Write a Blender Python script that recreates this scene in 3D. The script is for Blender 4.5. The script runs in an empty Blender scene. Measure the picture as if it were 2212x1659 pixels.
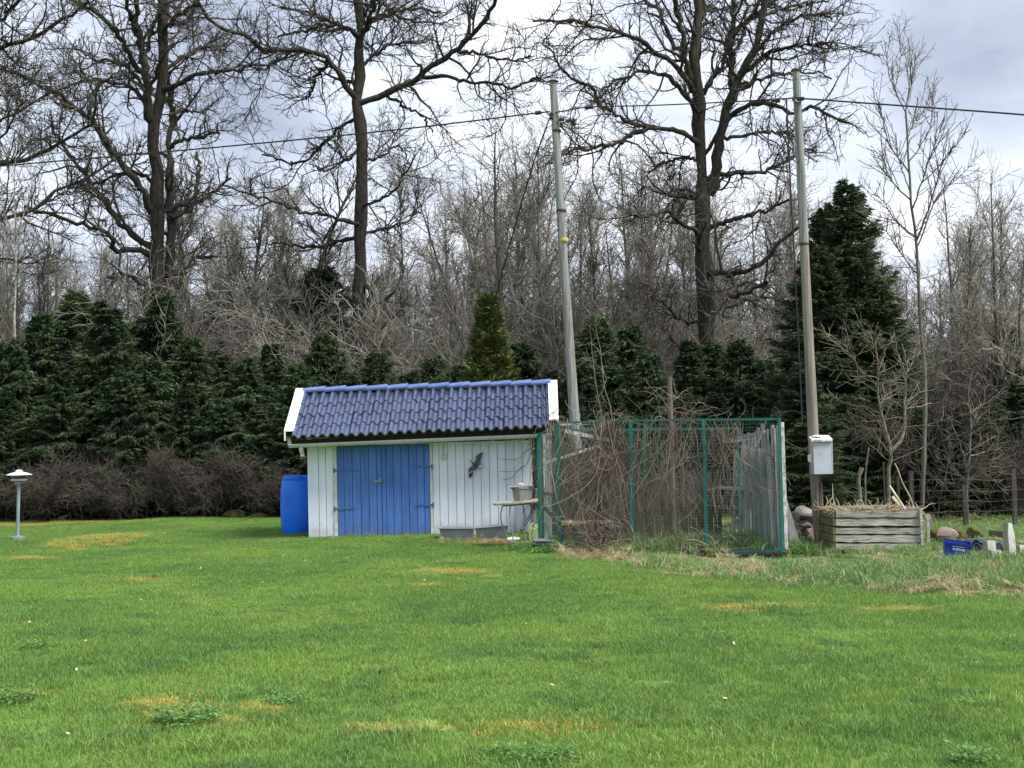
import bpy, bmesh, math, random
import numpy as np
from mathutils import Vector, Matrix, noise as mnoise

S = bpy.context.scene
COL = S.collection
R = math.radians
RNG = np.random.default_rng(7)
random.seed(7)

# ------------------------------------------------------------------ camera
CAM_H, LENS = 1.55, 48.0
FPX = 2212.0 * LENS / 36.0
PITCH, ROLL = math.atan2(950 - 829.5, FPX), R(1.1)
_F = Vector((0, math.cos(PITCH), math.sin(PITCH)))
_U0 = Vector((0, -math.sin(PITCH), math.cos(PITCH)))
_R0 = Vector((1, 0, 0))
_U = _U0 * math.cos(ROLL) + _R0 * math.sin(ROLL)
_RT = _R0 * math.cos(ROLL) - _U0 * math.sin(ROLL)
CAMP = Vector((0, 0, CAM_H))
cd = bpy.data.cameras.new('camera')
cam = bpy.data.objects.new('camera', cd)
COL.objects.link(cam)
cd.lens, cd.sensor_width, cd.clip_start, cd.clip_end = LENS, 36.0, 0.1, 4000
cam.matrix_world = Matrix(((_RT.x, _U.x, -_F.x, 0), (_RT.y, _U.y, -_F.y, 0), (_RT.z, _U.z, -_F.z, CAM_H), (0, 0, 0, 1)))
S.camera = cam
FX = 1.0

# ------------------------------------------------------------------ exposure, sun, sky
S.render.engine = 'CYCLES'
S.view_settings.view_transform = 'Standard'
S.view_settings.look = 'None'
S.view_settings.exposure = 2.2
S.view_settings.gamma = 1.0
S.view_settings.use_curve_mapping = False
S.cycles.max_bounces = 6
S.cycles.diffuse_bounces = 3
S.cycles.glossy_bounces = 2
S.cycles.transmission_bounces = 4
S.cycles.transparent_max_bounces = 6
SUN_EL, SUN_AZ = R(56), R(118)          # azimuth from +Y (view direction), clockwise: high, from the right and a little behind the camera
sd = bpy.data.lights.new('sun', 'SUN')
sun = bpy.data.objects.new('sun', sd)
COL.objects.link(sun)
sd.energy, sd.angle, sd.color = 1.5, R(26), (1.0, 0.955, 0.88)
_sv = Vector((math.sin(SUN_AZ) * math.cos(SUN_EL), math.cos(SUN_AZ) * math.cos(SUN_EL), math.sin(SUN_EL)))
sun.rotation_euler = (-_sv).to_track_quat('-Z', 'Y').to_euler()

W = bpy.data.worlds.new('World')
S.world = W
W.use_nodes = True


class NT:
    """tiny helper round a node tree"""
    def __init__(s, tree):
        s.t, s.n, s.l = tree, tree.nodes, tree.links

    def node(s, typ, **kw):
        n = s.n.new(typ)
        for k, v in kw.items():
            setattr(n, k, v)
        return n

    def put(s, sock, v):
        if isinstance(v, bpy.types.NodeSocket):
            s.l.new(v, sock)
        elif v is not None:
            sock.default_value = v

    def math(s, op, a, b=None, c=None, clamp=False):
        n = s.node('ShaderNodeMath', operation=op, use_clamp=clamp)
        for i, v in enumerate((a, b, c)):
            if v is not None:
                s.put(n.inputs[i], v)
        return n.outputs[0]

    def vmath(s, op, a, b=None):
        n = s.node('ShaderNodeVectorMath', operation=op)
        s.put(n.inputs[0], a)
        if b is not None:
            s.put(n.inputs[1], b)
        return n.outputs['Value'] if op in ('LENGTH', 'DOT_PRODUCT', 'DISTANCE') else n.outputs[0]

    def noise(s, vec, scale, detail=4.0, rough=0.55, dist=0.0):
        n = s.node('ShaderNodeTexNoise')
        s.put(n.inputs['Vector'], vec)
        n.inputs['Scale'].default_value = scale
        n.inputs['Detail'].default_value = detail
        n.inputs['Roughness'].default_value = rough
        n.inputs['Distortion'].default_value = dist
        return n.outputs['Fac']

    def ramp(s, fac, stops, interp='LINEAR'):
        n = s.node('ShaderNodeValToRGB')
        n.color_ramp.interpolation = interp
        e = n.color_ramp.elements
        while len(e) < len(stops):
            e.new(0.5)
        for el, (p, c) in zip(e, stops):
            el.position = p
            el.color = (*c, 1) if len(c) == 3 else c
        s.put(n.inputs[0], fac)
        return n.outputs[0]

    def mix(s, fac, a, b, mode='MIX'):
        n = s.node('ShaderNodeMix', data_type='RGBA', blend_type=mode)
        s.put(n.inputs['Factor'], fac)
        for k, v in (('A', a), ('B', b)):
            so = [i for i in n.inputs if i.name == k and i.type == 'RGBA'][0]
            if isinstance(v, tuple) and len(v) == 3:
                v = (*v, 1)
            s.put(so, v)
        return [o for o in n.outputs if o.type == 'RGBA'][0]

    def smooth(s, v, lo, hi):
        n = s.node('ShaderNodeMapRange', interpolation_type='SMOOTHSTEP')
        s.put(n.inputs[0], v)
        n.inputs[1].default_value, n.inputs[2].default_value = lo, hi
        return n.outputs[0]


def build_world():
    t = NT(W.node_tree)
    t.n.clear()
    out = t.node('ShaderNodeOutputWorld')
    sky = t.node('ShaderNodeTexSky', sky_type='NISHITA', sun_disc=False)
    sky.sun_elevation, sky.sun_rotation = SUN_EL, SUN_AZ
    sky.air_density, sky.dust_density = 1.0, 2.0
    b1 = t.node('ShaderNodeBackground')
    t.l.new(sky.outputs[0], b1.inputs[0])
    b1.inputs[1].default_value = 0.05
    d = t.node('ShaderNodeTexCoord').outputs['Generated']
    sep = t.node('ShaderNodeSeparateXYZ')
    t.l.new(d, sep.inputs[0])
    z = t.math('MAXIMUM', sep.outputs[2], 0.0)
    zz = t.math('ADD', z, 0.16)
    px = t.math('DIVIDE', sep.outputs[0], zz)
    py = t.math('DIVIDE', sep.outputs[1], zz)
    cmb = t.node('ShaderNodeCombineXYZ')
    t.l.new(px, cmb.inputs[0]); t.l.new(py, cmb.inputs[1])
    v = t.vmath('ADD', cmb.outputs[0], (3.1, 0.4, 1.7))
    big = t.noise(v, 1.05, 5, 0.52, 0.25)
    fine = t.noise(t.vmath('ADD', cmb.outputs[0], (9.0, 2.0, 5.0)), 3.4, 6, 0.55, 0.3)
    s_ = t.math('ADD', t.math('MULTIPLY', big, 0.72), t.math('MULTIPLY', fine, 0.28))
    # darker banks where the photograph has them, a brighter break between
    for (ax, ay, rad, amt) in CLOUD_SPOTS:
        dv = ((_F + _RT * ((ax - 1106) / FPX) + _U * (-(ay - 829.5) / FPX)).normalized())
        dist = t.vmath('DISTANCE', d, tuple(dv))
        s_ = t.math('ADD', s_, t.math('MULTIPLY', t.math('SUBTRACT', 1.0, t.smooth(dist, 0.0, rad)), amt))
    col = t.ramp(s_, [(0.30, (0.35, 0.405, 0.52)), (0.42, (0.50, 0.56, 0.69)), (0.53, (0.68, 0.74, 0.86)), (0.66, (0.94, 0.97, 1.02))])
    b2 = t.node('ShaderNodeBackground')
    t.l.new(col, b2.inputs[0])
    b2.inputs[1].default_value = 0.29
    mx = t.node('ShaderNodeMixShader')
    t.put(mx.inputs[0], t.smooth(t.noise(v, 0.7, 3, 0.5), 0.12, 0.3))
    t.l.new(b1.outputs[0], mx.inputs[1]); t.l.new(b2.outputs[0], mx.inputs[2])
    t.l.new(mx.outputs[0], out.inputs[0])


# (px, py) in the 2212-wide view, angular radius, brightness shift
CLOUD_SPOTS = [(520, 190, 0.085, -0.13), (1060, 60, 0.13, 0.10), (2100, 60, 0.16, -0.14), (880, 370, 0.06, -0.06), (2160, 360, 0.08, 0.08),
               (1850, 230, 0.05, 0.06), (100, 60, 0.12, 0.03), (1330, 90, 0.05, -0.05)]
build_world()


# ------------------------------------------------------------------ placing
def ray(px, py):
    return _F + _RT * ((px - 1106) / FPX) + _U * (-(py - 829.5) / FPX)


def at(px, py, Y):
    """point of the vertical plane y = Y seen at a point of the photograph (2212 x 1659 units)"""
    d = ray(px, py)
    return CAMP + d * (Y / d.y)


def gnd(px, py):
    d = ray(px, py)
    p = CAMP + d * (-CAM_H / d.z)
    for _ in range(6):
        p = CAMP + d * ((hgt(p.x, p.y) - CAM_H) / d.z)
    return p


MOUND = None


def hgt_np(x, y):
    h = 0.022 * np.sin(x * 0.9 + 0.4 * y) * np.sin(y * 0.55 - 0.3 * x) + 0.015 * np.sin(x * 1.9 - 1.1) * np.sin(y * 1.3 + x)
    h = h * np.clip((y - 4) / 4, 0, 1)
    h = h + 0.11 * np.exp(-(((x + 6.6) / 0.62) ** 2 + ((y - 22.2) / 0.9) ** 2))            # mossy mound
    h = h - 0.10 * np.exp(-(((x - 3.3) / 1.1) ** 2 + ((y - 16.9) / 1.3) ** 2))             # dip before the enclosure
    bank = 1 / (1 + np.exp(-((y - (16.6 - 0.55 * (x - 1.6))) / 0.22))) * 1 / (1 + np.exp(-(x - 2.4) / 0.3)) * np.exp(-np.clip(y - 16.6, 0, 9) / 3)
    h = h + 0.02 * bank
    return h


def hgt(x, y):
    return float(hgt_np(np.float64(x), np.float64(y)))


# ------------------------------------------------------------------ objects
def tag(o, label=None, cat=None, group=None, kind=None):
    for k, v in (('label', label), ('category', cat), ('group', group), ('kind', kind)):
        if v:
            o[k] = v
    return o


def empty(name, loc=(0, 0, 0), label=None, cat=None, group=None):
    o = bpy.data.objects.new(name, None)
    COL.objects.link(o)
    o.location = loc
    o.empty_display_size = 0.1
    return tag(o, label, cat, group)


PARENT_INV = True


def add(name, me, mat=None, parent=None, loc=None, **kw):
    """link a mesh as one object; its vertices are in world space unless loc is given; a parent's location is taken out"""
    o = bpy.data.objects.new(name, me)
    COL.objects.link(o)
    if mat is not None and not me.materials:
        me.materials.append(mat)
    if loc is not None:
        o.location = loc
    if parent is not None:
        o.parent = parent
        o.matrix_parent_inverse = world_of(parent).inverted()
    return tag(o, **kw)


def world_of(o):
    m = o.matrix_basis.copy()
    if o.parent is not None:
        m = world_of(o.parent) @ o.matrix_parent_inverse @ m
    return m


def mesh_np(name, V, F, mat=None, smooth=False, uv=None):
    """mesh from numpy: V (n,3), F (m,3|4) or list of such arrays"""
    me = bpy.data.meshes.new(name)
    V = np.asarray(V, np.float32)
    Fs = [np.asarray(f, np.int32) for f in (F if isinstance(F, (list, tuple)) else [F]) if len(f)]
    loops = np.concatenate([f.ravel() for f in Fs])
    tot = np.concatenate([np.full(len(f), f.shape[1], np.int32) for f in Fs])
    start = np.concatenate([[0], np.cumsum(tot)[:-1]]).astype(np.int32)
    me.vertices.add(len(V)); me.vertices.foreach_set('co', V.ravel())
    me.loops.add(len(loops)); me.loops.foreach_set('vertex_index', loops)
    me.polygons.add(len(tot)); me.polygons.foreach_set('loop_start', start); me.polygons.foreach_set('loop_total', tot)
    if smooth:
        me.polygons.foreach_set('use_smooth', np.ones(len(tot), bool))
    me.update(calc_edges=True)
    if mat:
        me.materials.append(mat)
    return me


class MB:
    """gathers boxes, bars, tubes and lathes into one mesh"""
    def __init__(s):
        s.v, s.f = [], []

    def _add(s, V, F):
        o = len(s.v)
        s.v.extend([tuple(p) for p in V])
        s.f.extend([tuple(i + o for i in f) for f in F])

    def bar(s, p0, p1, w, t, side=(1, 0, 0), w1=None, t1=None):
        """box from p0 to p1; w across `side`, t across the third axis"""
        p0, p1 = Vector(p0), Vector(p1)
        z = (p1 - p0).normalized()
        x = Vector(side); x = (x - z * x.dot(z)).normalized()
        y = z.cross(x)
        w1 = w if w1 is None else w1
        t1 = t if t1 is None else t1
        V = [p0 - x * w / 2 - y * t / 2, p0 + x * w / 2 - y * t / 2, p0 + x * w / 2 + y * t / 2, p0 - x * w / 2 + y * t / 2,
             p1 - x * w1 / 2 - y * t1 / 2, p1 + x * w1 / 2 - y * t1 / 2, p1 + x * w1 / 2 + y * t1 / 2, p1 - x * w1 / 2 + y * t1 / 2]
        s._add(V, [(3, 2, 1, 0), (4, 5, 6, 7), (0, 1, 5, 4), (1, 2, 6, 5), (2, 3, 7, 6), (3, 0, 4, 7)])
        return s

    def hexa(s, V):
        s._add(V, [(3, 2, 1, 0), (4, 5, 6, 7), (0, 1, 5, 4), (1, 2, 6, 5), (2, 3, 7, 6), (3, 0, 4, 7)])
        return s

    def tube(s, pts, r, k=8, cap=True):
        pts = [Vector(p) for p in pts]
        n = len(pts)
        rs = [r] * n if isinstance(r, (int, float)) else list(r)
        T = [(pts[min(i + 1, n - 1)] - pts[max(i - 1, 0)]).normalized() for i in range(n)]
        ref = Vector((0, 0, 1)) if abs(T[0].z) < 0.9 else Vector((1, 0, 0))
        u = T[0].cross(ref).normalized()
        V = []
        for i in range(n):
            u = (u - T[i] * u.dot(T[i])).normalized()
            w = T[i].cross(u)
            for j in range(k):
                a = 2 * math.pi * j / k
                V.append(pts[i] + (u * math.cos(a) + w * math.sin(a)) * rs[i])
        F = [(i * k + j, i * k + (j + 1) % k, (i + 1) * k + (j + 1) % k, (i + 1) * k + j) for i in range(n - 1) for j in range(k)]
        if cap:
            F.append(tuple(range(k - 1, -1, -1))); F.append(tuple((n - 1) * k + j for j in range(k)))
        s._add(V, F)
        return s

    def lathe(s, prof, c=(0, 0, 0), k=24, axis=None):
        """prof: (radius, height) list"""
        c = Vector(c)
        M = Matrix.Identity(3) if axis is None else Vector((0, 0, 1)).rotation_difference(Vector(axis)).to_matrix()
        V = [c + M @ Vector((r * math.cos(2 * math.pi * j / k), r * math.sin(2 * math.pi * j / k), h)) for r, h in prof for j in range(k)]
        n = len(prof)
        F = [(i * k + j, i * k + (j + 1) % k, (i + 1) * k + (j + 1) % k, (i + 1) * k + j) for i in range(n - 1) for j in range(k)]
        F.append(tuple(range(k - 1, -1, -1))); F.append(tuple((n - 1) * k + j for j in range(k)))
        s._add(V, F)
        return s

    def prism(s, poly, ext):
        """flat polygon (3D points) given thickness ext (vector)"""
        n = len(poly); e = Vector(ext)
        V = [Vector(p) for p in poly] + [Vector(p) + e for p in poly]
        s._add(V, [tuple(range(n - 1, -1, -1)), tuple(range(n, 2 * n))] + [(i, (i + 1) % n, n + (i + 1) % n, n + i) for i in range(n)])
        return s

    def mesh(s, name, mat=None, smooth=False):
        me = bpy.data.meshes.new(name)
        me.from_pydata([tuple(v) for v in s.v], [], s.f)
        bm = bmesh.new(); bm.from_mesh(me)
        bmesh.ops.recalc_face_normals(bm, faces=bm.faces)
        bm.to_mesh(me); bm.free()
        if smooth:
            me.polygons.foreach_set('use_smooth', np.ones(len(me.polygons), bool))
            try:
                me.set_sharp_from_angle(angle=R(38))
            except Exception:
                pass
        if mat:
            me.materials.append(mat)
        return me

    def add(s, name, mat, parent=None, smooth=False, **kw):
        return add(name, s.mesh(name, mat, smooth), None, parent, **kw)


def copy_tree(o, parent=None):
    c = o.copy()
    COL.objects.link(c)
    if parent is not None:
        c.parent = parent
    for ch in KIDS.get(o.name, []):
        copy_tree(ch, c)
    return c


KIDS = {}


# ------------------------------------------------------------------ materials
def material(name, c1, c2=None, rough=0.75, scale=6.0, stretch=(1, 1, 1), detail=5, lo=0.35, hi=0.65, bump=0.0, bscale=None, spots=None,
             rnd=0.0, metal=0.0, coords='pos', spec=0.4, isl=0.0, trans=0.0, ior=None, splash=None, tint=None):
    """principled material: two colours mixed by noise stretched along the grain, optional stain layers, per-object / per-island variation"""
    m = bpy.data.materials.new(name)
    m.use_nodes = True
    t = NT(m.node_tree)
    p = t.n['Principled BSDF']
    p.inputs['Roughness'].default_value = rough
    p.inputs['Metallic'].default_value = metal
    if tint:
        p.inputs['Specular Tint'].default_value = (*tint, 1)
    if ior:
        p.inputs['IOR'].default_value = ior
    p.inputs['Specular IOR Level'].default_value = spec
    vec = t.node('ShaderNodeNewGeometry').outputs['Position'] if coords == 'pos' else t.node('ShaderNodeTexCoord').outputs['Object']
    if rnd:
        oi = t.node('ShaderNodeObjectInfo')
        vec = t.vmath('ADD', vec, t.vmath('SCALE', oi.outputs['Location'], None)) if False else vec
    sv = t.vmath('MULTIPLY', vec, stretch)
    f = t.noise(sv, scale, detail, 0.6)
    col = t.mix(t.smooth(f, lo, hi), c1, c2 if c2 else c1)
    for (cc, sc, a, b, st) in (spots or []):
        col = t.mix(t.smooth(t.noise(t.vmath('MULTIPLY', vec, st), sc, 5, 0.6), a, b), col, cc)
    if rnd:
        r = t.node('ShaderNodeObjectInfo').outputs['Random']
        hsv = t.node('ShaderNodeHueSaturation')
        t.put(hsv.inputs['Value'], t.math('ADD', t.math('MULTIPLY', r, 2 * rnd), 1 - rnd))
        t.put(hsv.inputs['Color'], col)
        col = hsv.outputs[0]
    if isl:
        r = t.node('ShaderNodeNewGeometry').outputs['Random Per Island']
        hsv = t.node('ShaderNodeHueSaturation')
        t.put(hsv.inputs['Value'], t.math('ADD', t.math('MULTIPLY', r, 2 * isl), 1 - isl))
        t.put(hsv.inputs['Color'], col)
        col = hsv.outputs[0]
    if splash:
        sz = t.node('ShaderNodeSeparateXYZ'); t.put(sz.inputs[0], vec)
        hh = t.math('ADD', sz.outputs[2], t.math('MULTIPLY', t.math('SUBTRACT', t.noise(vec, 7, 5, 0.65), 0.5), 0.55))
        col = t.mix(t.math('MULTIPLY', t.smooth(hh, 0.28, 0.02), 0.5), col, splash)
    t.put(p.inputs['Base Color'], col)
    if bump:
        b = t.node('ShaderNodeBump')
        b.inputs['Strength'].default_value = bump
        b.inputs['Distance'].default_value = 0.02
        t.put(b.inputs['Height'], t.noise(sv, bscale or scale * 2, 6, 0.6))
        t.l.new(b.outputs[0], p.inputs['Normal'])
    if trans:
        tr = t.node('ShaderNodeBsdfTranslucent')
        t.put(tr.inputs[0], col)
        mx = t.node('ShaderNodeMixShader')
        mx.inputs[0].default_value = trans
        t.l.new(p.outputs[0], mx.inputs[1]); t.l.new(tr.outputs[0], mx.inputs[2])
        t.l.new(mx.outputs[0], t.n['Material Output'].inputs[0])
    return m


M = {}
M['white_wall'] = material('white_wall_paint', (0.78, 0.82, 0.93), (0.70, 0.74, 0.85), 0.6, 2.2, (6, 6, 0.7), rnd=0.05, splash=(0.36, 0.36, 0.30), bump=0.08, bscale=14,
                           spots=[((0.42, 0.43, 0.40), 3.0, 0.66, 0.80, (3, 3, 1.2))])
M['white_trim'] = material('white_trim_paint', (0.80, 0.81, 0.82), (0.72, 0.73, 0.74), 0.55, 7, spots=[((0.45, 0.45, 0.42), 22, 0.62, 0.75, (1, 1, 1))])
M['frame_paint'] = material('weathered_frame_paint', (0.70, 0.70, 0.68), (0.52, 0.51, 0.47), 0.65, 9, spots=[((0.33, 0.29, 0.24), 30, 0.62, 0.72, (1, 1, 0.5))])
M['door_blue'] = material('blue_door_paint', (0.085, 0.21, 0.60), (0.062, 0.155, 0.47), 0.55, 3, (7, 7, 0.6), rnd=0.08, splash=(0.10, 0.15, 0.24), bump=0.12, bscale=16,
                          spots=[((0.12, 0.19, 0.40), 4, 0.60, 0.75, (4, 4, 1)), ((0.05, 0.08, 0.20), 9, 0.66, 0.74, (2, 2, 0.8))])
M['tile'] = material('blue_black_glazed_tile', (0.052, 0.064, 0.125), (0.036, 0.044, 0.09), 0.20, 9, rnd=0.2, spec=0.5, ior=2.5, tint=(0.72, 0.83, 1.0), bump=0.05, bscale=30,
                     spots=[((0.12, 0.125, 0.135), 7, 0.60, 0.78, (1, 1, 1)), ((0.055, 0.052, 0.045), 12, 0.56, 0.68, (1, 1, 1))])
M['ridge'] = material('blue_ridge_tile', (0.115, 0.165, 0.37), (0.09, 0.13, 0.30), 0.32, 8, rnd=0.10, spots=[((0.28, 0.31, 0.40), 12, 0.60, 0.74, (1, 1, 1))])
M['gutter'] = material('white_gutter', (0.62, 0.64, 0.62), (0.50, 0.52, 0.48), 0.45, 5, spots=[((0.26, 0.28, 0.20), 9, 0.58, 0.75, (1, 1, 1))])
M['black'] = material('black_plastic', (0.012, 0.013, 0.02), (0.02, 0.02, 0.026), 0.4, 20)
M['dark_wood'] = material('dark_old_wood', (0.035, 0.028, 0.022), (0.055, 0.045, 0.035), 0.85, 4, (8, 8, 1))
M['concrete'] = material('old_concrete', (0.20, 0.19, 0.17), (0.11, 0.10, 0.09), 0.95, 7, bump=0.8, bscale=16, spots=[((0.06, 0.075, 0.03), 4, 0.55, 0.7, (1, 1, 1))])
M['barrel'] = material('blue_barrel_plastic', (0.004, 0.165, 0.83), (0.004, 0.135, 0.70), 0.38, 5, spots=[((0.015, 0.08, 0.36), 9, 0.60, 0.74, (1.2, 1.2, 0.5)), ((0.02, 0.07, 0.25), 40, 0.74, 0.78, (1, 1, 1))])
M['steel'] = material('galvanised_steel', (0.36, 0.38, 0.40), (0.26, 0.28, 0.30), 0.5, 14, metal=0.5)
M['iron'] = material('painted_iron', (0.17, 0.19, 0.23), (0.30, 0.32, 0.34), 0.5, 12)
M['zinc'] = material('zinc_tub', (0.22, 0.235, 0.26), (0.16, 0.175, 0.20), 0.6, 8, rnd=0.05, spots=[((0.10, 0.09, 0.08), 16, 0.64, 0.74, (1, 1, 1))])
M['bucket'] = material('grey_bucket', (0.25, 0.27, 0.24), (0.19, 0.21, 0.18), 0.6, 7, spots=[((0.11, 0.08, 0.06), 11, 0.63, 0.72, (1, 1, 1))])
M['table_top'] = material('flaking_table_top', (0.42, 0.42, 0.40), (0.28, 0.25, 0.15), 0.7, 22, (1, 1, 1))
M['lime'] = material('pale_lime_plastic', (0.80, 0.90, 0.40), (0.72, 0.84, 0.36), 0.5, 10, trans=0.2)
M['green_post'] = material('teal_green_coating', (0.010, 0.150, 0.125), (0.012, 0.11, 0.095), 0.5, 9, spots=[((0.05, 0.09, 0.07), 20, 0.63, 0.72, (1, 1, 1))])
M['green_wire'] = material('green_wire_coating', (0.045, 0.13, 0.10), (0.07, 0.14, 0.10), 0.5, 9)
M['grey_wood'] = material('weathered_grey_wood', (0.37, 0.375, 0.385), (0.20, 0.195, 0.185), 0.85, 3.0, (11, 11, 0.8), rnd=0.22, bump=0.5, bscale=8, lo=0.38, hi=0.66,
                          spots=[((0.07, 0.06, 0.05), 4, 0.62, 0.72, (10, 10, 1))])
M['crate_wood'] = material('weathered_crate_wood', (0.42, 0.41, 0.36), (0.22, 0.21, 0.175), 0.85, 3.2, (1.2, 6, 16), rnd=0.16, bump=0.6, bscale=7, lo=0.38, hi=0.64,
                           spots=[((0.045, 0.04, 0.035), 5, 0.60, 0.68, (1.6, 3, 10)), ((0.12, 0.125, 0.045), 4, 0.64, 0.78, (1, 1, 1.4))])
M['moss_wood'] = material('mossy_crate_wood', (0.15, 0.14, 0.085), (0.09, 0.10, 0.03), 0.9, 6, (1, 1, 2), rnd=0.15, bump=0.6,
                          spots=[((0.20, 0.19, 0.04), 8, 0.56, 0.7, (1, 1, 1)), ((0.05, 0.045, 0.035), 5, 0.60, 0.70, (2, 1, 8))])
M['white_lath'] = material('flaking_white_lath', (0.62, 0.62, 0.62), (0.30, 0.29, 0.28), 0.7, 14, spots=[((0.2, 0.18, 0.16), 26, 0.6, 0.7, (1, 1, 1))])
M['pole'] = material('utility_pole_wood', (0.31, 0.315, 0.32), (0.14, 0.138, 0.13), 0.85, 2.2, (16, 16, 0.5), bump=0.6, bscale=6, lo=0.36, hi=0.66,
                     spots=[((0.06, 0.055, 0.05), 2.6, 0.63, 0.70, (14, 14, 0.35)), ((0.17, 0.185, 0.12), 1.1, 0.55, 0.75, (3, 3, 0.7))])
M['pole_brown'] = material('brown_pole_wood', (0.17, 0.135, 0.105), (0.10, 0.08, 0.065), 0.85, 3, (12, 12, 0.8), bump=0.5)
M['meter_box'] = material('grey_meter_box', (0.45, 0.49, 0.56), (0.40, 0.44, 0.50), 0.5, 6, spots=[((0.36, 0.39, 0.44), 9, 0.62, 0.75, (1, 1, 1))])
M['meter_side'] = material('meter_box_side', (0.42, 0.41, 0.35), (0.33, 0.32, 0.27), 0.7, 8)
M['flaky'] = material('flaking_white_paint', (0.62, 0.62, 0.60), (0.25, 0.24, 0.22), 0.7, 18, lo=0.45, hi=0.6)
M['yellow'] = material('yellow_band', (0.50, 0.42, 0.06), (0.40, 0.34, 0.08), 0.6, 20)
M['ivory'] = material('ivory_plastic', (0.66, 0.62, 0.44), (0.60, 0.56, 0.40), 0.5, 20)
M['bird_dark'] = material('bird_dark_paint', (0.022, 0.023, 0.03), (0.035, 0.036, 0.045), 0.5, 30)
M['bird_grey'] = material('bird_grey_paint', (0.10, 0.105, 0.11), (0.075, 0.08, 0.085), 0.55, 24)
M['bird_white'] = material('bird_white_paint', (0.62, 0.60, 0.60), (0.50, 0.50, 0.50), 0.55, 24)
M['stone'] = material('grey_field_stone', (0.24, 0.225, 0.21), (0.14, 0.13, 0.12), 0.9, 7, bump=0.6, bscale=14, rnd=0.3, spots=[((0.27, 0.26, 0.25), 16, 0.62, 0.72, (1, 1, 1))])
M['stone_red'] = material('reddish_field_stone', (0.25, 0.185, 0.165), (0.17, 0.125, 0.115), 0.9, 7, bump=0.6, bscale=14, rnd=0.15, spots=[((0.30, 0.27, 0.25), 14, 0.62, 0.72, (1, 1, 1))])
M['stone_moss'] = material('moss_covered_stone', (0.085, 0.085, 0.018), (0.05, 0.06, 0.016), 0.95, 9, bump=0.9, bscale=30, spots=[((0.16, 0.14, 0.13), 5, 0.64, 0.70, (1, 1, 1))])
M['pale_stone'] = material('pale_stone', (0.70, 0.66, 0.63), (0.55, 0.52, 0.50), 0.9, 20)
M['crate_blue'] = material('blue_crate_plastic', (0.010, 0.040, 0.30), (0.012, 0.035, 0.24), 0.4, 12)
M['print_white'] = material('white_print', (0.62, 0.66, 0.74), (0.55, 0.60, 0.70), 0.5, 30)
M['stack_tile'] = material('dark_blue_stacked_tile', (0.11, 0.13, 0.21), (0.06, 0.07, 0.12), 0.40, 10, rnd=0.2, spots=[((0.24, 0.26, 0.30), 10, 0.58, 0.72, (1, 1, 1))])
M['post_white'] = material('chalky_white_post', (0.70, 0.69, 0.67), (0.58, 0.57, 0.54), 0.8, 7, (2, 2, 1), bump=0.3, spots=[((0.33, 0.31, 0.29), 18, 0.60, 0.69, (1, 1, 0.45))])
M['post_shade'] = material('shade_toned_post_side', (0.34, 0.31, 0.22), (0.24, 0.22, 0.16), 0.85, 5, (6, 6, 1))  # flank of the white stakes, its shade put into a darker colour
M['lamp_grey'] = material('lamp_post_grey', (0.23, 0.29, 0.31), (0.17, 0.22, 0.24), 0.5, 12, (1, 1, 0.4))
M['lamp_white'] = material('lamp_shade_paint', (0.66, 0.72, 0.78), (0.56, 0.62, 0.68), 0.4, 12)
M['lamp_glass'] = material('smoked_lamp_glass', (0.05, 0.045, 0.04), (0.08, 0.07, 0.06), 0.15, 12, spec=0.7)
M['fence_wire'] = material('fence_wire', (0.07, 0.072, 0.07), (0.05, 0.05, 0.048), 0.6, 10)
M['fence_post'] = material('fence_post_wood', (0.075, 0.066, 0.056), (0.045, 0.039, 0.032), 0.9, 4, (9, 9, 1), rnd=0.2)
M['cable'] = material('black_cable', (0.012, 0.012, 0.014), (0.016, 0.016, 0.018), 0.6, 10)
M['ceramic'] = material('brown_insulator', (0.03, 0.02, 0.016), (0.045, 0.03, 0.022), 0.3, 10)
M['bark_oak'] = material('oak_bark', (0.050, 0.044, 0.037), (0.020, 0.017, 0.014), 0.95, 4.0, (5, 5, 1.1), bump=1.0, bscale=9, lo=0.36, hi=0.62,
                         spots=[((0.115, 0.12, 0.10), 3.2, 0.60, 0.74, (2, 2, 1)), ((0.055, 0.062, 0.022), 1.3, 0.57, 0.72, (1, 1, 1))])
M['twig_oak'] = material('oak_twig_bark', (0.036, 0.030, 0.024), (0.060, 0.054, 0.043), 0.95, 1.6, isl=0.35)
M['bark_far'] = material('grey_far_bark', (0.135, 0.125, 0.11), (0.075, 0.068, 0.058), 0.95, 2.2, (3, 3, 0.8), rnd=0.3)
M['twig_far'] = material('lichen_grey_twigs', (0.235, 0.225, 0.195), (0.135, 0.122, 0.10), 0.95, 0.8, isl=0.45, rnd=0.25)
M['bark_aspen'] = material('aspen_bark', (0.135, 0.13, 0.10), (0.075, 0.068, 0.054), 0.9, 2.2, (3, 3, 1))
M['twig_aspen'] = material('aspen_twigs', (0.12, 0.10, 0.075), (0.085, 0.07, 0.055), 0.9, 2)
M['bark_birch'] = material('birch_bark', (0.40, 0.385, 0.34), (0.20, 0.19, 0.16), 0.85, 3, (4, 4, 5), lo=0.4, hi=0.62, spots=[((0.05, 0.045, 0.04), 3, 0.60, 0.68, (2, 2, 7))])
M['bark_grey'] = material('lichen_spotted_bark', (0.17, 0.155, 0.13), (0.075, 0.066, 0.055), 0.9, 4, (4, 4, 3), lo=0.4, hi=0.62, spots=[((0.34, 0.34, 0.31), 6, 0.60, 0.70, (2, 2, 2))])
M['twig_pale'] = material('pale_twigs', (0.21, 0.185, 0.145), (0.12, 0.10, 0.08), 0.9, 2, isl=0.4)
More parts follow.
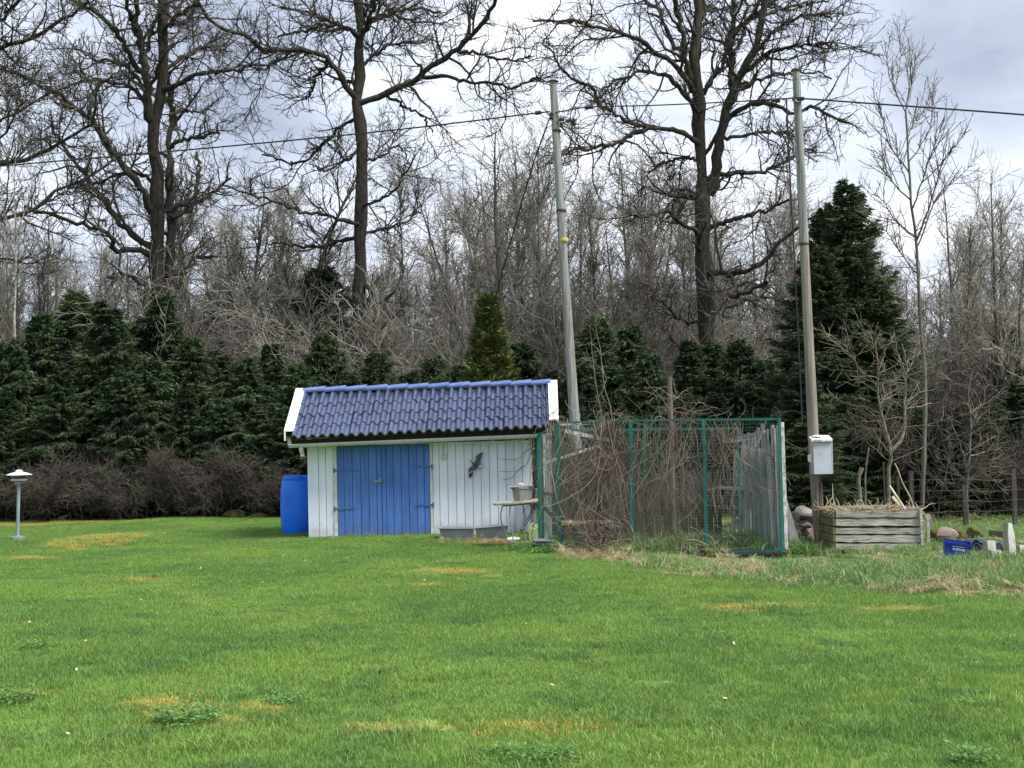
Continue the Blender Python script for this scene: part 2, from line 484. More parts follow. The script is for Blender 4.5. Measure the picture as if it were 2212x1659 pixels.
M['needles'] = material('spruce_needles', (0.022, 0.043, 0.022), (0.066, 0.098, 0.042), 0.7, 1.5, isl=0.25, rnd=0.22, spec=0.25, trans=0.15)
M['needles_light'] = material('juniper_needles', (0.066, 0.092, 0.026), (0.10, 0.115, 0.034), 0.7, 1.3, isl=0.5, spec=0.25, trans=0.12)
M['spruce_wood'] = material('spruce_wood', (0.085, 0.066, 0.048), (0.055, 0.043, 0.033), 0.9, 4)
M['shrub'] = material('bare_hedge_twigs', (0.085, 0.072, 0.060), (0.042, 0.035, 0.030), 0.9, 1.2, isl=0.5, rnd=0.15)
M['vine'] = material('dry_vine_stems', (0.150, 0.108, 0.090), (0.27, 0.215, 0.18), 0.9, 1.8, isl=0.6)
M['straw'] = material('dry_straw', (0.46, 0.38, 0.24), (0.36, 0.28, 0.165), 0.9, 3, isl=0.35)
M['dead_stick'] = material('pale_dead_stick', (0.46, 0.40, 0.30), (0.34, 0.29, 0.21), 0.9, 5)
M['soil'] = material('bare_soil', (0.035, 0.026, 0.020), (0.06, 0.045, 0.034), 1.0, 20, bump=1.0, bscale=30)


# ------------------------------------------------------------------ vectorised branches
def nrm(a):
    return a / np.maximum(np.linalg.norm(a, axis=-1, keepdims=True), 1e-9)


class Tubes:
    """tapered tubes along many polylines at once"""
    def __init__(s):
        s.V, s.F, s.n = [], [], 0

    def add(s, P, Rd, k):
        """P (m,n,3), Rd (m,n)"""
        P = np.asarray(P, float); Rd = np.asarray(Rd, float)
        m, n, _ = P.shape
        if m == 0:
            return s
        T = nrm(np.gradient(P, axis=1))
        d = nrm(P[:, -1] - P[:, 0])
        ref = np.where(np.abs(d[:, 2:3]) < 0.8, np.array([[0, 0, 1.0]]), np.array([[1.0, 0, 0]]))[:, None, :]
        u = nrm(np.cross(T, np.broadcast_to(ref, T.shape)))
        w = np.cross(T, u)
        a = np.arange(k) * 2 * np.pi / k
        V = P[:, :, None, :] + Rd[:, :, None, None] * (u[:, :, None, :] * np.cos(a)[None, None, :, None] + w[:, :, None, :] * np.sin(a)[None, None, :, None])
        base = (np.arange(m) * n * k)[:, None, None] + (np.arange(n - 1) * k)[None, :, None]
        j = np.arange(k)[None, None, :]; j2 = (np.arange(k) + 1)[None, None, :] % k
        F = np.stack([base + j, base + j2, base + k + j2, base + k + j], -1).reshape(-1, 4) + s.n
        s.V.append(V.reshape(-1, 3)); s.F.append(F); s.n += m * n * k
        return s

    def mesh(s, name, mat, smooth=True):
        return mesh_np(name, np.concatenate(s.V), np.concatenate(s.F), mat, smooth)


def spawn(P, Rd, rng, count, length, angle, n=4, gnarl=0.3, up=0.0, tmin=0.2, tmax=1.0, rr=0.65, rmax=1.0, rtip=0.003, shrink=0.5, weight=None, flat=0.0):
    """children of the polylines P: points along them, directions off them, gnarly growth"""
    m, np_, _ = P.shape
    seg = np.linalg.norm(np.diff(P, axis=1), axis=2).sum(1)
    w = seg if weight is None else seg * weight
    idx = rng.choice(m, size=count, p=w / w.sum())
    t = tmin + (tmax - tmin) * rng.random(count) ** 0.9
    f = t * (np_ - 1); i0 = np.clip(f.astype(int), 0, np_ - 2); fr = (f - i0)[:, None]
    p0 = P[idx, i0] * (1 - fr) + P[idx, i0 + 1] * fr
    r0 = Rd[idx, i0] * (1 - fr[:, 0]) + Rd[idx, i0 + 1] * fr[:, 0]
    tan = nrm(P[idx, i0 + 1] - P[idx, i0])
    rnd = rng.normal(size=(count, 3))
    perp = nrm(rnd - tan * (rnd * tan).sum(1, keepdims=True))
    th = np.radians(angle[0] + (angle[1] - angle[0]) * rng.random(count))[:, None]
    d = nrm(tan * np.cos(th) + perp * np.sin(th))
    if flat:
        d[:, 2] *= (1 - flat); d = nrm(d)
    L = (length[0] + (length[1] - length[0]) * rng.random(count)) * (1 - shrink * t)
    st = (L / (n - 1))[:, None]
    out = np.zeros((count, n, 3)); out[:, 0] = p0
    for i in range(1, n):
        d = nrm(d + rng.normal(size=(count, 3)) * gnarl + np.array([0, 0, up]))
        out[:, i] = out[:, i - 1] + d * st
    ra = np.minimum(np.minimum(r0 * rr, rmax), rmax)
    tt = np.linspace(0, 1, n)[None, :]
    rad = ra[:, None] * (1 - tt) + np.minimum(rtip, ra[:, None]) * tt
    return out, np.maximum(rad, rtip * 0.8)


def resample(pts, n):
    """smooth curve through points (Catmull-Rom), n points evenly by length"""
    p = np.asarray(pts, float)
    if len(p) == 2:
        return p[0] + (p[1] - p[0]) * np.linspace(0, 1, n)[:, None]
    q = np.vstack([2 * p[0] - p[1], p, 2 * p[-1] - p[-2]])
    out = []
    for i in range(1, len(q) - 2):
        t = np.linspace(0, 1, 9)[:-1, None]
        a, b, c, d = q[i - 1], q[i], q[i + 1], q[i + 2]
        out.append(0.5 * (2 * b + (c - a) * t + (2 * a - 5 * b + 4 * c - d) * t ** 2 + (3 * b - a - 3 * c + d) * t ** 3))
    out = np.vstack(out + [p[-1:]])
    s = np.concatenate([[0], np.cumsum(np.linalg.norm(np.diff(out, axis=0), axis=1))])
    x = np.linspace(0, s[-1], n)
    return np.stack([np.interp(x, s, out[:, i]) for i in range(3)], 1)


def traced(limbs, Y, rng, n=24, rough=0.028, thick=1.0):
    """limbs: (list of (px,py), r0 px, r1 px, depth drift in m at the tip); returns polylines and radii in metres"""
    P, Rr = [], []
    k = Y / FPX
    for pts, r0, r1, dy in limbs:
        m = len(pts)
        w = [np.array(at(x, y, Y + dy * (i / (m - 1)) ** 1.2 if m > 1 else Y)) for i, (x, y) in enumerate(pts)]
        c = resample(w, n)
        jit = rng.normal(size=(n, 3)) * rough
        jit[0] = 0
        c = c + jit
        P.append(c)
        Rr.append(np.linspace(r0, r1, n) * k * thick)
    return np.array(P), np.array(Rr)


def thing_tree(name, base, label, cat, group, trunk_me, crown_me):
    t = empty(name, base, label, cat, group)
    a = add('trunk', trunk_me, None, t)
    b = add('crown', crown_me, None, t)
    KIDS[t.name] = [a, b]
    return t


def oak(limbs, Y, base_px, label, seed, n1=150, n2=1000, n3=7000, l1=(0.8, 2.6), first_weight=0.35, thick=1.0, twig=0.0050):
    rng = np.random.default_rng(seed)
    P, Rd = traced(limbs, Y, rng, thick=thick)
    Rd[0] *= 1.15
    tr = Tubes()
    # knobbly bark: radius noise on the limbs
    Rk = Rd * (1 + 0.13 * rng.normal(size=Rd.shape))
    Rk = np.maximum(Rk, 0.012)
    tr.add(P, Rk, 9)
    wt = np.ones(len(P)); wt[0] = first_weight
    P1, R1 = spawn(P, Rd, rng, n1, l1, (30, 75), 7, 0.25, 0.08, 0.15, 1.0, 0.55, 0.06, 0.010, 0.35, wt)
    PA = np.concatenate([resample_m(P[1:], 7), P1]); RA = np.concatenate([resample_r(Rd[1:], 7), R1])
    P2, R2 = spawn(PA, RA, rng, n2, (0.35, 1.25), (30, 75), 5, 0.29, 0.07, 0.12, 1.0, 0.6, 0.024, 0.0062, 0.3)
    P3, R3 = spawn(np.concatenate([P2, P2, resample_m(P1, 5)]), np.concatenate([R2, R2, resample_r(R1, 5)]), rng, n3, (0.12, 0.46), (25, 70), 4, 0.28, 0.09, 0.15, 1.0, 0.7, 0.010, twig, 0.25)
    cr = Tubes()
    cr.add(P1, R1, 5); cr.add(P2, R2, 4); cr.add(P3, R3, 3)
    b = at(*base_px, Y); b.z = 0
    return thing_tree('oak_tree', b, label, 'tree', 'bare oaks towering over the garden', tr.mesh('trunk', M['bark_oak']), cr.mesh('crown', M['twig_oak'], False))


def resample_m(P, n):
    i = np.linspace(0, P.shape[1] - 1, n); a = np.floor(i).astype(int); b = np.minimum(a + 1, P.shape[1] - 1); f = (i - a)[None, :, None]
    return P[:, a] * (1 - f) + P[:, b] * f


def resample_r(Rd, n):
    i = np.linspace(0, Rd.shape[1] - 1, n); a = np.floor(i).astype(int); b = np.minimum(a + 1, Rd.shape[1] - 1); f = (i - a)[None, :]
    return Rd[:, a] * (1 - f) + Rd[:, b] * f


def bare_tree(seed, H, r0, forks=1, n1=34, l1=(1.5, 3.5), a1=(30, 60), up=0.09, n2=260, n3=1700, tmin=0.25, mats=('bark_far', 'twig_far'), lean=0.02, l2=(0.5, 1.5), l3=(0.2, 0.7), gnarl=0.18, twig=0.006):
    """a leafless tree standing at the origin: (trunk mesh, crown mesh)"""
    rng = np.random.default_rng(seed)
    P, Rd = [], []
    for f in range(forks):
        n = 14
        d = np.array([rng.normal() * lean + (f - (forks - 1) / 2) * 0.11, rng.normal() * lean, 1.0])
        p = np.zeros((n, 3)); p[0] = (0.1 * f, 0, -0.05)
        h = H * (1 if f == 0 else 0.9)
        for i in range(1, n):
            d = d + rng.normal(size=3) * np.array([0.04, 0.04, 0]); d /= np.linalg.norm(d)
            p[i] = p[i - 1] + d * h / (n - 1)
        P.append(p); Rd.append(r0 * (1 - 0.2 * f) * np.linspace(1, 0.10, n) ** 0.9)
    P, Rd = np.array(P), np.array(Rd)
    tr = Tubes().add(P, Rd, 8)
    P1, R1 = spawn(P, Rd, rng, n1, l1, a1, 6, gnarl, up, tmin, 0.98, 0.6, 0.05, 0.010, 0.62)
    PA = np.concatenate([P1, P1, resample_m(P, 6)]); RA = np.concatenate([R1, R1, resample_r(Rd, 6)])
    P2, R2 = spawn(PA, RA, rng, n2, l2, (25, 65), 4, gnarl * 1.2, up, 0.2, 1.0, 0.6, 0.02, 0.007, 0.45)
    P3, R3 = spawn(np.concatenate([P2, resample_m(P1, 4)]), np.concatenate([R2, resample_r(R1, 4)]), rng, n3, l3, (25, 65), 3, gnarl * 1.4, up, 0.15, 1.0, 0.7, 0.010, twig, 0.3)
    cr = Tubes().add(P1, R1, 4); cr.add(P2, R2, 3); cr.add(P3, R3, 3)
    return tr.mesh('trunk', M[mats[0]]), cr.mesh('crown', M[mats[1]], False)


def spruce(seed, H, Rb, nb=150, droop=0.5, tw=12, width=0.046, mat='needles', bare=0.0, upward=0.0, dens=5, shape=0.85):
    """a conifer at the origin made of needle sprays on drooping boughs: (trunk mesh, crown mesh)"""
    rng = np.random.default_rng(seed)
    n = 12
    p = np.stack([np.cumsum(rng.normal(size=n) * 0.012), np.cumsum(rng.normal(size=n) * 0.012), np.linspace(-0.05, H, n)], 1)[None]
    tr = Tubes().add(p, (H * 0.014 * np.linspace(1, 0.08, n) + 0.004)[None], 7)
    i = np.arange(nb); t = (i + 0.5) / nb
    t = bare + (1 - bare) * t ** 0.92
    z = H * (0.02 + 0.97 * t)
    az = i * 2.39996 + rng.normal(size=nb) * 0.5
    L = Rb * ((1 - t) / (1 - bare)) ** shape * (0.50 + 0.62 * rng.random(nb)) + 0.14
    el = np.radians(-12 + 52 * t + upward * 30 + rng.normal(size=nb) * 9)
    k = 7
    B = np.zeros((nb, k, 3)); B[:, 0] = np.stack([np.interp(z, p[0, :, 2], p[0, :, 0]), np.interp(z, p[0, :, 2], p[0, :, 1]), z], 1)
    d = np.stack([np.cos(az) * np.cos(el), np.sin(az) * np.cos(el), np.sin(el)], 1)
    for j in range(1, k):
        bend = -droop * 0.22 if j < 4 else droop * 0.22
        d = nrm(d + np.array([0, 0, 1.0]) * (bend + upward * 0.12) + rng.normal(size=d.shape) * 0.06)
        B[:, j] = B[:, j - 1] + d * (L / (k - 1))[:, None]
    tr.add(B, (0.006 + 0.012 * L / Rb)[:, None] * np.linspace(1, 0.25, k)[None], 4)
    # side twigs
    s = (np.arange(tw) + 0.6) / tw
    idx = np.repeat(np.arange(nb), tw * 2); sv = np.tile(np.repeat(0.10 + 0.9 * s, 2), nb) + rng.normal(size=nb * tw * 2) * 0.02
    sv = np.clip(sv, 0.03, 0.999); side = np.tile([1, -1], nb * tw)
    f = sv * (k - 1); a = np.clip(f.astype(int), 0, k - 2); fr = (f - a)[:, None]
    p0 = B[idx, a] * (1 - fr) + B[idx, a + 1] * fr
    tan = nrm(B[idx, a + 1] - B[idx, a])
    lat = nrm(np.cross(tan, np.array([0, 0, 1.0]))) * side[:, None]
    dd = nrm(tan * 0.75 + lat * (0.7 + 0.3 * rng.random((len(idx), 1))) + np.array([0, 0, -0.55 * droop]) + rng.normal(size=p0.shape) * 0.10)
    TL = (L[idx] * 0.46 * (1 - 0.70 * sv) + 0.09) * (0.7 + 0.6 * rng.random(len(idx)))
    A, E, Wd = [p0], [p0 + dd * TL[:, None]], [np.full(len(idx), width)]
    for q in range(dens):
        u = (0.15 + 0.8 * (q + rng.random(len(idx))) / dens)[:, None]
        st = p0 + dd * TL[:, None] * u
        lat2 = nrm(np.cross(dd, nrm(rng.normal(size=dd.shape) * 0.5 + np.array([0, 0, 1.0])))) * np.where(rng.random((len(idx), 1)) < 0.5, 1, -1)
        d2 = nrm(dd * 0.9 + lat2 * 0.6 + np.array([0, 0, -0.50 * droop]) + rng.normal(size=dd.shape) * 0.12)
        l2 = (0.075 + 0.50 * TL * (1 - u[:, 0])) * (0.6 + 0.8 * rng.random(len(idx)))
        A.append(st); E.append(st + d2 * l2[:, None]); Wd.append(np.full(len(idx), width * 0.62))
    # leading shoots of the boughs
    A.append(B[:, -2]); E.append(B[:, -1] + (B[:, -1] - B[:, -2]) * 0.35); Wd.append(np.full(nb, width * 0.9))
    A.append(p[0, -3:-2]); E.append(p[0, -1:] + np.array([[0, 0, 0.30]])); Wd.append(np.array([width * 1.2]))
    A, E, Wd = np.concatenate(A), np.concatenate(E), np.concatenate(Wd)
    ax = nrm(E - A)
    rn = nrm(rng.normal(size=A.shape) * 0.75 + np.array([0, 0, 0.8]))
    sd_ = nrm(np.cross(ax, rn)) * (Wd * 0.5)[:, None]
    mid = A + (E - A) * 0.45
    V = np.stack([A, mid + sd_, E, mid - sd_], 1).reshape(-1, 3)
    F = np.arange(len(A) * 4).reshape(-1, 4)
    return tr.mesh('trunk', M['spruce_wood']), mesh_np('crown', V, F, M[mat])


def shrub_mesh(seed, H, spread, stems=14, n2=260, n3=2400, mat='shrub', gnarl=0.3, twig=0.0045, up=0.05, l2=(0.25, 0.7), l3=(0.12, 0.4)):
    rng = np.random.default_rng(seed)
    n = 7
    a = rng.random(stems) * 2 * np.pi; r = spread * 0.35 * np.sqrt(rng.random(stems))
    P = np.zeros((stems, n, 3)); P[:, 0] = np.stack([np.cos(a) * r, np.sin(a) * r, np.full(stems, -0.03)], 1)
    d = nrm(np.stack([np.cos(a) * 0.28 * spread, np.sin(a) * 0.28 * spread, np.ones(stems)], 1) + rng.normal(size=(stems, 3)) * 0.12)
    h = H * (0.65 + 0.35 * rng.random(stems))
    for i in range(1, n):
        d = nrm(d + rng.normal(size=d.shape) * gnarl * 0.55)
        P[:, i] = P[:, i - 1] + d * (h / (n - 1))[:, None]
    Rd = np.linspace(0.016, 0.006, n)[None] * (0.6 + 0.8 * rng.random((stems, 1)))
    P2, R2 = spawn(P, Rd, rng, n2, l2, (25, 75), 5, gnarl, up, 0.15, 1, 0.7, 0.010, 0.005, 0.25)
    P3, R3 = spawn(P2, R2, rng, n3, l3, (20, 70), 3, gnarl, up, 0.1, 1, 0.8, 0.007, twig, 0.2)
    return Tubes().add(P, Rd, 5).add(P2, R2, 3).add(P3, R3, 3).mesh('stems', M[mat], False)


def place(proto, x, y, s=1.0, rz=0.0, label=None, group=None, z=None, sz=None):
    """first use moves the prototype itself, later ones copy it with its parts"""
    o = proto
    if proto.get('_used'):
        o = copy_tree(proto)
    proto['_used'] = 1
    o.location = (x, y, hgt(x, y) if z is None else z)
    o.rotation_euler = (0, 0, rz)
    o.scale = (s, s, sz or s)
    tag(o, label, None, group)
    return o


# ================================================================== THE SETTING: ground
LAWN_BACK = 30.6
# yellow moss and thin spots: px, py of the centre, half-widths in px
DRY = [(222, 1161, 108, 15), (72, 1207, 45, 4), (300, 1256, 30, 6), (970, 1236, 85, 7), (1065, 1248, 30, 4), (915, 1266, 26, 3), (430, 1562, 110, 14), (560, 1530, 70, 12), (330, 1520, 60, 12),
       (860, 1575, 130, 10), (1150, 1570, 190, 10), (1620, 1312, 130, 5), (1940, 1319, 105, 6), (1075, 1176, 70, 5), (60, 1500, 40, 10), (1500, 1230, 60, 4), (120, 1130, 160, 5), (380, 1540, 60, 8)]


def dry_group():
    g = bpy.data.node_groups.new('dry_spots', 'ShaderNodeTree')
    g.interface.new_socket('Mask', in_out='OUTPUT', socket_type='NodeSocketFloat')
    g.interface.new_socket('Bank', in_out='OUTPUT', socket_type='NodeSocketFloat')
    t = NT(g)
    out = t.node('NodeGroupOutput')
    pos = t.node('ShaderNodeNewGeometry').outputs['Position']
    flat = t.vmath('MULTIPLY', pos, (1, 1, 0))
    w1 = t.noise(flat, 1.7, 5, 0.65)
    w2 = t.noise(flat, 7.0, 3, 0.6)
    wob = t.math('ADD', t.math('MULTIPLY', t.math('SUBTRACT', w1, 0.5), 3.2), t.math('MULTIPLY', t.math('SUBTRACT', w2, 0.5), 2.6))
    best = None
    for (x, y, rx, ry) in DRY:
        c = gnd(x, y); e = gnd(x + rx, y); n_ = gnd(x, y - ry); s_ = gnd(x, y + ry)
        ax, ay = abs(e.x - c.x), max(abs(n_.y - s_.y) / 2, 0.12)
        d = t.vmath('LENGTH', t.vmath('MULTIPLY', t.vmath('SUBTRACT', flat, (c.x, c.y, 0)), (1 / ax, 1 / ay, 0)))
        best = d if best is None else t.math('MINIMUM', best, d)
    m = t.smooth(t.math('ADD', best, wob), 1.0, 0.35)
    t.l.new(m, out.inputs[0])
    sep = t.node('ShaderNodeSeparateXYZ'); t.l.new(pos, sep.inputs[0])
    # rough bank on the right: y beyond a line that comes nearer with x
    line = t.math('SUBTRACT', sep.outputs[1], t.math('MULTIPLY_ADD', sep.outputs[0], -0.86, 16.5))
    b = t.smooth(t.math('ADD', line, t.math('MULTIPLY', t.math('SUBTRACT', w1, 0.5), 1.4)), -0.25, 0.35)
    b = t.math('MULTIPLY', b, t.smooth(sep.outputs[0], 1.3, 1.9))
    t.l.new(b, out.inputs[1])
    return g


DG = dry_group()


def dry_np(x, y):
    best = np.full(x.shape, 9.0)
    for (px, py, rx, ry) in DRY:
        c = gnd(px, py); e = gnd(px + rx, py); n_ = gnd(px, py - ry); s_ = gnd(px, py + ry)
        ax, ay = abs(e.x - c.x), max(abs(n_.y - s_.y) / 2, 0.12)
        best = np.minimum(best, np.hypot((x - c.x) / ax, (y - c.y) / ay))
    return np.clip((1.3 - best) / 0.6, 0, 1)


def bank_np(x, y):
    return (y > 16.5 - 0.86 * x) & (x > 1.55)


def lawn_colour(t, pos, dark=1.0):
    flat = t.vmath('MULTIPLY', pos, (1, 1, 0))
    a = t.noise(flat, 0.42, 4, 0.55, 0.4)
    b = t.noise(t.vmath('ADD', flat, (7.3, 1.1, 0)), 1.5, 5, 0.6, 0.5)
    c1 = t.mix(t.smooth(a, 0.34, 0.66), (0.128, 0.250, 0.058), (0.200, 0.330, 0.066))
    c2 = t.mix(t.smooth(b, 0.52, 0.72), c1, (0.085, 0.190, 0.060))
    c3 = t.mix(t.smooth(t.noise(t.vmath('ADD', flat, (2.0, 9.0, 0)), 2.6, 4, 0.6), 0.56, 0.75), c2, (0.235, 0.350, 0.08))
    g = t.node('ShaderNodeGroup', node_tree=DG)
    c4 = t.mix(t.math('MULTIPLY', g.outputs[0], 0.62), c3, (0.50, 0.50, 0.15))
    return c4, g, flat


def ground_material():
    m = bpy.data.materials.new('lawn_and_woodland_floor'); m.use_nodes = True
    t = NT(m.node_tree); p = t.n['Principled BSDF']; p.inputs['Roughness'].default_value = 1.0; p.inputs['Specular IOR Level'].default_value = 0.1
    pos = t.node('ShaderNodeNewGeometry').outputs['Position']
    col, g, flat = lawn_colour(t, pos)
    col = t.mix(0.45, col, (0.045, 0.06, 0.018))
    col = t.mix(t.math('MULTIPLY', g.outputs[1], 0.75), col, t.mix(t.smooth(t.noise(flat, 2.2, 5), 0.4, 0.6), (0.06, 0.09, 0.025), (0.20, 0.16, 0.09)))
    sep = t.node('ShaderNodeSeparateXYZ'); t.l.new(pos, sep.inputs[0])
    edge = t.math('ADD', sep.outputs[1], t.math('MULTIPLY', t.math('SUBTRACT', t.noise(flat, 1.1, 4), 0.5), 1.2))
    wood = t.smooth(edge, LAWN_BACK - 0.35, LAWN_BACK + 0.25)
    leaf = t.ramp(t.noise(flat, 14, 5, 0.7), [(0.3, (0.035, 0.027, 0.019)), (0.55, (0.10, 0.07, 0.045)), (0.72, (0.19, 0.135, 0.09))])
    col = t.mix(wood, col, leaf)
    # the mole-hill of dark earth
    c = gnd(303, 1257)
    dist = t.vmath('LENGTH', t.vmath('MULTIPLY', t.vmath('SUBTRACT', flat, (c.x, c.y, 0)), (1 / 0.22, 1 / 0.34, 0)))
    soil = t.smooth(t.math('ADD', dist, t.math('MULTIPLY', t.math('SUBTRACT', t.noise(flat, 9, 4), 0.5), 1.2)), 1.1, 0.6)
    col = t.mix(soil, col, (0.035, 0.026, 0.020))
    t.put(p.inputs['Base Color'], col)
    b = t.node('ShaderNodeBump'); b.inputs['Strength'].default_value = 0.7; b.inputs['Distance'].default_value = 0.03
    t.put(b.inputs['Height'], t.noise(pos, 26, 5, 0.7)); t.l.new(b.outputs[0], p.inputs['Normal'])
    return m


def build_ground():
    xs = np.concatenate([[-1500, -400, -120], np.arange(-40, 40.01, 0.4), [120, 400, 1500]])
    ys = np.concatenate([[-1500, -300, -60], np.arange(-6, 84.01, 0.4), [150, 500, 1800]])
    # finer rows where the lawn is seen
    X, Y = np.meshgrid(xs, ys)
    Z = hgt_np(X, Y) * (np.abs(X) < 45) * (Y > -7) * (Y < 85)
    V = np.stack([X, Y, Z], -1).reshape(-1, 3)
    nx, ny = len(xs), len(ys)
    i = np.arange(ny - 1)[:, None] * nx + np.arange(nx - 1)[None]
    F = np.stack([i, i + 1, i + nx + 1, i + nx], -1).reshape(-1, 4)
    add('ground', mesh_np('ground', V, F, ground_material(), True), kind='structure')


build_ground()


# ================================================================== SHED
def z1(x, y):      # coordinates read off one enlarged view of the shed -> photograph
    return 592.5 + x * 0.2976, 811.9 + y * 0.2976


YS = 22.6          # plane of the shed's front wall


def lerp(a, b, t):
    return a + (b - a) * t


shed = empty('garden_shed', at(910, 1158, YS + 1.1), 'low white board shed with blue double doors and blue tiled roof', 'shed')
EL, ER = at(614, 941, 22.2), at(1207, 916, 22.2)
RL, RR = at(639.5, 851, 23.5), at(1203.5, 833, 23.5)
BL = Vector((EL.x, 2 * RL.y - EL.y, EL.z)); BR = Vector((ER.x, 2 * RR.y - ER.y, ER.z))


def wall_pt(x, v):
    """front wall: x in photograph units along the middle of the wall, v = 0 at the foot, 1 at the top"""
    top = at(x - 1.6, 958 - (x - 900) * 0.026, YS)
    bot = at(x + 2.2, 1160.5 - (x - 900) * 0.010, YS)
    return lerp(bot, top, v)


# backing wall behind the boards and the other three sides
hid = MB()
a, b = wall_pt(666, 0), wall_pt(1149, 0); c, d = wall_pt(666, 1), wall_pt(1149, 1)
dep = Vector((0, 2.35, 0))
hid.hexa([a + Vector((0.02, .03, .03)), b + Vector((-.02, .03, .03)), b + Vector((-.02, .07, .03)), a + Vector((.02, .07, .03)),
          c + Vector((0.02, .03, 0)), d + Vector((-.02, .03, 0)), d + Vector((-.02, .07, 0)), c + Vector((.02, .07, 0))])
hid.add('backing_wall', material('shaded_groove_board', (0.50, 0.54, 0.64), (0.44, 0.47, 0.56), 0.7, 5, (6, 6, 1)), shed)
for p, q, sx in ((a, c, -1), (b, d, 1)):
    n = 15
    for i in range(n):
        y0 = 0.085 + i * (2.3 - 0.09) / n
        u = y0 / 2.3; hz = max((1 - abs(2 * u - 1)) * (RL.z - EL.z) * 0.83, .02)
        MB().bar(Vector((p.x, p.y + y0 + .07, p.z + .05)), Vector((q.x, p.y + y0 + .07, q.z + hz)), 0.022, 0.145 if i % 2 else 0.138, (1, 0, 0)).add('gable_board', M['white_wall'], shed)
MB().hexa([a + dep, b + dep, b + dep + Vector((0, .03, 0)), a + dep + Vector((0, .03, 0)), c + dep, d + dep, d + dep + Vector((0, .03, 0)), c + dep + Vector((0, .03, 0))]).add('back_wall', M['white_wall'], shed)
# stone sill under it all
MB().hexa([at(724, 1168, YS - .02), at(940, 1166, YS - .02), at(940, 1166, YS + .3), at(724, 1168, YS + .3), at(724, 1158.5, YS - .02), at(940, 1155.5, YS - .02), at(940, 1155.5, YS + .3), at(724, 1158.5, YS + .3)]).add('stone_sill', M['concrete'], shed)


def board(x0, x1, mat, name, parent, proud=0.0, v0=0.0, v1=1.0, gap=0.0042, thick=0.022):
    """upright board of the front wall between two photograph x"""
    j = random.uniform(-.004, .004)
    p = [wall_pt(x0, v0 + j * 2), wall_pt(x1, v0 - j), wall_pt(x0, v1), wall_pt(x1, v1)]
    g = Vector((gap, 0, 0)); f = Vector((0, -proud + random.uniform(-.002, .002), 0)); t = Vector((0, thick, 0))
    q = [p[0] + g + f, p[1] - g + f, p[1] - g + f + t, p[0] + g + f + t, p[2] + g + f, p[3] - g + f, p[3] - g + f + t, p[2] + g + f + t]
    return MB().hexa(q).add(name, mat, parent)


xs = [664.5, 688.5, 704.3, 720.3]
for i in range(len(xs) - 1):
    board(xs[i], xs[i + 1], M['white_wall'], 'wall_board', shed, v0=random.uniform(-.012, .012))
board(720.3, 728.6, M['frame_paint'], 'door_frame', shed, 0.018, thick=0.04, gap=0.002)
board(928.9, 935.2, M['frame_paint'], 'door_frame', shed, 0.018, thick=0.04, gap=0.002)
xs = [935.2] + [949.5 + i * 17.98 for i in range(11)] + [1150.5]
for i in range(len(xs) - 1):
    board(xs[i], xs[i + 1], M['white_wall'], 'wall_board', shed, v0=random.uniform(-.015, .015) - (0.02 if i < 2 else 0))
# the two blue door leaves
for (x0, x1, cuts) in ((728.8, 824.4, [743.5, 761.5, 779.2, 797.2, 814.0]), (824.8, 928.7, [834.5, 850.0, 867.0, 883.5, 901.0, 917.0])):
    leaf = empty('door_leaf', wall_pt((x0 + x1) / 2, 0.5)); leaf.parent = shed; leaf.matrix_parent_inverse = world_of(shed).inverted()
    e = [x0] + cuts + [x1]
    for i in range(len(e) - 1):
        board(e[i], e[i + 1], M['door_blue'], 'door_plank', leaf, 0.004 + 0.005 * (i % 2), 0.012 + random.uniform(0, .006), 0.985, 0.0045, 0.02)
    pb = [wall_pt(x0, .012), wall_pt(x1, .012), wall_pt(x0, .985), wall_pt(x1, .985)]
    o1, o2 = Vector((.003, .026, .01)), Vector((.003, .044, .01))
    MB().hexa([pb[0] + o1, pb[1] + o1, pb[1] + o2, pb[0] + o2, pb[2] + o1, pb[3] + o1, pb[3] + o2, pb[2] + o2]).add('door_backing', M['door_blue'], leaf)
for (xa, ya, xb, yb) in ((z1(432, 688) + z1(608, 682)), (z1(438, 968) + z1(580, 958)), (z1(1018, 657) + z1(1146, 658)), (z1(1028, 938) + z1(1154, 937))):
    h = MB().bar(at(xa, ya, YS - .022), at(xb, yb, YS - .022), 0.032, 0.008, (0, 0, 1))
    out = (xa, ya) if xa < 800 else (xb, yb)
    hb = at(out[0], out[1], YS - .03)
    h.tube([hb - Vector((0, 0, .045)), hb + Vector((0, 0, .045))], 0.012, 8)
    h.add('strap_hinge', material('blue_painted_hinge', (0.10, 0.18, 0.40), (0.07, 0.12, 0.28), 0.5, 14), shed)
lt = MB().bar(at(*z1(724, 768), YS - .03), at(*z1(772, 762), YS - .03), 0.03, 0.014, (0, 0, 1))
lt.bar(at(*z1(768, 772), YS - .032), at(*z1(770, 746), YS - .032), 0.032, 0.014)
lt.tube([at(*z1(774, 750), YS - .05), at(*z1(777, 768), YS - .05)], 0.014, 8)
lt.add('latch', M['steel'], shed)

# roof: deck, tiles, ridge, bargeboards, eaves, gutter
roof = empty('roof', RL); roof.parent = shed; roof.matrix_parent_inverse = world_of(shed).inverted()


def roof_pt(u, v, lift=0.0):
    p = lerp(lerp(EL, ER, u), lerp(RL, RR, u), v)
    nrm_ = (ER - EL).cross(RL - EL).normalized()
    if nrm_.z < 0:
        nrm_ = -nrm_
    return p + nrm_ * lift


dk = MB()
dn = Vector((0, 0, -.05))
q = [EL + dn, ER + dn, RR + dn, RL + dn]
dk.prism(q, (0, 0, 0.018)); q2 = [RL + dn, RR + dn, BR + dn, BL + dn]
dk.prism(q2, (0, 0, 0.03))
dk.add('roof_deck', M['dark_wood'], roof)


